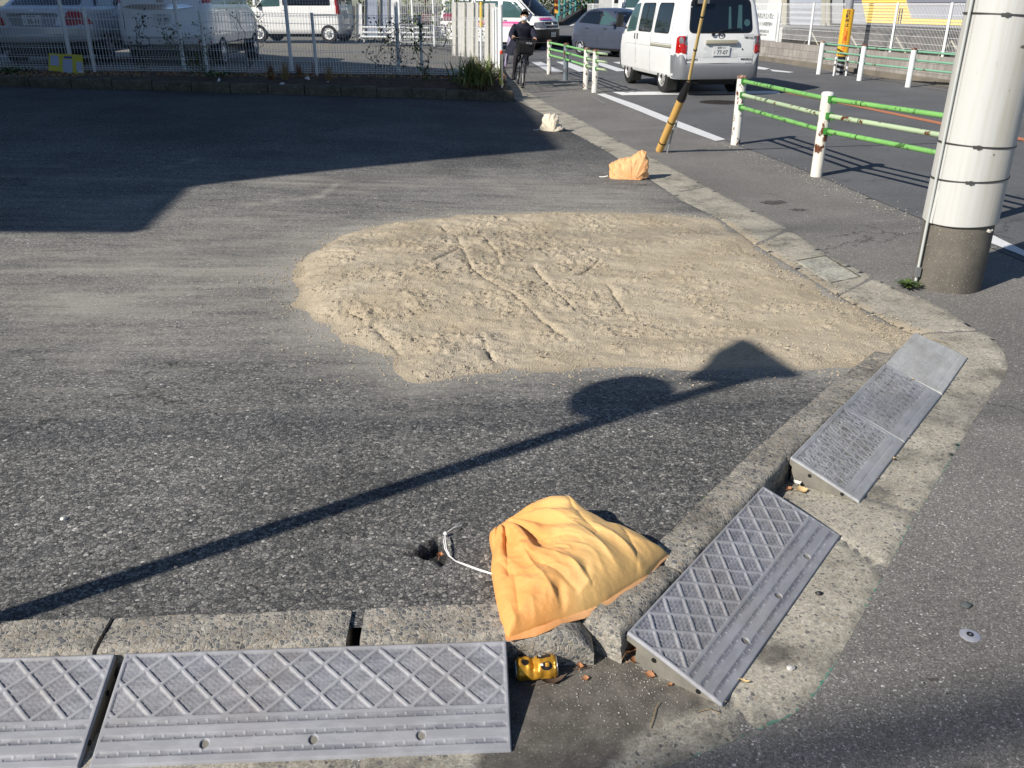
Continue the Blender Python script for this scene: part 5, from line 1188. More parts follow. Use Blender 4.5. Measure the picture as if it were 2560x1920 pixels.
    ob = MB(); x_ = B.rx(-.45, 1.03) - .006; ob.box((x_, -.535, 1.04), (.004, .21, .09), (0, -.15, 0)); st_ = ob.build('notice_sticker', M['plate'], t); mb = MB(); mb.box((x_ - .003, -.535, 1.072), (.003, .21, .024), (0, -.15, 0)); mb.build('sticker_band', M['blue'], st_); text_part('sticker_text', '環境 1302', .036, M['ink'], st_, (x_ - .006, -.535, 1.025), REAR)
    for y_, s_ in ((.55, 'BONGO'), (-.52, 'MAZDA')): text_part('hatch_lettering', s_, .048, M['inkk'], t, (B.rx(y_, .655) - .008, y_, .655), REAR, sx=1.3, bold=.001)
    mb = MB(); mb.lathe([(.014, -.004), (.012, .004)], 14, (B.rx(-.4, .83) - .006, -.42, .83), 'x'); mb.build('lock', M['black'], t)
    mb = MB(); mb.box((1.9, 0, .24), (3.0, 1.0, .12)); mb.box((.50, 0, .30), (.6, .9, .1)); mb.tube([(ax, -.7, .30), (ax, .7, .30)], .06, 10); mb.tube([(.1, .35, .25), (1.2, .35, .22)], .03, 8); mb.build('underbody', M['black'], t)
    mb = MB(); mb.box((B.rx(0, 1.78) - .015, 0, 1.755), (.03, .22, .04)); mb.build('brake_lamp', M['red_l'], t, bevel=.008)
    mb = MB(); mb.box((B.rx(.35, 1.62) - .10, .38, 1.66), (.02, .22, .12)); mb.tube([(B.rx(.35, 1.7) - .02, .38, 1.72), (B.rx(.35, 1.7) - .12, .38, 1.68)], .01, 6); mb.build('rear_mirror', M['bump_g'], t, bevel=.01)
    return t
def heading(dx, dy): return math.atan2(dy, dx)
rw = G(1662, 232); fw = G(1583, 210); hd = Vector((fw.x - rw.x, fw.y - rw.y)).normalized(); lf = Vector((-hd.y, hd.x))
org = Vector((rw.x, rw.y)) - hd * .92 - lf * .70
cargo_van((org.x, org.y, .0045), heading(hd.x, hd.y))
# ---------------------------------------------------------------- blue-grey hatchback crossing
def hatchback(loc, rz, name, label, paint, rim=7, group=None):
    t = thing(name, label, 'car', loc, rz, group)
    B = Body([(.20, -1.15 + 1.25, 3.80, .78, .45, .3), (.32, .02, 3.88, .82, .5, .32), (.50, -.02, 3.90, .84, .55, .34), (.66, .0, 3.88, .847, .58, .34), (.80, .03, 3.80, .84, .6, .34), (.90, .07, 3.62, .825, .6, .34), (.97, .10, 3.2, .80, .5, .34), (1.00, .12, 2.98, .79, .35, .34), (1.12, .22, 2.72, .74, .34, .32), (1.26, .38, 2.44, .685, .34, .30), (1.38, .56, 2.15, .62, .34, .28), (1.44, .74, 1.95, .54, .32, .28), (1.475, 1.0, 1.7, .38, .25, .25)], .16, .08)
    ax, fx_ = .72, 3.20
    B.shell('body', paint, t, cuts=((ax, .32, .35), (fx_, .32, .35)), n=30, smooth=55, crown=.012)
    rimm = plain('alloy_rim', (.62, .62, .64), .35, .5)
    for x in (ax, fx_):
        for s_ in (1, -1): wheel(t, x, s_ * .745, .295, .18, rimm, rim, s_)
    for side in 'LR':
        B.panel('side_window', side, [(.62, 1.04), (1.62, .985), (1.62, 1.37), (1.20, 1.40), (.85, 1.32)], M['glass'], t, .006, rnd=.05)
        B.panel('side_window', side, [(1.68, .985), (2.62, .96), (2.42, 1.12), (2.05, 1.33), (1.68, 1.385)], M['glass_l'], t, .006, rnd=.04)
        B.panel('window_trim', side, [(.54, 1.03), (2.86, .94), (2.5, 1.17), (2.08, 1.36), (1.6, 1.41), (1.15, 1.425), (.80, 1.34)], M['black'], t, .003, rnd=.05)
        for x_ in (.98, 1.92): strip(B, 'door_handle', side, x_, x_ + .17, .855, .885, M['chrome'], t, .025)
        for x_, z0, z1 in ((1.64, .26, .98), (2.72, .26, .92), (.96, .70, .98)): strip(B, 'door_gap', side, x_, x_ + .008, z0, z1, M['black'], t, .0025)
        B.panel('tail_lamp', side, [(.07, .74), (.22, .82), (.26, .99), (.12, .96)], M['red_l'], t, .010, rnd=.03)
        B.panel('sill', side, [(1.1, .20), (2.84, .20), (2.84, .27), (1.1, .27)], M['black'], t, .006)
        q = 1 if side == 'L' else -1; mb = MB(); mb.box((2.48, q * .90, 1.02), (.14, .20, .13)); mb.build('door_mirror', paint, t, bevel=.035, smooth=60)
        a, b = sorted((q * .45, q * .78)); B.panel('head_lamp', 'F', [(a, .68), (b, .72), (b, .84), (a, .80)], M['clear_l'], t, .01, rnd=.03)
    B.panel('windscreen', 'F', [(-.64, 1.03), (.64, 1.03), (.50, 1.38), (-.50, 1.38)], M['glass'], t, .006, rnd=.06)
    B.panel('rear_window', 'B', [(-.58, 1.05), (.58, 1.05), (.46, 1.37), (-.46, 1.37)], M['glass'], t, .006, rnd=.06)
    B.panel('grille', 'F', [(-.38, .38), (.38, .38), (.42, .52), (-.42, .52)], M['black'], t, .006, rnd=.03)
    return t
hr, hf_ = Vector((2.36, 31.0)), Vector((3.76, 28.95)); hd = (hf_ - hr).normalized(); lf = Vector((-hd.y, hd.x)); org = hr - hd * .72 + lf * .745
hatchback((org.x, org.y, .0045), heading(hd.x, hd.y), 'hatchback', 'blue-grey hatchback turning on the road behind the white cargo van', M['pgrey'])
# head of the driver inside the near window
# ---------------------------------------------------------------- white high-roof van with pink stripes
def box_van(loc, rz):
    t = thing('van', 'white van with pink side stripes facing the road behind the cyclist', 'van', loc, rz)
    B = Body([(.28, .1, 4.62, .82, .3, .1), (.45, .0, 4.69, .845, .34, .1), (.75, .0, 4.69, .85, .36, .1), (1.0, .0, 4.62, .848, .36, .1), (1.13, .01, 4.50, .84, .36, .1), (1.35, .03, 4.20, .82, .36, .1), (1.7, .06, 3.75, .78, .34, .1), (1.92, .10, 3.45, .72, .32, .14), (1.98, .2, 3.3, .62, .3, .2)], .14, .02)
    ax, fx_ = .95, 3.52; B.shell('body', M['pw'], t, cuts=((ax, .35, .38), (fx_, .35, .38)), n=24)
    for x in (ax, fx_):
        for s_ in (1, -1): wheel(t, x, s_ * .74, .325, .2, plain('grey_wheel', (.3, .3, .3), .5), 'steel', s_)
    fb = B.shell('lower_trim', M['black'], t, z0=.29, z1=.74, grow=.010, n=4); bm = bmesh.new(); bm.from_mesh(fb.data); bmesh.ops.delete(bm, geom=[v for v in bm.verts if v.co.x < 3.95], context='VERTS'); bm.to_mesh(fb.data); bm.free()
    B.panel('windscreen', 'F', [(-.72, 1.18), (.72, 1.18), (.64, 1.82), (-.64, 1.82)], M['glass'], t, .006, rnd=.08)
    for s_ in (1, -1):
        a, b = sorted((s_ * .50, s_ * .80)); B.panel('head_lamp', 'F', [(a, .78), (b, .78), (b, 1.0), (a, .97)], M['clear_l'], t, .012, rnd=.03)
    B.panel('grille', 'F', [(-.44, .90), (.44, .90), (.46, .985), (-.46, .985)], M['black'], t, .008); B.panel('grille', 'F', [(-.44, .78), (.44, .78), (.44, .86), (-.44, .86)], M['black'], t, .008)
    B.panel('front_badge', 'F', [(-.06, .89), (.06, .89), (.05, .96), (-.05, .96)], M['chrome'], t, .014, rnd=.02)
    B.panel('bonnet_decal', 'F', [(-.62, 1.05), (.10, 1.05), (.10, 1.13), (-.58, 1.13)], M['pink'], t, .005); B.panel('bonnet_decal_band', 'F', [(-.62, 1.03), (.10, 1.03), (.10, 1.06), (-.62, 1.06)], M['blue'], t, .008)
    plate(t, (B.fx(0, .52) + .02, 0, .55), FRONT, '品川 400', 'あ', '21-30')
    for side in 'LR':
        B.panel('side_window', side, [(2.95, 1.13), (3.98, 1.13), (3.62, 1.66), (2.95, 1.70)], M['glass_l'], t, .006, rnd=.05)
        for a, b in ((1.6, 2.75), (.3, 1.45)): B.panel('side_window', side, [(a, 1.13), (b, 1.13), (b, 1.70), (a, 1.70)], M['glass_l'], t, .006, rnd=.05)
        strip(B, 'stripe', side, .05, 3.92, .92, 1.00, M['pink'], t); strip(B, 'stripe', side, .05, 3.86, .865, .895, M['pink'], t); strip(B, 'stripe', side, .05, 3.86, .825, .85, M['pink'], t); strip(B, 'stripe_blue', side, .05, 2.8, .78, .81, M['blue'], t)
        strip(B, 'door_handle', side, 3.02, 3.18, 1.02, 1.06, M['redk'] if 0 else M['bump_g'], t, .02)
        for x_ in (2.85, 3.95): strip(B, 'door_gap', side, x_, x_ + .008, .35, 1.72, M['bump_g'], t, .0025)
        q = 1 if side == 'L' else -1; bar('mirror_arm', [(3.9, q * .80, 1.15), (4.05, q * .98, 1.2)], .02, M['black'], t); mb = MB(); mb.box((4.06, q * 1.0, 1.30), (.09, .17, .26)); mb.build('door_mirror', M['black'], t, bevel=.03, smooth=60)
    mb = MB(); mb.box((2.2, 0, .26), (3.6, 1.1, .14)); mb.build('underbody', M['black'], t)
    return t
hd = Vector((.84, -.54)); fr = at(1290, 122, 35.0); org = Vector((fr.x, 34.6)) - hd * 3.52 + Vector((-hd.y, hd.x)) * .74
box_van((org.x, org.y, .0045), heading(hd.x, hd.y))
# ---------------------------------------------------------------- white truck cab and the light car nose
def truck(loc, rz):
    t = thing('truck', 'white truck cab with a wide windscreen coming down the ramp behind the hatchback', 'truck', loc, rz)
    B = Body([(.45, 0, 1.9, 1.0, .2, .1), (.9, 0, 1.95, 1.04, .22, .1), (1.35, .0, 1.95, 1.05, .22, .1), (1.45, .0, 1.93, 1.04, .22, .1), (2.25, .0, 1.75, .98, .2, .1), (2.45, .0, 1.6, .92, .2, .1)], .08, .0)
    B.shell('cab', M['pw'], t, n=16); B.panel('windscreen', 'F', [(-.92, 1.45), (.92, 1.45), (.86, 2.2), (-.86, 2.2)], M['glass_l'], t, .006, rnd=.06)
    B.panel('grille', 'F', [(-.7, .95), (.7, .95), (.7, 1.15), (-.7, 1.15)], M['bump_g'], t, .006)
    mb = MB(); mb.box((-2.2, 0, 1.75), (4.3, 2.1, 2.1)); mb.build('cargo_box', M['pw'], t, bevel=.03)
    mb = MB(); mb.box((-.9, 0, .55), (5.4, .9, .25)); mb.build('chassis', M['black'], t)
    for x in (-3.1, 1.1):
        for s_ in (1, -1): wheel(t, x, s_ * .85, .40, .22, M['bump_g'], 'steel', s_)
    for q in (1, -1): bar('mirror_arm', [(1.85, q * 1.0, 2.1), (2.1, q * 1.22, 2.1), (2.1, q * 1.22, 1.7)], .02, M['black'], t); mb = MB(); mb.box((2.1, q * 1.22, 1.8), (.08, .18, .36)); mb.build('door_mirror', M['black'], t, bevel=.03)
    bar('wiper', [(2.02, .5, 1.46), (1.97, .1, 1.62)], .012, M['black'], t)
    return t
tp = at(1602, 75, 40.0); truck((tp.x, 42.2, .0045), heading(.05, -1))
# ---------------------------------------------------------------- parked cars behind the fence
def sedan(loc, rz):
    t = thing('sedan', 'silver sedan parked behind the mesh fence at the far left', 'car', loc, rz)
    B = Body([(.40, .08, 4.6, .82, .4, .25), (.43, .03, 4.7, .87, .45, .3), (.52, -.0, 4.75, .905, .5, .32), (.66, .0, 4.75, .915, .5, .3), (.70, .04, 4.72, .91, .5, .3), (.86, .07, 4.5, .895, .5, .32), (.95, .12, 4.2, .87, .5, .32), (.985, .26, 3.7, .85, .4, .3), (1.0, .62, 3.45, .83, .35, .25), (1.14, .95, 3.12, .76, .34, .25), (1.30, 1.35, 2.75, .68, .34, .25), (1.40, 1.72, 2.4, .60, .34, .25), (1.44, 2.0, 2.2, .45, .2, .2)], .15, .14)
    ax, fx_ = 1.12, 3.85; B.shell('body', M['psil'], t, cuts=((ax, .33, .36), (fx_, .33, .36)), n=30, smooth=55, crown=.01)
    for x in (ax, fx_):
        for s_ in (1, -1): wheel(t, x, s_ * .80, .32, .21, plain('alloy_rim', (.62, .62, .64), .35, .5), 7, s_)
    for s_ in (1, -1):
        a, b, c = s_ * .47, s_ * .86, s_ * .58
        pl = [(a, .70), (b, .70), (s_ * .82, .84), (s_ * .76, .93), (c, .94)]; pl = pl if s_ > 0 else pl[::-1]
        B.panel('tail_lamp', 'B', pl, M['red_l'], t, .012, rnd=.03); pl = [(s_ * .56, .79), (s_ * .84, .79), (s_ * .835, .83), (s_ * .58, .83)]; B.panel('lamp_band', 'B', pl if s_ > 0 else pl[::-1], plain('smoky_red_lens', (.25, .10, .07), .2), t, .015, thick=.005)
        B.panel('tail_lamp_side', 'L' if s_ > 0 else 'R', [(.16, .71), (.42, .72), (.34, .84), (.17, .86)], M['red_l'], t, .010)
    B.panel('rear_window', 'B', [(-.62, 1.03), (.62, 1.03), (.52, 1.36), (-.52, 1.36)], M['glass'], t, .006, rnd=.05)
    B.panel('plate_recess', 'B', [(-.36, .69), (.36, .69), (.44, .88), (-.44, .88)], plain('silver_recess', (.34, .34, .35), .4, .4), t, .003, rnd=.02)
    mb = MB(); x_ = B.rx(0, .89) - .012; mb.box((x_, 0, .895), (.03, .86, .022)); mb.build('plate_garnish', M['chrome'], t, bevel=.006)
    plate(t, (B.rx(0, .785) - .015, 0, .785), REAR, '多摩 300', 'ら', '35-11')
    B.panel('trunk_badge', 'B', [(-.03, .92), (.03, .92), (.03, .95), (-.03, .95)], M['chrome'], t, .01, rnd=.01)
    B.panel('bumper_gap', 'B', [(-.85, .675), (.85, .675), (.85, .686), (-.85, .686)], M['black'], t, .003, rings=2, thick=.004)
    B.panel('bumper_strip', 'B', [(-.80, .52), (.80, .52), (.76, .555), (-.76, .555)], M['ppearl'], t, .012, rings=2)
    mb = MB(); mb.box((.30, 0, .32), (.3, 1.6, .2)); mb.build('diffuser', M['black'], t, bevel=.03)
    for side in 'LR':
        B.panel('side_window', side, [(.95, 1.02), (2.0, 1.02), (2.0, 1.36), (1.55, 1.33)], M['glass'], t, .006, rnd=.05); B.panel('side_window', side, [(2.06, 1.02), (3.15, 1.02), (2.62, 1.32), (2.06, 1.37)], M['glass'], t, .006, rnd=.05)
        for x_ in (1.75, 2.9): strip(B, 'door_handle', side, x_ - .2, x_, .84, .87, M['chrome'], t, .02)
        for x_ in (2.03, 3.2): strip(B, 'door_gap', side, x_, x_ + .008, .3, 1.0, M['black'], t, .0025)
    mb = MB(); mb.tube([(-.0, .55, .25), (.4, .55, .25)], .035, 12); mb.build('exhaust', M['steel'], t)
    mb = MB(); mb.box((2.4, 0, .22), (4.0, 1.2, .12)); mb.build('underbody', M['black'], t)
    return t
zc_s = 15.3; X0 = (93 - 1280) / F * zc_s; Ys = (zc_s - sP * .75) / cP
zs_ = H - (50 - 10) * cP * zc_s / F - .785
sedan((X0, Ys, zs_), R(90) + R(6))
def minivan(loc, rz, zdrop=0):
    t = thing('minivan', 'pearl white minivan with a chrome hatch strip parked next to the silver sedan', 'minivan', loc, rz)
    B = Body([(.44, .06, 4.3, .80, .35, .2), (.47, .0, 4.4, .85, .4, .22), (.62, -.03, 4.45, .865, .4, .22), (.80, .0, 4.42, .868, .4, .2), (1.0, .02, 4.2, .865, .4, .2), (1.1, .03, 3.9, .86, .4, .2), (1.15, .04, 3.75, .85, .35, .2), (1.5, .12, 3.3, .79, .3, .2), (1.75, .22, 2.9, .72, .3, .2), (1.83, .34, 2.7, .62, .3, .25)], .15, .05)
    ax, fx_ = .80, 3.6; B.shell('body', M['ppearl'], t, cuts=((ax, .33, .36), (fx_, .33, .36)), n=24)
    for x in (ax, fx_):
        for s_ in (1, -1): wheel(t, x, s_ * .76, .31, .2, plain('alloy_rim', (.62, .62, .64), .35, .5), 6, s_)
    B.panel('rear_window', 'B', [(-.70, 1.25), (.70, 1.25), (.60, 1.68), (-.60, 1.68)], M['glass'], t, .006, rnd=.07)
    pl = [(-.62, 1.105), (-.2, 1.065), (.3, 1.065), (.70, 1.105), (.5, 1.15), (-.45, 1.15)]; B.panel('chrome_strip', 'B', pl, M['chrome'], t, .02, rnd=.03)
    B.panel('badge', 'B', [(-.07, 1.19), (.07, 1.19), (.06, 1.235), (-.06, 1.235)], M['chrome'], t, .016, rnd=.02)
    B.panel('recess_edge', 'B', [(-.02, .795), (.30, .795), (.42, .84), (.52, .95), (.60, 1.06), (.55, 1.06), (.40, .87), (.28, .82), (-.02, .82)], M['pw'], t, .004, rings=1, thick=.006)
    plate(t, (B.rx(0, .91) - .015, .0, .91), REAR, '多摩 530', 'す', '66-80')
    text_part('hatch_lettering', 'HYBRID', .04, M['blue'], t, (B.rx(-.55, .82) - .007, -.58, .80), REAR)
    B.panel('hatch_gap', 'B', [(-.68, .575), (.68, .575), (.68, .585), (-.68, .585)], M['black'], t, .003, rings=2, thick=.004)
    for s_ in (1, -1):
        a, b = sorted((s_ * .70, s_ * .712)); B.panel('hatch_gap', 'B', [(a, .6), (b, .6), (b, 1.2), (a, 1.2)], M['bump_g'], t, .003, rings=1, thick=.004)
        a, b = sorted((s_ * .60, s_ * .82)); B.panel('reflector', 'B', [(a, .485), (b, .485), (b, .515), (a, .515)], M['red_l'], t, .01, rings=1)
        a, b = sorted((s_ * .74, s_ * .85)); B.panel('tail_lamp', 'B', [(a, 1.17), (b, 1.17), (b - s_ * .04 if s_ < 0 else b - .04, 1.6), (a, 1.6)], M['red_l'], t, .01, rnd=.02)
    for side in 'LR':
        for a, b in ((.35, 1.3), (1.4, 2.5), (2.6, 3.4)): B.panel('side_window', side, [(a, 1.15), (b, 1.15), (b - .06, 1.62), (a + .04, 1.62)], M['glass'], t, .006, rnd=.05)
    mb = MB(); mb.box((2.2, 0, .26), (3.6, 1.2, .14)); mb.build('underbody', M['black'], t); return t
zc_m = 15.9; X0 = (412 - 1280) / F * zc_m; Ym = (zc_m - sP * .6) / cP
minivan((X0, Ym, H - 36 * cP * zc_m / F - .91), R(90) + R(3))
def kei_van(loc, rz):
    t = thing('van', 'small boxy white van parked side-on behind the fence, facing left', 'van', loc, rz)
    B = Body([(.28, .08, 3.32, .66, .3, .1), (.40, .0, 3.38, .715, .32, .1), (.70, .0, 3.39, .735, .34, .1), (1.0, .0, 3.36, .735, .34, .1), (1.10, .01, 3.22, .73, .34, .1), (1.14, .02, 3.08, .725, .3, .1), (1.5, .04, 2.72, .70, .28, .1), (1.85, .08, 2.42, .66, .26, .12), (1.94, .16, 2.3, .58, .25, .2)], .12, .02)
    ax, fx_ = .40, 2.90; B.shell('body', M['pw'], t, cuts=((ax + .02, .31, .34), (fx_ - .02, .31, .34)), n=24)
    sw = plain('white_steel_wheel', (.72, .72, .72), .4)
    for x in (ax + .02, fx_ - .02):
        for s_ in (1, -1):
            w_ = wheel(t, x, s_ * .66, .285, .15, sw, 'steel', s_); f = s_ * (.66 + .075)
            MB().lathe([(.085, f + s_ * .004), (.085, f + s_ * .012)], 20, (x, 0, .285), 'y').build('hub_shadow', M['bump_g'], w_); MB().lathe([(.055, f + s_ * .012), (.04, f + s_ * .025)], 16, (x, 0, .285), 'y').build('hub_cap', M['psil'], w_)
    for side in 'LR':
        B.panel('side_window', side, [(2.05, 1.12), (2.90, 1.10), (2.55, 1.62), (2.05, 1.66)], M['glass_l'], t, .006, rnd=.05); B.panel('side_window', side, [(.30, 1.14), (1.95, 1.14), (1.95, 1.66), (.34, 1.66)], M['glass'], t, .006, rnd=.05)
        strip(B, 'slide_rail', side, .10, .92, .84, .872, M['bump_g'], t, .008)
        for x_, z0, z1 in ((1.0, .42, 1.7), (2.0, .30, 1.7), (2.86, .55, 1.05)): strip(B, 'door_gap', side, x_, x_ + .007, z0, z1, M['bump_g'], t, .0025)
        strip(B, 'door_handle', side, 1.85, 1.97, 1.0, 1.04, M['pw'], t, .02)
        B.panel('tail_lamp', side, [(.02, .88), (.12, .88), (.12, 1.42), (.05, 1.42)], M['red_l'], t, .012)
        q = 1 if side == 'L' else -1; mb = MB(); mb.box((2.86, q * .82, 1.22), (.10, .18, .18)); mb.build('door_mirror', M['pw'], t, bevel=.03, smooth=60)
        a, b = sorted((q * .42, q * .69)); B.panel('head_lamp', 'F', [(a, .82), (b, .82), (b, 1.02), (a, 1.02)], M['clear_l'], t, .012, rnd=.05)
        a, b = sorted((q * .655, q * .725)); B.panel('tail_lamp', 'B', [(a, .88), (b, .88), (b, 1.40), (a, 1.40)], M['red_l'], t, .012)
    B.panel('rear_window', 'B', [(-.6, 1.18), (.6, 1.18), (.55, 1.7), (-.55, 1.7)], M['glass'], t, .006, rnd=.05)
    B.panel('bumper_line', 'B', [(-.7, .53), (.7, .53), (.7, .545), (-.7, .545)], M['bump_g'], t, .004, rings=1); plate(t, (B.rx(0, .8) - .012, .1, .82), REAR, '', '', '')
    mb = MB(); mb.box((1.7, 0, .24), (2.9, 1.0, .12)); mb.build('underbody', M['black'], t)
    return t
kr = at(826, 108, 30.6); kf = at(643, 105, 31.0)
hd = Vector((-.985, .17)); org = Vector((kr.x, 30.6)) - hd * .42 + Vector((hd.y, -hd.x)) * .66
zk = H - 97 * cP * 28.6 / F
kei_van((org.x, org.y, zk), heading(hd.x, hd.y))
h2p = at(560, 118, 17.6)
hatchback((h2p.x - 3.5, h2p.y + 4.0, .55), heading(.62, -.78), 'hatchback', 'white hatchback parked beyond the minivan, only its sunlit nose shows', M['pw'])
# ================================================================ FENCES AND THE FAR SIDE
def mesh_fence(name, label, A, B, za, zb, hgt, posts, pr=.028, pitch=.05, rows=None, wr=.0022, post_h=None, mat_p=None, gap=.03, back=0.0, group='white welded mesh fences', poff=.03):
    A = Vector(A); B = Vector(B); L = (B - A).length; d = (B - A) / L; n = Vector((-d.y, d.x)); t = thing(name, label, 'fence', (A.x, A.y, za), 0, group)
    def P(s_, z, o_=0.0): q = d * (s_ * L) + n * o_; return Vector((q.x, q.y, z + (zb - za) * s_))
    for s_ in posts:
        b = P(s_, -.03, poff); tp = P(s_, (post_h or hgt) + .02, poff); po = MB().tube([b, tp], pr, 14).build('post', mat_p or M['white_post'], t, smooth=50)
    ps = sorted(set([0.0] + [s_ for s_ in posts if 0 < s_ < 1] + [1.0])); rows = rows or [0, .06, .10, .22, .37, .52, .67, .82, hgt - .05, hgt]
    for s0, s1 in zip(ps[:-1], ps[1:]):
        mb = MB(); nW = max(2, int((s1 - s0) * L / pitch))
        def wire(a, b, r):
            dd = (b - a).normalized(); u = dd.cross(Vector((n.x, n.y, 0))).normalized() * r; v = Vector((n.x, n.y, 0)) * r
            mb.add([a + u, a + v, a - u, a - v, b + u, b + v, b - u, b - v], [(0, 1, 5, 4), (1, 2, 6, 5), (2, 3, 7, 6), (3, 0, 4, 7)])
        for k in range(nW + 1):
            s_ = s0 + (s1 - s0) * k / nW; wire(P(s_, gap), P(s_, hgt), wr)
            if 1: wire(P(s_, hgt), P(s_, hgt) + Vector((n.x, n.y, 0)) * .04 + Vector((0, 0, -.03)), wr)
        for z in rows: wire(P(s0, max(z, gap), -.004), P(s1, max(z, gap), -.004), wr * (1.25 if z in (rows[0], rows[-1]) else 1.0))
        wire(P(s0, hgt - .03, .04), P(s1, hgt - .03, .04), wr)
        mb.build('mesh_panel', M['wire'], t, fix=False)
    return t
M['leaf_s'] = plain('strap_leaf', (.19, .25, .08), .45, c2=(.22, .24, .09), scale=4)
def footp(px, py, z): return G(px, py, z)
f0, f3 = G(235, 179, .55), G(1056, 190, .42); fd = (f3 - f0); 
fa = f0 - fd * .45; fb = f3 + fd * .20
L_ = (fb - fa).length; ps = [((f0 + fd * (k / 3)) - fa).length / L_ for k in range(-1, 4)]
mesh_fence('mesh_fence', 'low white mesh fence at the back of the planting bed', xy(fa), xy(fb), fa.z, fb.z, .98, ps, wr=.0025)
off = Vector((-.10, .62, 0)); ba, bb_ = fa + off, Vector((-.20, 17.25, .37)); L2 = (bb_ - ba).length
p0s = [at(172, 133, 1), ]
def s_at(px): # parameter along the taller fence seen at photo column px
    dr = ray(px, 100); d2 = bb_ - ba; A = np.array([[d2.x, -dr.x], [d2.y, -dr.y]]); return float(np.linalg.solve(A, [-ba.x, -ba.y])[0])
mesh_fence('mesh_fence', 'taller white mesh fence just behind the low fence of the bed', xy(ba), xy(bb_), ba.z, bb_.z, 1.20, [s_at(p) for p in (165, 449, 722, 994, 1253)], pr=.034, wr=.0016)
mesh_fence('mesh_fence', 'white mesh fence running back along the sidewalk side of the car park', (-.20, 17.3), (-.62, 27.5), .37, .2, 1.20, [.25, .5, .75, .99], pr=.03, wr=.0026)
# sunlit white panels, rails and second fence further back
Yb = 27.5
def pane(o_, name, x0, x1, y0, y1, Y, th, mat, sl=0):
    P0 = [at(x0 + sl, y0, Y), at(x1 + sl, y0, Y), at(x1, y1, Y), at(x0, y1, Y)]; L = o_.location; mb = MB(); mb.prism3([p - L for p in P0], (0, th, 0)); return mb.build(name, mat, o_)
b0 = at(1010, 108, Yb); zb_ = b0.z
bx0, bx1 = at(1002, 105, Yb).x, at(1190, 112, Yb).x
mesh_fence('mesh_fence', 'sunlit white mesh fence at the far side of the car park', (bx0, Yb), (bx1, Yb - .3), zb_, zb_ - .1, 1.42, [0, .17, .45, .72, 1.0], pr=.035, wr=.0035, pitch=.06)
M['bboard'] = plain('shaded_white_board', (.34, .38, .46), .5); wpan = plain('white_steel_board', (.80, .80, .80), .5, c2=(.7, .7, .7));  # bluish grey paints shade onto the two middle white boards
for k, (x0, x1, y0, y1, lab) in enumerate(((891, 906, 10, 95, 'narrow white board at the far end of the car park, nearest the small van'), (913, 945, 0, 92, 'white board coloured grey for shade, with fine slots, next to the narrow white board'), (951, 970, -10, 90, 'upright board in the middle of the far car park board row'), (972, 1003, -10, 103, 'wide white board at the right end of the far board row'))):
    p = at((x0 + x1) / 2, 100, Yb + 1.2); t = thing('board', lab, 'board', (p.x, Yb + 1.2, p.z - .05), 0, 'white boards at the back of the car park'); pane(t, 'panel', x0, x1, y0, y1, Yb + 1.2, .05, wpan if k in (0, 3) else M['bboard'], -2); pane(t, 'frame_post', x0 - 2.5, x0 - .5, y0 - 6, 103, Yb + 1.15, .05, M['beige']); 
rl = at(1005, 100, Yb + .8); t = thing('railing', 'low white three-bar railing before the far mesh fence', 'railing', (rl.x, rl.y, rl.z))
for y_ in (70, 83, 94): 
    a, b = at(905, y_ - 2 + 0, Yb + .8) - t.location, at(1115, y_, Yb + .8) - t.location; MB().tube([a, b], .028, 8).build('bar', M['white_post'], t)
for x_ in (910, 975, 1043, 1110): MB().tube([at(x_, 66, Yb + .85) - t.location, at(x_, 106, Yb + .85) - t.location], .02, 8).build('upright', M['white_post'], t)
cream = plain('cream_board', (.70, .685, .64), .7, c2=(.58, .56, .51), scale=2)
for x0, x1, y1, lab, hh in ((1130, 1196, 128, 'broad cream board wall standing behind the parked bicycle', 6), (1211, 1238, 150, 'narrow cream board right of the yellow post', 8)):
    Yc = 26.0 if x0 < 1200 else 24.5; p = at((x0 + x1) / 2, y1, Yc); t = thing('board', lab, 'board', tuple(p), 0, 'cream boards by the parked bicycle'); pane(t, 'panel', x0, x1, hh, y1 + 14, Yc, .05, cream)
    for x_ in np.arange(x0 + 9, x1 - 4, 22): pane(t, 'batten', x_, x_ + 2, hh, y1 + 14, Yc - .03, .03, M['beige'])
p = at(1203, 150, 24.0); t = thing('post', 'white post with a yellow upper sleeve behind the mesh fence', 'post', tuple(p)); MB().tube([at(1203, 152, 24) - p, at(1203, 67, 24) - p], .032, 12).build('pole', M['white_post'], t, smooth=50)
MB().tube([at(1203, 68, 24) - p, at(1203, 5, 24) - p], .042, 12).build('sleeve', plain('yellow_sleeve', (.75, .50, .06), .5), t, smooth=50)
p = at(1253, 190, 16.9); 
# dark gap post next to it
# bollard at the kerb corner
p = Vector((-.19, 16.22, .17)); t = thing('bollard', 'stainless steel bollard with a red cap at the corner of the planting bed', 'bollard', p)
MB().lathe([(.029, -.05), (.029, .62)], 24).build('tube', M['stainless'], t, smooth=50); MB().lathe([(.030, .62), (.031, .635), (.031, .66), (.024, .675), (.001, .68)], 24).build('cap', M['redk'], t, smooth=60)
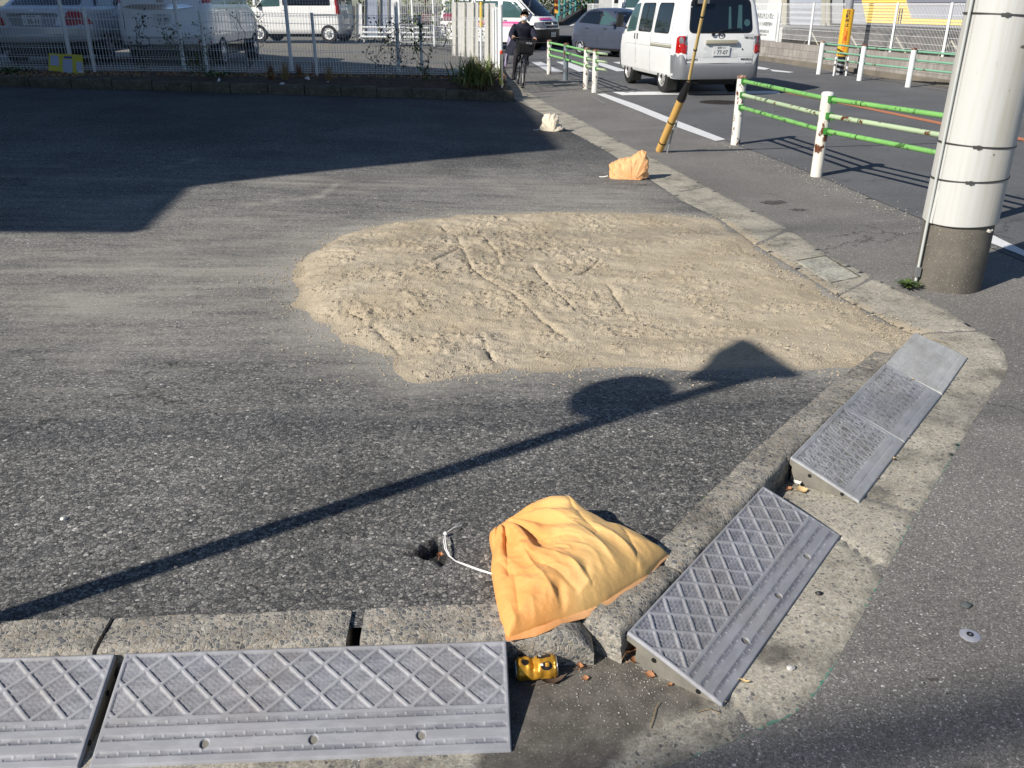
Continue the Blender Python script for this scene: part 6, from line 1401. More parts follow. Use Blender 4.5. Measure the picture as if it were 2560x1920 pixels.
# ---------------------------------------------------------------- planting bed: plants, litter
def blades(name, label, loc, n, hgt, spread, mats, wd=.01, cat='plant', seed=1, droop=.5, group=None, rad=.1):
    t = thing(name, label, cat, loc, 0, group) if len(mats) > 1 else None; rnd = random.Random(seed); outs = []
    for mi, (mname, m_, frac) in enumerate(mats):
        mb = MB()
        for i in range(int(n * frac)):
            a = rnd.random() * 6.283; L = hgt * rnd.uniform(.45, 1.1); sp = spread * rnd.uniform(.1, 1.0); dr = Vector((math.cos(a), math.sin(a), 0)); sd_ = Vector((-dr.y, dr.x, 0)); b0_ = Vector((rnd.gauss(0, rad), rnd.gauss(0, rad * .6), 0)); K = 6; vs = []
            for k in range(K + 1):
                u = k / K; c_ = b0_ + dr * sp * (u ** 1.3) + Vector((0, 0, L * (u - droop * u ** 3 * sp / spread))); hw = wd * (1 - u ** 2.2) * (.6 + .4 * min(1, u * 6)) + .0006; vs += [c_ - sd_ * hw + Vector((0, 0, hw * .5)), c_, c_ + sd_ * hw + Vector((0, 0, hw * .5))]
            mb.add(vs, [(3 * k + e, 3 * k + e + 1, 3 * k + e + 4, 3 * k + e + 3) for k in range(K) for e in (0, 1)])
        if t: outs.append(mb.build(mname, m_, t, fix=False))
        else: o = mb.build(name, m_, fix=False); o.location = loc; return tag(o, label, cat, group)
    return t
blades('strap_leaf_plant', 'big clump of long strap leaves beside the red-capped bollard', (-.62, 16.15, .27), 210, .62, .50, [('green_leaves', M['leaf_s'], .55), ('yellow_leaves', M['leaf_y'], .30), ('dry_leaves', M['straw'], .15)], .016, seed=2, rad=.16)
blades('strap_leaf_plant', 'lower dark thatched clump in front of the strap-leaved plant', (-.72, 15.93, .18), 150, .20, .26, [('dark_leaves', M['twig'], .6), ('dry_leaves', M['straw'], .4)], .007, seed=4, droop=.8, rad=.14)
for k, (px, py) in enumerate(((679, 205), (715, 208), (751, 208), (790, 208), (825, 213))):
    z = bed_z(at(px, py, 15.2).x, 15.25); p = G(px, py, z + .0)
    blades('grass_tuft', ('leftmost upright tuft of red-brown grass in the bed', 'second red-brown grass tuft from the left in the bed', 'reddest grass tuft, in the middle of the row in the bed', 'tall grass tuft just right of the white food wrapper', 'rightmost straw-coloured grass tuft in the bed')[k], p, 90, .34 + .05 * (k % 2), .07, [('grass', (M['redgrass'], M['straw'], M['redgrass'], M['redgrass'], M['straw'])[k], 1)], .004, 'grass', 20 + k, .1, 'dried grass tufts in the bed', .025)
def cover(name, label, pts, n, mat, sz=.03, kind='stuff', cat='ground cover', zf=None, h=.06):
    mb = MB()
    for _ in range(n):
        px, py, sx_, sy_ = random.choice(pts); a, b = px + random.gauss(0, sx_), py + random.gauss(0, sy_); x = at(a, b, 15.6).x; p = G(a, b, .3); 
        for it in range(3): p = G(a, b, bed_z(p.x, p.y))
        if p.y < 15.94 + .2375 * p.x + .16 or p.x > -.12: continue
        c_ = p + Vector((0, 0, random.random() ** 2 * h)); u = Vector((random.gauss(0, 1), random.gauss(0, 1), random.gauss(0, .5))).normalized() * sz * random.uniform(.5, 1.2); v = u.cross(Vector((random.gauss(0, 1), random.gauss(0, 1), random.gauss(0, 1)))).normalized() * u.length * .5
        mb.add([c_ - u, c_ - v, c_ + u, c_ + v], [(0, 1, 2, 3)])
    o = mb.build(name, mat, fix=False); return tag(o, label, cat, None, kind)
cover('ground_cover', 'low dark green weeds patching the soil of the planting bed', [(625, 200, 40, 5), (740, 203, 25, 4), (860, 205, 30, 4), (1000, 203, 30, 3), (955, 215, 20, 3), (1060, 206, 15, 3), (30, 178, 30, 4), (540, 192, 25, 4), (1200, 180, 20, 8)], 2600, M['leaf_d'], .035)
cover('ground_cover', 'brighter green weed leaves among the dark weeds of the bed', [(625, 198, 30, 4), (740, 202, 18, 3), (1000, 200, 20, 3), (35, 176, 16, 4), (540, 190, 20, 4)], 900, M['leaf_s'], .028)
cover('leaf_litter', 'dead leaves and straw strewn over the soil of the bed', [(x, 188, 60, 8) for x in range(60, 1250, 90)], 1500, M['straw'], .03, cat='leaf litter', h=.02)
cover('leaf_litter', 'brown dead leaves under the mesh fence in the bed', [(x, 184, 60, 8) for x in range(60, 1250, 90)], 1500, M['dryleaf'], .028, cat='leaf litter', h=.02)
def climber(label, px, py, Y, w_, h_, n, mat, seed, sz=.035):
    p = at(px, py, Y); t = thing('climbing_plant', label, 'plant', tuple(p), 0, 'climbers on the mesh fence'); rnd = random.Random(seed); mb = MB(); lb = MB()
    for s_ in range(4):
        q = Vector((rnd.uniform(-.1, .1) * w_, 0, 0)); pts = [q.copy()]
        for k in range(9): q = q + Vector((rnd.gauss(0, .25) * w_ * .6, rnd.gauss(0, .03), h_ / 9)); pts.append(q.copy())
        mb.tube(pts, .005, 5)
        for _ in range(n // 4):
            c_ = rnd.choice(pts) + Vector((rnd.gauss(0, .12) * w_, rnd.gauss(0, .06), rnd.gauss(0, .05))); u = Vector((rnd.gauss(0, 1), rnd.gauss(0, 1), rnd.gauss(0, 1))).normalized() * sz * rnd.uniform(.5, 1.2); v = u.cross(Vector((rnd.gauss(0, 1), rnd.gauss(0, 1), rnd.gauss(0, 1)))).normalized() * u.length * .5; lb.add([c_ - u, c_ - v, c_ + u, c_ + v], [(0, 1, 2, 3)])
    mb.build('stem', M['twig'], t); lb.build('leaves', mat, t, fix=False)
climber('dark climbing weed in front of the minivan hatch', 362, 172, 15.75, .35, .85, 110, M['leaf_d'], 1)
climber('leafy green climber around the low fence post right of the minivan', 495, 185, 15.7, .8, .75, 420, M['leaf_g'], 2, .03)
climber('wiry dark shrub behind the fence left of the middle tall post', 960, 168, 16.9, .9, .80, 150, M['leaf_d'], 3)
climber('brown twiggy weed between the two right fence posts', 1010, 172, 16.9, .6, .75, 120, M['twig'], 4, .03)
climber('leafy sapling climbing the rightmost low fence post', 1062, 190, 16.2, .35, .95, 170, M['leaf_g'], 5, .04)
climber('thin bare climber at the right side of the white minivan', 620, 172, 16.3, .5, .9, 50, M['twig'], 6, .025)
# white plastic bag, boards, litter
p = G(1143, 200, .30); small = Body
t = thing('plastic_bag', 'round crumpled pale plastic bag beside the strap-leaved plant', 'bag', (p.x, p.y, .26)); bm = bmesh.new(); bmesh.ops.create_icosphere(bm, subdivisions=4, radius=.16)
for v in bm.verts: k = 1 + .22 * mnoise.noise(v.co * 7) - .12 * (1 - abs(mnoise.noise(v.co * 14))); v.co = Vector((v.co.x * k * 1.25, v.co.y * k, max(-.10, v.co.z * k * .95)))
for v in bm.verts: v.co.z += .10
me = bpy.data.meshes.new('bag'); bm.to_mesh(me); bm.free(); link_mesh('bag_film', me, plain('pale_plastic_film', (.50, .52, .42), .35, c2=(.35, .38, .25), scale=9, amount=.8), t, smooth=50)
yb = plain('yellow_board_print', (.62, .52, .05), .6, c2=(.35, .40, .08), scale=9); bl_ = plain('blue_grey_print', (.36, .42, .58), .6, c2=(.5, .5, .5), scale=14)
for k, (x0, x1, y0, y1, lab) in enumerate(((122, 154, 133, 180, 'left one of two small yellow and grey boards leaning on the fence foot'), (155, 205, 135, 187, 'right torn board with a yellow band leaning on the fence foot'))):
    Yq = 15.05; z = bed_z(-7.3, Yq); P0 = [at(x0, y0, Yq + .15), at(x1, y0 + 3, Yq + .15), at(x1 + 4, y1, Yq), at(x0 - 1, y1 - 4, Yq)]; c_ = P0[3]; t = thing('notice_board', lab, 'board', tuple(c_), 0, 'discarded yellow boards'); MB().prism3([q - c_ for q in P0], (0, .02, .003)).build('board_panel', yb, t)
    for (u0, u1, v0, v1, m_) in (((.15, .75, .08, .68, bl_),) if k == 0 else ((.05, .5, .25, .95, bl_), (.70, .98, .35, .85, bl_), (.1, .5, .10, .20, M['blue']), (.8, 1.0, .80, .92, M['plate']))):
        def bi(u, v): a = P0[0].lerp(P0[1], u); b = P0[3].lerp(P0[2], u); return a.lerp(b, v) - c_ + Vector((0, -.006, 0))
        MB().prism3([bi(u0, v0), bi(u1, v0), bi(u1, v1), bi(u0, v1)], (0, .004, 0)).build('print_patch', m_, t)
def litter(label, px, py, w_, h_, rz, mat, seed):
    z = bed_z(at(px, py, 15.3).x, 15.3); p = G(px, py, z); rnd = random.Random(seed); vs = [(-w_ / 2, 0, .0), (w_ * .4, .02, .01), (w_ / 2, .03, h_), (-w_ * .3, .05, h_ * .8), (-w_ * .1, .01, h_ * .4)]
    mb = MB(); mb.prism3([Vector(v) for v in vs[:4]], (0, .006, 0)); mb.box((.01, .03, h_ * .3), (w_ * .5, .05, .01), (.5, .3, rz)); o = mb.build('paper_litter', mat); o.location = p; o.rotation_euler = (0, -rz, 0); return tag(o, label, 'litter', 'litter in the planting bed')
litter('white and brown food wrapper standing in the middle of the bed', 772, 210, .13, .14, .5, M['pw'], 1)
litter('small folded white paper right of the food wrapper', 815, 214, .10, .07, 0, M['pw'], 2); litter('flat white paper scrap left of the food wrapper', 704, 211, .09, .03, 0, M['plate'], 3); litter('tiny white cup standing near the kerb left of the grass tufts', 546, 204, .04, .06, 0, M['plate'], 4)
# ---------------------------------------------------------------- hedges and trees
def foliage(name, label, c, dims, n, mats, sz, cat='hedge', seed=1, lumps=9, trunk=None, group=None):
    rnd = random.Random(seed); t = thing(name, label, cat, c, 0, group); L = [(Vector((rnd.uniform(-.5, .5) * dims[0], rnd.uniform(-.4, .4) * dims[1], rnd.uniform(.25, .85) * dims[2])), rnd.uniform(.18, .34) * min(dims[0], dims[2] * 1.4)) for _ in range(lumps)]
    for mi, (mn, m_, fr_) in enumerate(mats):
        mb = MB(); lst = L[mi::len(mats)] + L[:2] if name != 'hedge' else None
        for _ in range(int(n * fr_)):
            if name == 'hedge':
                c_ = Vector((rnd.uniform(-.5, .5) * dims[0], rnd.uniform(-.5, .5) * dims[1], rnd.uniform(0, 1) * dims[2])); k = mnoise.noise(c_ * 1.3 + Vector((mi * 9, seed, 0)))
                if k < -.05 and rnd.random() < .8: continue
                c_.z += .15 * mnoise.noise(Vector((c_.x * 1.7, 0, seed)))
            else:
                q, r = rnd.choice(lst); v_ = Vector((rnd.gauss(0, 1), rnd.gauss(0, 1), rnd.gauss(0, 1))).normalized() * r * rnd.random() ** .4; c_ = q + v_
            u = Vector((rnd.gauss(0, 1), rnd.gauss(0, 1), rnd.gauss(0, 1))).normalized() * sz * rnd.uniform(.5, 1.3); v = u.cross(Vector((rnd.gauss(0, 1), rnd.gauss(0, 1), rnd.gauss(0, 1)))).normalized() * u.length * .55
            mb.add([c_ - u, c_ - v, c_ + u, c_ + v], [(0, 1, 2, 3)])
        mb.build(mn, m_, t, fix=False)
    mb = MB()
    for k in range(max(2, int(dims[0] / 1.5))): x = (k + .5) / max(2, int(dims[0] / 1.5)) * dims[0] - dims[0] / 2; mb.tube([(x, 0, -.1), (x + .1, 0, dims[2] * .3), (x - .1, .1, dims[2] * .75)], [.06, .05, .02], 6)
    mb.build('stems', M['twig'], t); return t
c_ = at(590, 62, 30.5); foliage('hedge', 'clipped yellow-green hedge between the minivan and the small white van', (c_.x, 31.5, c_.z - .1), (3.4, 1.2, 1.9), 5200, [('light_leaves', M['leaf_y'], .6), ('dark_leaves', M['leaf_g'], .4)], .06, seed=3)
c_ = at(1090, 90, 31); foliage('hedge', 'sunny yellow hedge behind the far mesh fence of the car park', (c_.x - .4, 32.0, c_.z - .3), (4.6, 1.4, 2.4), 5600, [('light_leaves', M['leaf_y'], .65), ('dark_leaves', M['leaf_g'], .35)], .06, seed=5)
c_ = at(1415, 30, 62); foliage('hedge', 'mossy green bank of shrubs above the ramp railing', (c_.x + .2, 66, c_.z - .5), (9, 3, 3.4), 5200, [('light_leaves', M['leaf_g'], .6), ('dark_leaves', M['leaf_d'], .4)], .14, seed=6)
# ---------------------------------------------------------------- ramp road in the distance
def ribbon(name, mat, left, right, th=.0, kind='structure'):
    n = len(left); vs = [tuple(at(*p)) for p in left] + [tuple(at(*p)) for p in right]; o = MB().add(vs, [(i, i + 1, n + i + 1, n + i) for i in range(n - 1)]).build(name, mat, fix=False)
    bm = bmesh.new(); bm.from_mesh(o.data)
    for f in bm.faces:
        if f.normal.z < 0: f.normal_flip()
    bm.to_mesh(o.data); bm.free(); return tag(o, kind=kind)
rl_ = [(1300, 88, 38), (1380, 62, 52), (1420, 38, 66), (1478, 5, 92), (1520, -25, 120)]; rr_ = [(1640, 96, 34), (1640, 66, 46), (1640, 38, 62), (1660, -6, 92), (1680, -40, 120)]
ribbon('ramp_road', plain('ramp_asphalt', (.11, .11, .115), .9, c2=(.15, .15, .15), scale=1), rl_, rr_)
for k in range(9):
    t0 = k / 9; x = 1402 + (1532 - 1402) * t0 ** .85; y = 74 + (5 - 74) * t0; Y = 48 + 42 * t0 ** 1.5; s_ = 1 - .35 * t0
    P0 = [at(x + 2 * s_, y - .35, Y), at(x + 13 * s_, y - 4 * s_ - .35, Y + 1), at(x + 15 * s_, y - 1.2 * s_ - .35, Y + .6), at(x + 3 * s_, y + 2.6 * s_ - .35, Y - .4)]; tag(MB().add([tuple(p + Vector((0, -.0, .05))) for p in P0], [(0, 1, 2, 3)]).build('lane_dash', M['paint_white'], fix=False), kind='structure')
tag(MB().add([tuple(at(a, b, c) + Vector((0, 0, .05))) for a, b, c in ((1402, 76, 47.5), (1403, 73.5, 48), (1452, 48, 62), (1528, 4, 90), (1532, 4, 90), (1454, 50.5, 61.5))], [(0, 1, 2, 5), (2, 3, 4, 5)]).build('lane_line', M['paint_white'], fix=False), kind='structure')
M['teal'] = plain('teal_railing_paint', (.06, .26, .25), .5)
rp0, rp1 = at(1394, 40, 50), at(1478, -6, 78); t = thing('ramp_railing', 'teal pipe railing climbing along the far ramp', 'railing', tuple(rp0))
for dz in (.0, .38, .78): MB().tube([Vector((0, 0, dz)), rp1 - rp0 + Vector((0, 0, dz))], .05, 8).build('pipe', M['teal'], t)
for k in range(8): q = (rp1 - rp0) * (k / 7); MB().tube([q + Vector((0, 0, -.5)), q + Vector((0, 0, 1.0))], .06, 8).build('post', M['teal'], t)
t = thing('ramp_wall', 'dark stained retaining wall under the teal ramp railing', 'wall', tuple(rp0)); a, b = rp0 * 0, rp1 - rp0
MB().prism3([Vector((0, 0, -1.7)), b + Vector((0, 0, -2.2)), b + Vector((0, 0, -.3)), Vector((0, 0, -.3))], (.3, .3, 0)).build('wall_face', plain('dark_stained_wall', (.05, .04, .035), .9, c2=(.02, .02, .02), scale=.6), t)
cw = at(1482, 14, 78); t = thing('ramp_wall', 'pale concrete parapet on the upper part of the ramp', 'wall', tuple(cw)); P0 = [at(1474, 16, 78), at(1492, 14, 80), at(1560, -14, 100), at(1474, -14, 78)]; MB().prism3([p - cw for p in P0], (.2, .4, 0)).build('parapet', plain('pale_concrete', (.42, .42, .42), .8, scale=.5), t)
# striped warning post
Yw = 47; p = at(1391, 40, Yw); t = thing('warning_post', 'orange and black warning post beside the ramp entry', 'post', tuple(p)); MB().prism3([at(1387, -10, Yw) - p, at(1396, -10, Yw) - p, at(1395.5, 33, Yw) - p, at(1387, 33, Yw) - p], (0, .2, 0)).build('panel', plain('orange_panel', (.85, .42, .05), .5), t)
for y_ in (4, 19): MB().lathe([(.10, -.03), (.10, .0)], 20, at(1391, y_, Yw) - p + Vector((0, -.01, 0)), 'y').build('lamp', plain('dark_red_lamp', (.12, .02, .01), .3), t)
MB().tube([at(1398, -20, Yw) - p, at(1398, 40, Yw) - p], .06, 10).build('pole', M['teal'], t)
# ---------------------------------------------------------------- right side: block wall, mesh fence, signs, train
w0, w1 = G(1898, 150), G(2382, 217); wd = Vector(((w0 - w1).x, (w0 - w1).y, 0)).normalized(); wn = Vector((wd.y, -wd.x, 0))
if wn.x < 0: wn = -wn
def block_mat():
    m, nt, b = new_mat('concrete_blocks'); tx = nt.nodes.new('ShaderNodeTexCoord'); br_ = nt.nodes.new('ShaderNodeTexBrick'); br_.offset = .5; sep = nt.nodes.new('ShaderNodeSeparateXYZ'); cmb = nt.nodes.new('ShaderNodeCombineXYZ')
    nt.links.new(tx.outputs['Object'], sep.inputs[0]); nt.links.new(sep.outputs[0], cmb.inputs[0]); nt.links.new(sep.outputs[2], cmb.inputs[1]); nt.links.new(cmb.outputs[0], br_.inputs['Vector'])
    for k, v in (('Scale', 1.0), ('Brick Width', .4), ('Row Height', .2), ('Mortar Size', .006), ('Bias', 0.0)): br_.inputs[k].default_value = v
    br_.inputs['Color1'].default_value = (.37, .34, .31, 1); br_.inputs['Color2'].default_value = (.28, .255, .235, 1); br_.inputs['Mortar'].default_value = (.15, .14, .13, 1)
    co = coords(nt, (3, 3, .8)); c = mixc(nt, ramp(nt, noise_n(nt, co, 2.5, 5, .7), [(.4, 0.0), (.75, .8)]), br_.outputs[0], (.15, .13, .11)); nt.links.new(c, b.inputs['Base Color']); b.inputs['Roughness'].default_value = .9; bump(nt, b, br_.outputs[1], -.4, .006); return m
WL = 46; ws_ = w1 - wd * 14
t = thing('block_wall', 'low grey concrete block wall along the far sidewalk with a footing', 'wall', (ws_.x, ws_.y, 0), math.atan2(wd.y, wd.x))
mb = MB(); sgn = 1 if (Matrix.Rotation(t.rotation_euler.z, 3, 'Z') @ Vector((0, 1, 0))).dot(wn) > 0 else -1
mb.box((WL / 2, sgn * .08, .34), (WL, .15, .44)); mb.build('blocks', block_mat(), t)
mb = MB(); mb.box((WL / 2, sgn * .05, .06), (WL, .30, .13)); mb.build('footing', plain('stained_footing', (.22, .19, .15), .9, c2=(.10, .09, .07), scale=1.6, amount=.9), t, bevel=.01)
fA = ws_ + wn * .10; fB = fA + wd * WL
mesh_fence('mesh_fence', 'white mesh fence standing on the concrete block wall at the right', xy(fA), xy(fB), .56, .56, 1.05, [k * 2.0 / WL + .014 for k in range(23)], pr=.03, wr=.003, pitch=.05, gap=.10)
# land beyond the wall
tag(MB().add([tuple(ws_ + wn * .2 + Vector((0, 0, .05))), tuple(ws_ + wn * 60 + Vector((0, 0, .05))), tuple(ws_ + wn * 60 + wd * 90 + Vector((0, 0, .05))), tuple(ws_ + wn * .2 + wd * 90 + Vector((0, 0, .05)))], [(0, 1, 2, 3)]).build('rail_yard', plain('track_ballast', (.08, .065, .055), .95, c2=(.07, .06, .05), scale=12, amount=.9), fix=False), kind='structure')
# white notice on the fence
nb = fA + wd * 0; 
def onp(px, py, off_=0.0): q = on_wall(px, py, (fA.x - wn.x * off_, fA.y - wn.y * off_), (wd.x, wd.y)); return q
def strip_board(name, label, cat, px0, px1, py0, py1, off_, mat, th=.02, lean=0):
    P0 = [onp(px0 + lean, py0, off_), onp(px1 + lean, py0, off_), onp(px1, py1, off_), onp(px0, py1, off_)]; zt = (P0[0].z + P0[1].z) / 2; zb2 = (P0[2].z + P0[3].z) / 2
    c_ = (P0[0] + P0[1] + P0[2] + P0[3]) / 4; w_ = (Vector(xy(P0[1])) - Vector(xy(P0[0]))).length; t = thing(name, label, cat, (c_.x, c_.y, zb2), math.atan2(-wd.y, -wd.x)); return t, w_, zt - zb2
t, w_, h_ = strip_board('notice_sign', 'white notice board with dark Japanese writing on the right mesh fence', 'sign', 1878, 1941, 26, 99, .07, None)
t.location = tuple(Vector(t.location) + wd * .0)
mb = MB(); mb.box((0, 0, h_ / 2), (w_, .02, h_)); mb.build('board_panel', M['pw'], t, bevel=.008)
fx = (R(90), 0, 0); fside = -.0125
# find which local y faces the road
ly = Matrix.Rotation(t.rotation_euler.z, 3, 'Z') @ Vector((0, -1, 0)); face = -1 if ly.dot(wn) < 0 else 1
tr = (R(90), 0, 0) if face < 0 else (R(90), 0, R(180))
ink = plain('grey_green_ink', (.05, .08, .07), .6)
for s_, z_, sz_ in (('関係者以外立入禁止', .80, .155), ('監視カメラ24時間作動中', .53, .120), ('東日本旅客鉄道株式会社', .28, .088), ('緊急連絡先 03-5330-21', .16, .07)): text_part('notice_text', s_, sz_ * w_ / 1.6, ink, t, (.02, face * .0125, z_ * h_), tr, sx=.85)
MB().tube([(-w_ * .35, -face * .02, -.15), (-w_ * .35, -face * .02, h_ + .1)], .02, 8).build('support', M['white_post'], t)
# second pole with the wrapped yellow sign
pp = G(2098, 188); t = thing('steel_pole', 'slim grey steel pole with striped base behind the far guardrail', 'pole', (pp.x, pp.y, 0)); MB().lathe([(.085, 0), (.085, 4.5), (.08, 7)], 28).build('shaft', plain('grey_pole_paint', (.30, .31, .33), .45, c2=(.22, .23, .25), scale=3), t, smooth=50)
N = 40; vs = []; fs = []
for k in range(5):
    for i in range(N + 1):
        q = -2 * math.pi * i / N * .999; z = .02 + k * .11 + .09 * i / N
        for dz in (0, .055): vs.append((math.cos(q) * .088, math.sin(q) * .088, z + dz))
    b0_ = k * (N + 1) * 2; fs += [(b0_ + 2 * i, b0_ + 2 * i + 1, b0_ + 2 * i + 3, b0_ + 2 * i + 2) for i in range(N)]
MB().add(vs, fs).build('black_stripes', M['black'], t, fix=False)
sg = thing('sign', 'tall narrow yellow bicycle warning sign curved around the grey steel pole', 'sign', (pp.x, pp.y, .44)); ysg = plain('yellow_sign_face', (.80, .44, .03), .5, c2=(.72, .38, .03), scale=3)
ca = math.atan2(-pp.y, -pp.x); RS = .15; HW = R(62)
cc = Vector((-math.cos(ca), -math.sin(ca), 0)) * (RS - .095); vs = []; NA = 16
for z in (0, 1.05):
    for i in range(NA + 1): q = ca - HW + 2 * HW * i / NA; vs.append((cc.x + math.cos(q) * RS, cc.y + math.sin(q) * RS, z))
for z in (0, 1.05):
    for i in range(NA + 1): q = ca - HW + 2 * HW * i / NA; vs.append((cc.x + math.cos(q) * (RS - .012), cc.y + math.sin(q) * (RS - .012), z))
n1 = NA + 1; fs = [(i, i + 1, n1 + i + 1, n1 + i) for i in range(NA)] + [(2 * n1 + i + 1, 2 * n1 + i, 3 * n1 + i, 3 * n1 + i + 1) for i in range(NA)] + [(i + 1, i, 2 * n1 + i, 2 * n1 + i + 1) for i in range(NA)] + [(n1 + i, n1 + i + 1, 3 * n1 + i + 1, 3 * n1 + i) for i in range(NA)] + [(0, n1, 3 * n1, 2 * n1), (NA, 2 * n1 + NA, 3 * n1 + NA, n1 + NA)]
MB().add(vs, fs).build('sign_face', ysg, sg, smooth=50)
def wrap_text(s_, z, size, mat, name='sign_character'):
    o = text_part(name, s_, size, mat, sg, (0, 0, 0), (R(90), 0, 0), depth=.0015, bold=.002)
    for v in o.data.vertices:
        a = ca + R(0) + v.co.x / RS; r_ = RS + .002 - v.co.y * 1.0; v.co = Vector((cc.x + math.cos(a) * r_, cc.y + math.sin(a) * r_, z + v.co.z))
for i, ch in enumerate('自転車は右側通行禁止'): wrap_text(ch, .985 - i * .098, .105, M['inkk'] if i < 4 else M['redk'])
for i, ch in enumerate(('野方警察署',)): wrap_text(ch, .035, .042, M['inkk'])
for q in (.18, -.16): 
    gp = G(2098 + (q * 90), 190); t = thing('marker_post', ('thin white marker post right of the striped pole base', 'thin white marker post left of the striped pole base')[q < 0], 'post', (gp.x, gp.y, 0), 0, 'thin white marker posts'); MB().lathe([(.022, 0), (.022, .42), (.001, .44)], 14).build('stem', M['white_post'], t, smooth=50); MB().lathe([(.023, .22), (.023, .28)], 14).build('grey_band', M['bump_g'], t)
# train body in (s, z) along the wall direction, 5.5 m beyond it
TO = 5.2; tA = ws_ + wn * TO
def onT(px, py, o_=0.0): q = on_wall(px, py, (tA.x - wn.x * o_, tA.y - wn.y * o_), (wd.x, wd.y)); return ((q - tA).dot(wd), q.z)
def corr_mat(name, c, metal, sc=11.0):
    m, nt, b = new_mat(name); co = coords(nt); sep = nt.nodes.new('ShaderNodeSeparateXYZ'); nt.links.new(co, sep.inputs[0]); z = mth(nt, 'MULTIPLY', sep.outputs[2], 6.283 * sc); s_ = mth(nt, 'SINE', z, 0); b.inputs['Base Color'].default_value = (*c, 1); b.inputs['Metallic'].default_value = metal; b.inputs['Roughness'].default_value = .35; bump(nt, b, s_, .8, .012); return m
s_l, s_r = onT(2118, 30)[0], onT(2700, 30)[0]; zb1 = onT(2280, 67)[1]
t = thing('train_carriage', 'silver train carriage with a slanted yellow band behind the right fence', 'train', (tA.x, tA.y, 0), math.atan2(wd.y, wd.x)); sg_ = 1 if (Matrix.Rotation(t.rotation_euler.z, 3, 'Z') @ Vector((0, 1, 0))).dot(wn) > 0 else -1
def tpoly(name, pts, mat, o_, th=.01, parent=None): P_ = [Vector((a, -sg_ * o_, b)) for a, b in pts]; return MB().prism3(P_, (0, sg_ * th, 0)).build(name, mat, parent or t)
s_lo, s_hi = min(s_l, s_r), max(s_l, s_r)
mb = MB(); mb.box(((s_lo + s_hi) / 2, sg_ * 1.4, zb1 + 1.55), (s_hi - s_lo, 2.8, 3.1)); mb.build('body', plain('silver_body', (.48, .49, .54), .4, .35, scale=1), t, bevel=.04)
zc1 = onT(2280, 14)[1]; tpoly('corrugated_panel', [(s_lo + .05, zc1), (s_hi - .05, zc1), (s_hi - .05, zb1 + 2.9), (s_lo + .05, zb1 + 2.9)], corr_mat('corrugated_steel', (.42, .42, .47), .6), .012, .012)
yel = corr_mat('yellow_band_paint', (.85, .60, .14), 0, 11)
tpoly('yellow_band', [onT(*p) for p in ((2153, -14), (2168, 57), (2290, 60), (2420, 64), (2600, 69), (2600, 54), (2420, 50), (2278, 46), (2262, -14))], yel, .03, .018)
for x_ in (2247, 2253): tpoly('vent_slot', [onT(x_ + 4, 21), onT(x_ + 7, 21), onT(x_ + 2, 58), onT(x_ - 1, 58)], M['black'], .036, .006)
dk_ = plain('dark_underframe', (.03, .028, .027), .7, c2=(.10, .09, .08), scale=2)
mb = MB(); mb.box(((s_lo + s_hi) / 2, sg_ * 1.4, zb1 - .08), (s_hi - s_lo, 2.5, .16)); rnd = random.Random(3); s_ = s_lo + .5
while s_ < s_hi - 1: L_ = rnd.uniform(.6, 1.6); mb.box((s_ + L_ / 2, sg_ * .5, zb1 - .45 - rnd.random() * .1), (L_, .7, .6)); s_ += L_ + rnd.uniform(.15, .8)
mb.build('underframe_boxes', dk_, t)
for k in range(9): s_ = s_lo + .8 + k * (s_hi - s_lo - 1.6) / 8; MB().lathe([(.42, -.06), (.42, .06)], 30, (s_, sg_ * .15, zb1 - .62), 'y').build('wheel', plain('train_wheel', (.12, .10, .09), .6, .5), t, smooth=40); 
for k in range(5): s_ = s_lo + 1 + k * 2.9; MB().tube([(s_, sg_ * .05, zb1 - .95), (s_ + .9, sg_ * .05, zb1 - .35), (s_ + 1.5, sg_ * .05, zb1 - .9)], .03, 6).build('brake_rod', M['beige'], t)
# carriage ends / shutters further left
t = thing('freight_carriage', 'second silver carriage with grey shutter door and beige frames behind the right fence', 'train', (tA.x, tA.y, 0), math.atan2(wd.y, wd.x))
s0_, s1_ = sorted((onT(2112, 30)[0], onT(1945, 30)[0])); mb = MB(); mb.box(((s0_ + s1_) / 2, sg_ * 1.4, zb1 + 1.6), (s1_ - s0_, 2.8, 3.2)); mb.build('body', plain('pale_grey_body', (.42, .43, .44), .5, .2), t, bevel=.03)
tpoly('shutter', [onT(*p) for p in ((1976, -20), (1976, 62), (2052, 64), (2052, -20))], corr_mat('grey_shutter', (.40, .42, .47), .2, 5), .02, .012, t)
for a, b in ((1956, 1968), (2056, 2064), (2070, 2076)): tpoly('door_frame', [onT(*p) for p in ((a + 2, -20), (a, 64), (b, 64), (b + 2, -20))], M['beige'], .05, .04, t)
for a, b in ((1968, 1974), (2077, 2081), (2110, 2112)): tpoly('dark_gap', [onT(*p) for p in ((a, -20), (a, 90), (b, 90), (b, -20))], M['black'], .03, .01, t)
tpoly('sill_beam', [onT(*p) for p in ((1950, 62), (2112, 68), (2112, 74), (1950, 68))], M['steel'], .06, .03, t)
mb = MB(); mb.box(((s0_ + s1_) / 2, sg_ * 1.2, zb1 - .5), (s1_ - s0_ - .4, 2.0, .8)); mb.build('underframe_boxes', dk_, t)
p = onp(1925, 0, -9); bd = thing('building', 'plain white building wall above the notice board', 'building', (p.x, p.y, 0)); P0 = [at(1898, 24, 40), at(1960, 26, 40), at(1960, -30, 40), at(1912, -30, 40)]
mb = MB(); mb.box((at(1930, 0, 40).x - p.x, 40 - p.y, 2.2), (at(1958, 0, 40).x - at(1908, 0, 40).x, 2.0, 4.4)); mb.build('wall', M['pw'], bd)
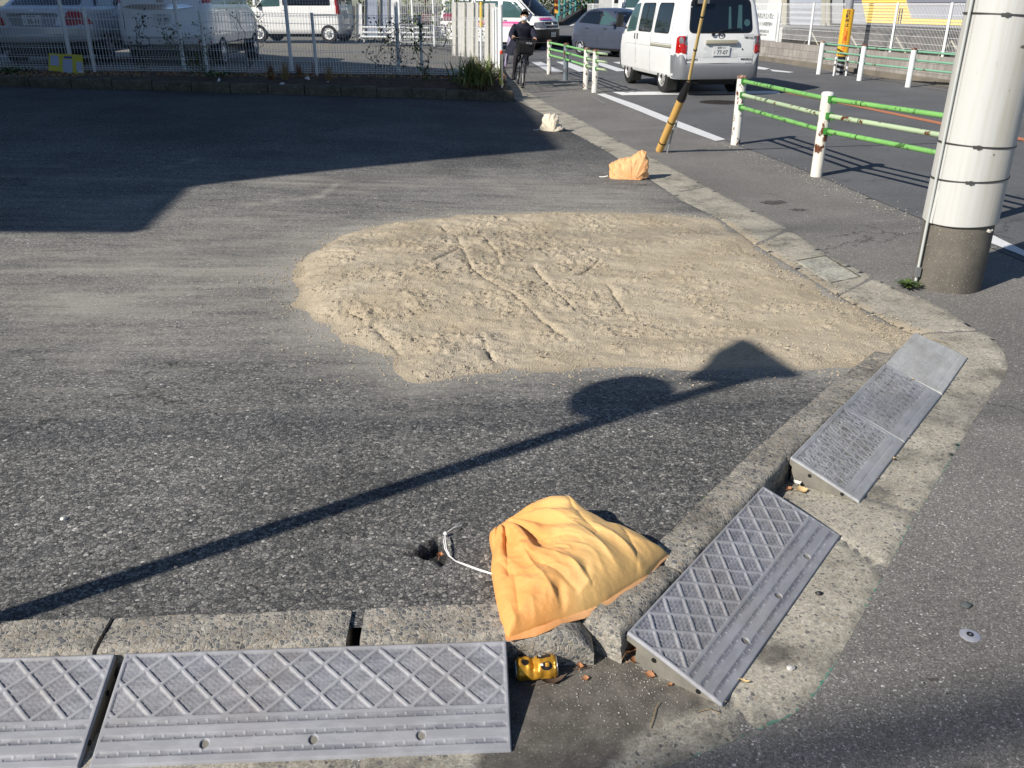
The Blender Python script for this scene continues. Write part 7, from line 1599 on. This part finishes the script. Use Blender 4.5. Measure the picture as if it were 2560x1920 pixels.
# ================================================================ BICYCLES AND THE CYCLIST
def bicycle(name, label, loc, rz, paint, r=.31, basket=None, lean=0.0, extra=True, thin=1.0):
    t = thing(name, label, 'bicycle', loc, rz, 'bicycles'); t.rotation_euler = (lean, 0, rz); xf = 1.08
    for x in (0, xf):
        w_ = MB(); vs = []; N = 40
        o_ = MB().lathe([(r - .018, -.012), (r - .004, -.016), (r, 0), (r - .004, .016), (r - .018, .012)], N, (x, 0, r), 'y', closed=True).build('wheel', M['darkrub'], t, smooth=50)
        MB().lathe([(r - .030, -.011), (r - .019, -.012), (r - .019, .012), (r - .030, .011)], N, (x, 0, r), 'y', closed=True).build('rim', M['stainless'], o_, smooth=50)
        mb = MB(); mb.tube([(x, -.035, r), (x, .035, r)], .02, 10)
        for k in range(18):
            q = 2 * math.pi * k / 18; mb.tube([(x + .018 * math.cos(q + .4), .02 * (-1) ** k, r + .018 * math.sin(q + .4)), (x + (r - .028) * math.cos(q), 0, r + (r - .028) * math.sin(q))], .0014, 3)
        mb.build('spokes', M['stainless'], o_)
        mb = MB(); vs = []
        for k in range(15):
            q = R(20 + 150 * k / 14) if x == 0 else R(15 + 130 * k / 14)
            for yy, dr in ((-.028, 0), (0, .012), (.028, 0)): vs.append((x - (r + .018 + dr) * math.cos(q) * (1 if x else 1), yy, r + (r + .018 + dr) * math.sin(q)))
        mb.add(vs, [(3 * k + e, 3 * k + e + 1, 3 * k + e + 4, 3 * k + e + 3) for k in range(14) for e in (0, 1)]); mb.build('mudguard', paint if extra else M['black'], t, smooth=60, fix=False)
    bb = Vector((.42, 0, .27)); sc = Vector((.27, 0, .62)); ht = Vector((.86, 0, .70)); hb = Vector((.92, 0, .52)); mb = MB()
    mb.tube([bb, sc, sc + Vector((-.03, 0, .10))], .017, 10); mb.tube([bb, hb], .022, 10); mb.tube([sc * .6 + bb * .4, ht * .5 + hb * .5], .015, 10); mb.tube([ht + Vector((-.02, 0, .1)), hb], .02, 10)
    for s_ in (1, -1): mb.tube([(0, s_ * .055, r), (.2, s_ * .05, .28), tuple(bb)], .010, 8); mb.tube([(0, s_ * .055, r), tuple(sc)], .009, 8); mb.tube([(hb.x, s_ * .045, hb.z), (.99, s_ * .055, r + .16), (xf, s_ * .055, r)], .012, 8)
    mb.build('frame', paint, t, smooth=50)
    st = Vector((.83, 0, .86)); mb = MB(); mb.tube([ht, st, (.83, 0, .93)], .012, 8)
    mb.tube([(.66, -.225, .93), (.76, -.22, .95), (.83, -.12, .955), (.83, .12, .955), (.76, .22, .95), (.66, .225, .93)], .011, 8)
    hbar = mb.build('handlebar', M['black'] if basket == M['black'] else M['stainless'], t, smooth=50)
    for s_ in (1, -1): MB().tube([(.63, s_ * .228, .925), (.75, s_ * .22, .945)], .016, 10).build('grip', M['black'], hbar, smooth=50); MB().tube([(.76, s_ * .17, .96), (.70, s_ * .20, .915), (.64, s_ * .215, .905)], .005, 6).build('brake_lever', M['black'], hbar)
    mb = MB(); vs = [];
    for k in range(9):
        u = k / 8; hw = .105 * (1 - u) ** .8 + .018
        for a, z in ((-1, -.02), (-.8, .012), (0, .02), (.8, .012), (1, -.02)): vs.append((.10 + u * .26, a * hw, .76 + z + .02 * (1 - u)))
    mb.add(vs, [(5 * k + e, 5 * k + e + 1, 5 * k + e + 6, 5 * k + e + 5) for k in range(8) for e in range(4)]); mb.box((.2, 0, .735), (.2, .08, .04)); mb.build('saddle', M['black'], t, smooth=60)
    if basket:
        o_ = MB(); z0, z1 = .66, .92; x0, x1 = .93, 1.20
        ringp = lambda z, g: [(x0 - g * .3, -.15 - g, z), (x1 + g, -.15 - g, z), (x1 + g, .15 + g, z), (x0 - g * .3, .15 + g, z)]
        mb = MB()
        for z in np.linspace(z0, z1, 7): P_ = ringp(z, .04 * (z - z0) / (z1 - z0)); mb.tube(P_ + [P_[0]], .004, 5)
        for s_ in np.linspace(0, 1, 9): y_ = -.15 + .3 * s_; mb.tube([(x1, y_, z0), (x1 + .04, y_ * 1.27, z1)], .003, 4); mb.tube([(x0, y_, z0), (x0 - .01, y_ * 1.27, z1)], .003, 4)
        for s_ in np.linspace(0, 1, 8): x_ = x0 + (x1 - x0) * s_; mb.tube([(x_, -.15, z0), (x_, -.19, z1)], .003, 4); mb.tube([(x_, .15, z0), (x_, .19, z1)], .003, 4)
        mb.box(((x0 + x1) / 2, 0, z0), (x1 - x0, .30, .006)); mb.build('basket', basket, t)
    mb = MB(); mb.tube([(.42, -.12, .27), (.42, .12, .27)], .012, 8)
    mb.tube([(.42, -.075, .27), (.46, -.085, .12)], .009, 6); mb.tube([(.42, .075, .27), (.38, .085, .42)], .009, 6); cr = mb.build('crank', M['stainless'], t)
    for s_, x, z in ((-1, .46, .115), (1, .38, .42)): mb = MB(); mb.box((x, s_ * .135, z), (.09, .085, .024)); mb.build('pedal', M['black'], cr)
    MB().lathe([(.03, -.0), (.034, .05), (.02, .055)], 16, (xf + .0, 0, 0), 'x').build('front_lamp', M['clear_l'], t, smooth=40).location = (0, .0, r + .33)
    return t
cf, cr_ = G(1305, 220.5), G(1291, 207.5); bdir = Vector((cf.x - cr_.x, cf.y - cr_.y)).normalized(); brz = math.atan2(bdir.y, bdir.x)
bl0 = Vector((cf.x, cf.y)) - bdir * 1.08
navy = plain('navy_coat_cloth', (.010, .012, .030), .85, c2=(.006, .007, .014), scale=9, bmp=.3, bs=40)
cyc_b = bicycle('bicycle', 'dark city bicycle with a black front basket ridden toward the camera', (bl0.x, bl0.y, .002), brz, plain('dark_bike_paint', (.02, .02, .03), .3), basket=M['black'])
mb = MB(); mb.box((1.22, .06, .875), (.004, .13, .03)); mb.build('basket_tag', M['plate'], cyc_b)
mb = MB(); mb.box((1.06, 0, .78), (.24, .30, .24)); bgo = mb.build('basket_bag', plain('black_bag_cloth', (.012, .012, .014), .8), bevel=.04, smooth=60); bgo.name = 'bag'; bgo.location = (bl0.x, bl0.y, .01); bgo.rotation_euler = (0, 0, brz); tag(bgo, 'black bag filling the front basket of the ridden bicycle', 'bag')
# the cyclist : one skinned surface, x forward, y to her left
def skin_body(name, verts, edges, mats, parent, fmat, sub=2):
    me = bpy.data.meshes.new(name); bm = bmesh.new(); ly = bm.verts.layers.skin.verify()
    vv = []
    for i, (p, r) in enumerate(verts): v = bm.verts.new(p); v[ly].radius = (r, r) if not isinstance(r, tuple) else r; v[ly].use_root = (i == 0); vv.append(v)
    for a, b in edges: bm.edges.new((vv[a], vv[b]))
    bm.to_mesh(me); bm.free(); o = bpy.data.objects.new('tmp', me); C.objects.link(o); o.modifiers.new('s', 'SKIN').use_smooth_shade = True; m2 = o.modifiers.new('u', 'SUBSURF'); m2.levels = sub; m2.render_levels = sub
    bpy.context.view_layer.update(); dg = bpy.context.evaluated_depsgraph_get(); nm = bpy.data.meshes.new_from_object(o.evaluated_get(dg)); bpy.data.objects.remove(o)
    nm.materials.clear(); ob = link_mesh(name, nm, mats, parent)
    for p in nm.polygons: p.material_index = fmat(p.center)
    nm.shade_smooth(); return ob
pr_ = thing('person', 'cyclist in a dark navy coat and white face mask riding toward the camera', 'person', (bl0.x, bl0.y, .002), brz)
V = []; E = []
def av(p, r, frm=None): V.append((p, r)); i = len(V) - 1; (E.append((frm, i)) if frm is not None else None); return i
pel = av((.17, 0, .84), (.13, .16)); wst = av((.24, 0, .97), (.115, .14), pel); chs = av((.34, 0, 1.10), (.12, .165), wst); nb_ = av((.41, 0, 1.20), (.055, .06), chs); hd0 = av((.45, 0, 1.27), (.05, .05), nb_); hd1 = av((.475, 0, 1.335), (.082, .078), hd0); hd2 = av((.475, 0, 1.405), (.080, .074), hd1)
for s_ in (1, -1):
    sh_ = av((.36, s_ * .155, 1.15), .062, chs); el = av((.45, s_ * .245, 1.00), .046, sh_); wr_ = av((.62, s_ * .225, .96), .029, el); pm = av((.685, s_ * .223, .965), (.022, .034), wr_)
    for k in range(4):
        y0 = s_ * (.223 + (k - 1.5) * .019); L_ = (.030, .034, .032, .025)[k]
        f1 = av((.712, y0, .966), .0085, pm); f2 = av((.712 + L_ * .8, y0, .952), .008, f1); f3 = av((.708 + L_ * .5, y0, .922), .007, f2)
    t1 = av((.675, s_ * .190, .950), .010, pm); t2 = av((.690, s_ * .183, .925), .0085, t1)
hipR = av((.20, -.085, .82), .085, pel); knR = av((.53, -.12, .58), .060, hipR); anR = av((.45, -.13, .20), .036, knR); toR = av((.53, -.135, .155), .032, anR)
hipL = av((.20, .085, .82), .085, pel); knL = av((.50, .125, .80), .060, hipL); anL = av((.35, .13, .50), .036, knL); toL = av((.43, .135, .46), .032, anL)
skin_m = plain('skin', (.52, .32, .22), .55); pant = plain('dark_trousers', (.02, .016, .022), .85)
def fm(c):
    if c.z > 1.235: return 1
    if c.x > .645 and c.z > .88: return 1
    if c.z < .80 or (c.x > .30 and c.z < .86): return 2
    return 0
body = skin_body('body', V, E, [navy, skin_m, pant], pr_, fm)
# coat: rings down the spine, flaring at the hem over the right hip
vs = []; N = 40; spn = [((.40, 0, 1.225), .085, .075), ((.38, 0, 1.19), .12, .175), ((.36, 0, 1.12), .14, .205), ((.31, 0, 1.02), .145, .195), ((.26, 0, .92), .16, .205), ((.22, -.01, .82), .20, .225), ((.20, -.03, .72), .24, .245), ((.19, -.04, .63), .25, .26)]
for k, (c, rx, ry) in enumerate(spn):
    for j in range(N):
        q = 2 * math.pi * j / N; fl = 1 + (.06 * math.sin(q * 7 + k) if k > 3 else 0); vs.append((c[0] + rx * fl * math.cos(q), c[1] + ry * 1.10 * fl * math.sin(q), c[2] + (.05 * math.sin(q * 2) if k == 7 else 0)))
MB().add(vs, [(k * N + j, k * N + (j + 1) % N, (k + 1) * N + (j + 1) % N, (k + 1) * N + j) for k in range(len(spn) - 1) for j in range(N)]).build('coat', navy, pr_, smooth=180)
for s_ in (1, -1): MB().tube([(.36, s_ * .15, 1.16), (.41, s_ * .21, 1.08), (.46, s_ * .25, .995), (.55, s_ * .24, .975), (.635, s_ * .225, .962)], [.075, .07, .062, .052, .045], 14).build('coat_sleeve', navy, pr_, smooth=180)
bm = bmesh.new(); bmesh.ops.create_uvsphere(bm, u_segments=24, v_segments=18, radius=1)
for v in bm.verts: v.co = Vector((v.co.x * .098, v.co.y * .090, v.co.z * .112))
bmesh.ops.delete(bm, geom=[v for v in bm.verts if v.co.x > .022 and v.co.z < .078 + abs(v.co.y) * -.3 or v.co.z < -.07], context='VERTS'); me = bpy.data.meshes.new('hair'); bm.to_mesh(me); bm.free()
hr_ = link_mesh('hair', me, plain('black_hair', (.012, .010, .009), .5), pr_, smooth=180); hr_.location = (.468, 0, 1.385); hr_.modifiers.new('s', 'SOLIDIFY').thickness = .008
bm = bmesh.new(); bmesh.ops.create_uvsphere(bm, u_segments=20, v_segments=14, radius=1)
for v in bm.verts: v.co = Vector((max(v.co.x, -.1) * .060, v.co.y * .062, v.co.z * .052))
me = bpy.data.meshes.new('mask'); bm.to_mesh(me); bm.free(); mk = link_mesh('face_mask', me, plain('white_mask', (.80, .80, .84), .8), pr_, smooth=180); mk.location = (.515, 0, 1.322)
for s_ in (1, -1):
    bm = bmesh.new(); bmesh.ops.create_uvsphere(bm, u_segments=10, v_segments=8, radius=.011); me = bpy.data.meshes.new('eye'); bm.to_mesh(me); bm.free(); e = link_mesh('eye', me, M['black'], pr_, smooth=180); e.location = (.543, s_ * .030, 1.378); e.scale = (.6, 1.3, .6)
    mb = MB(); mb.box((.549, s_ * .031, 1.398), (.006, .036, .007)); mb.build('eyebrow', M['black'], pr_, bevel=.002)
    mb = MB(); mb.box((.47, s_ * .083, 1.36), (.03, .014, .05)); mb.build('ear', skin_m, pr_, bevel=.006, smooth=60); MB().tube([(.53, s_ * .058, 1.335), (.475, s_ * .088, 1.365)], .002, 5).build('mask_strap', M['plate'], mk).parent = pr_
mb = MB(); mb.tube([(.545, 0, 1.375), (.565, 0, 1.352)], [.009, .013], 8); mb.build('nose', skin_m, pr_, smooth=180)
for s_, x, z in ((-1, .455, .135), (1, .355, .44)):
    mb = MB(); mb.box((x + .05, s_ * .135, z + .035), (.24, .085, .06), taper=.8); mb.box((x - .02, s_ * .135, z + .08), (.08, .075, .07)); mb.build('shoe', M['black'], pr_, bevel=.018, smooth=60)
MB().tube([(.42, -.10, 1.215), (.47, -.05, 1.205), (.485, 0, 1.20), (.47, .05, 1.205), (.42, .10, 1.215), (.35, .05, 1.25), (.35, -.05, 1.25), (.42, -.10, 1.215)], .026, 10).build('collar', navy, pr_, smooth=180)
# lavender cloth hanging at the rear left of the picture side
lc = thing('cloth', 'pale lavender striped cloth hanging from the rear of the ridden bicycle', 'cloth', (bl0.x, bl0.y, .002), brz)
vs = [];
for k in range(9):
    u = k / 8
    for j in range(7): a = j / 6; vs.append((-.10 + a * .34, -.235 - .03 * math.sin(u * 7 + a * 9) - .05 * u, .96 - u * .62))
MB().add(vs, [(k * 7 + j, k * 7 + j + 1, (k + 1) * 7 + j + 1, (k + 1) * 7 + j) for k in range(8) for j in range(6)]).build('cloth_sheet', plain('lavender_cloth', (.48, .42, .58), .7, c2=(.12, .08, .2), scale=14, amount=.9, stretch=(3, 3, .6)), lc, smooth=60, fix=False).modifiers.new('s', 'SOLIDIFY').thickness = .006
# parked bicycle behind the fences
for o_ in (cyc_b, bgo, pr_, lc): o_.rotation_euler = (R(-4.5), 0, brz)
pw_ = at(1103, 119, 27.0); bicycle('bicycle', 'parked bicycle with silver wheels and a red basket behind the mesh fences', (pw_.x, 27.2, pw_.z), R(118), M['chrome'], basket=plain('maroon_basket', (.22, .03, .06), .6), lean=R(5))
mb = MB(); mb.box((0, 0, .0), (.34, .26, .2)); o = mb.build('bag', plain('maroon_cloth', (.25, .03, .08), .7), bevel=.05, smooth=60); o.location = at(1122, 43, 26.9); tag(o, 'maroon bag in the basket of the parked bicycle', 'bag')
# ================================================================ OFF-FRAME CASTERS (the place behind and left of the camera)
# traffic sign pole whose shadow crosses the lot
def GL(px, py):
    z = .1
    for _ in range(8): g = G(px, py, z); z = float(lot_z(g.x, g.y))
    return g
zl = .09; p1 = G(0, 1516, zl); B0 = Vector((p1.x, p1.y, 0)) - sh * 1.55; B0.z = 0
p3 = G(1878, 938, .07); tT = ((p3 - B0).dot(sh)) / math.cos(SEL); TT = p3 + sun_to * tT
tp_ = thing('traffic_sign', 'traffic sign pole with round and triangular signs outside the frame at the left', 'sign', B0)
MB().tube([(0, 0, 0), tuple(TT - B0)], .041, 16).build('pole', M['steel'], tp_, smooth=50)
def cast(px, py, z=.07, o_=.04): g = G(px, py, z); return g + sun_to * (((g - B0).dot(sh)) / math.cos(SEL)) + sh * -o_ - B0
disc = [cast(a, b) for a, b in ((1441, 1006), (1448, 984), (1475, 960), (1520, 942), (1567, 932), (1615, 930), (1660, 937), (1690, 951), (1704, 970), (1700, 990), (1685, 1010), (1655, 1028), (1600, 1044), (1545, 1050), (1490, 1046), (1455, 1032))]
MB().prism3(disc, tuple(sh * .012)).build('round_sign', M['steel'], tp_)
tri = [cast(a, b) for a, b in ((1714, 944), (1850, 836), (1881, 844), (1985, 910), (2016, 932), (1990, 937), (1880, 942), (1800, 950), (1760, 948))]
MB().prism3(tri, tuple(sh * .012)).build('triangular_sign', M['steel'], tp_)
# the building whose shade covers the back of the lot
bld = thing('building', 'plain grey building with a flat canopy left of the lot, outside the frame', 'building', (-12, 5, 0)); bm_ = plain('building_render', (.30, .29, .27), .85, scale=.5)
kx, ky = math.sin(SAZ) / math.tan(SEL), math.cos(SAZ) / math.tan(SEL)
def src(px, py, zg, h):
    g = GL(px, py); zg = g.z; return (g.x - kx * (h - zg) + 12, g.y - ky * (h - zg) - 5)
lo = [src(352, 578, .25, 6), src(484, 448, .26, 6)]; l0 = src(0, 578, 0, 6); k_ = (-28 - lo[0][0]) / (l0[0] - lo[0][0]); lo += [(-28, lo[1][1]), (-28, lo[0][1] + (l0[1] - lo[0][1]) * k_)]
lo[3] = (-28, lo[0][1]); MB().prism(lo, 5.93, 6.04).build('canopy_roof', bm_, bld)
hb_ = 9.1; c1_ = src(1406, 374, .03, hb_); hi = [c1_, src(1279, 226, .03, hb_), (-13.4 + 12, 12.4 - 5), (-17.4 + 12, 17.6 - 5), (-28, 12.6), (-28, c1_[1])]
MB().prism(hi, 0, hb_).build('tall_wing', bm_, bld)
for k in range(4): mb = MB(); mb.box((c1_[0] - .2 + .01, c1_[1] + 1.2 + k * 1.0, 7.4), (.5, .6, 1.1)); 
# overhead cables
for (a, b, h, rr, lab) in ((G(0, 1088, .09), G(1240, 1042, .09), 15.0, .022, 'thick overhead cable bundle whose soft shadow crosses the lot, outside the frame'), (G(2080, 1880), G(2560, 1790), 14.0, .075, 'overhead cable whose soft shadow falls on the near right sidewalk, outside the frame'), (G(400, 735, .1), G(1300, 640, .05), 15.0, .012, 'upper overhead cable throwing a faint shadow band on the sand, outside the frame'), (G(1700, 590), G(2300, 560), 15.0, .018, 'overhead cable with a faint shadow over the gutter, outside the frame')):
    a2, b2 = [p + sun_to * (h / math.sin(SEL)) for p in (a, b)]; d_ = (b2 - a2).normalized(); o = MB().tube([a2 - d_ * 14, a2 + d_ * 12], rr, 8).build('overhead_cable', M['black'], smooth=60); tag(o, lab, 'cable', 'overhead cables')
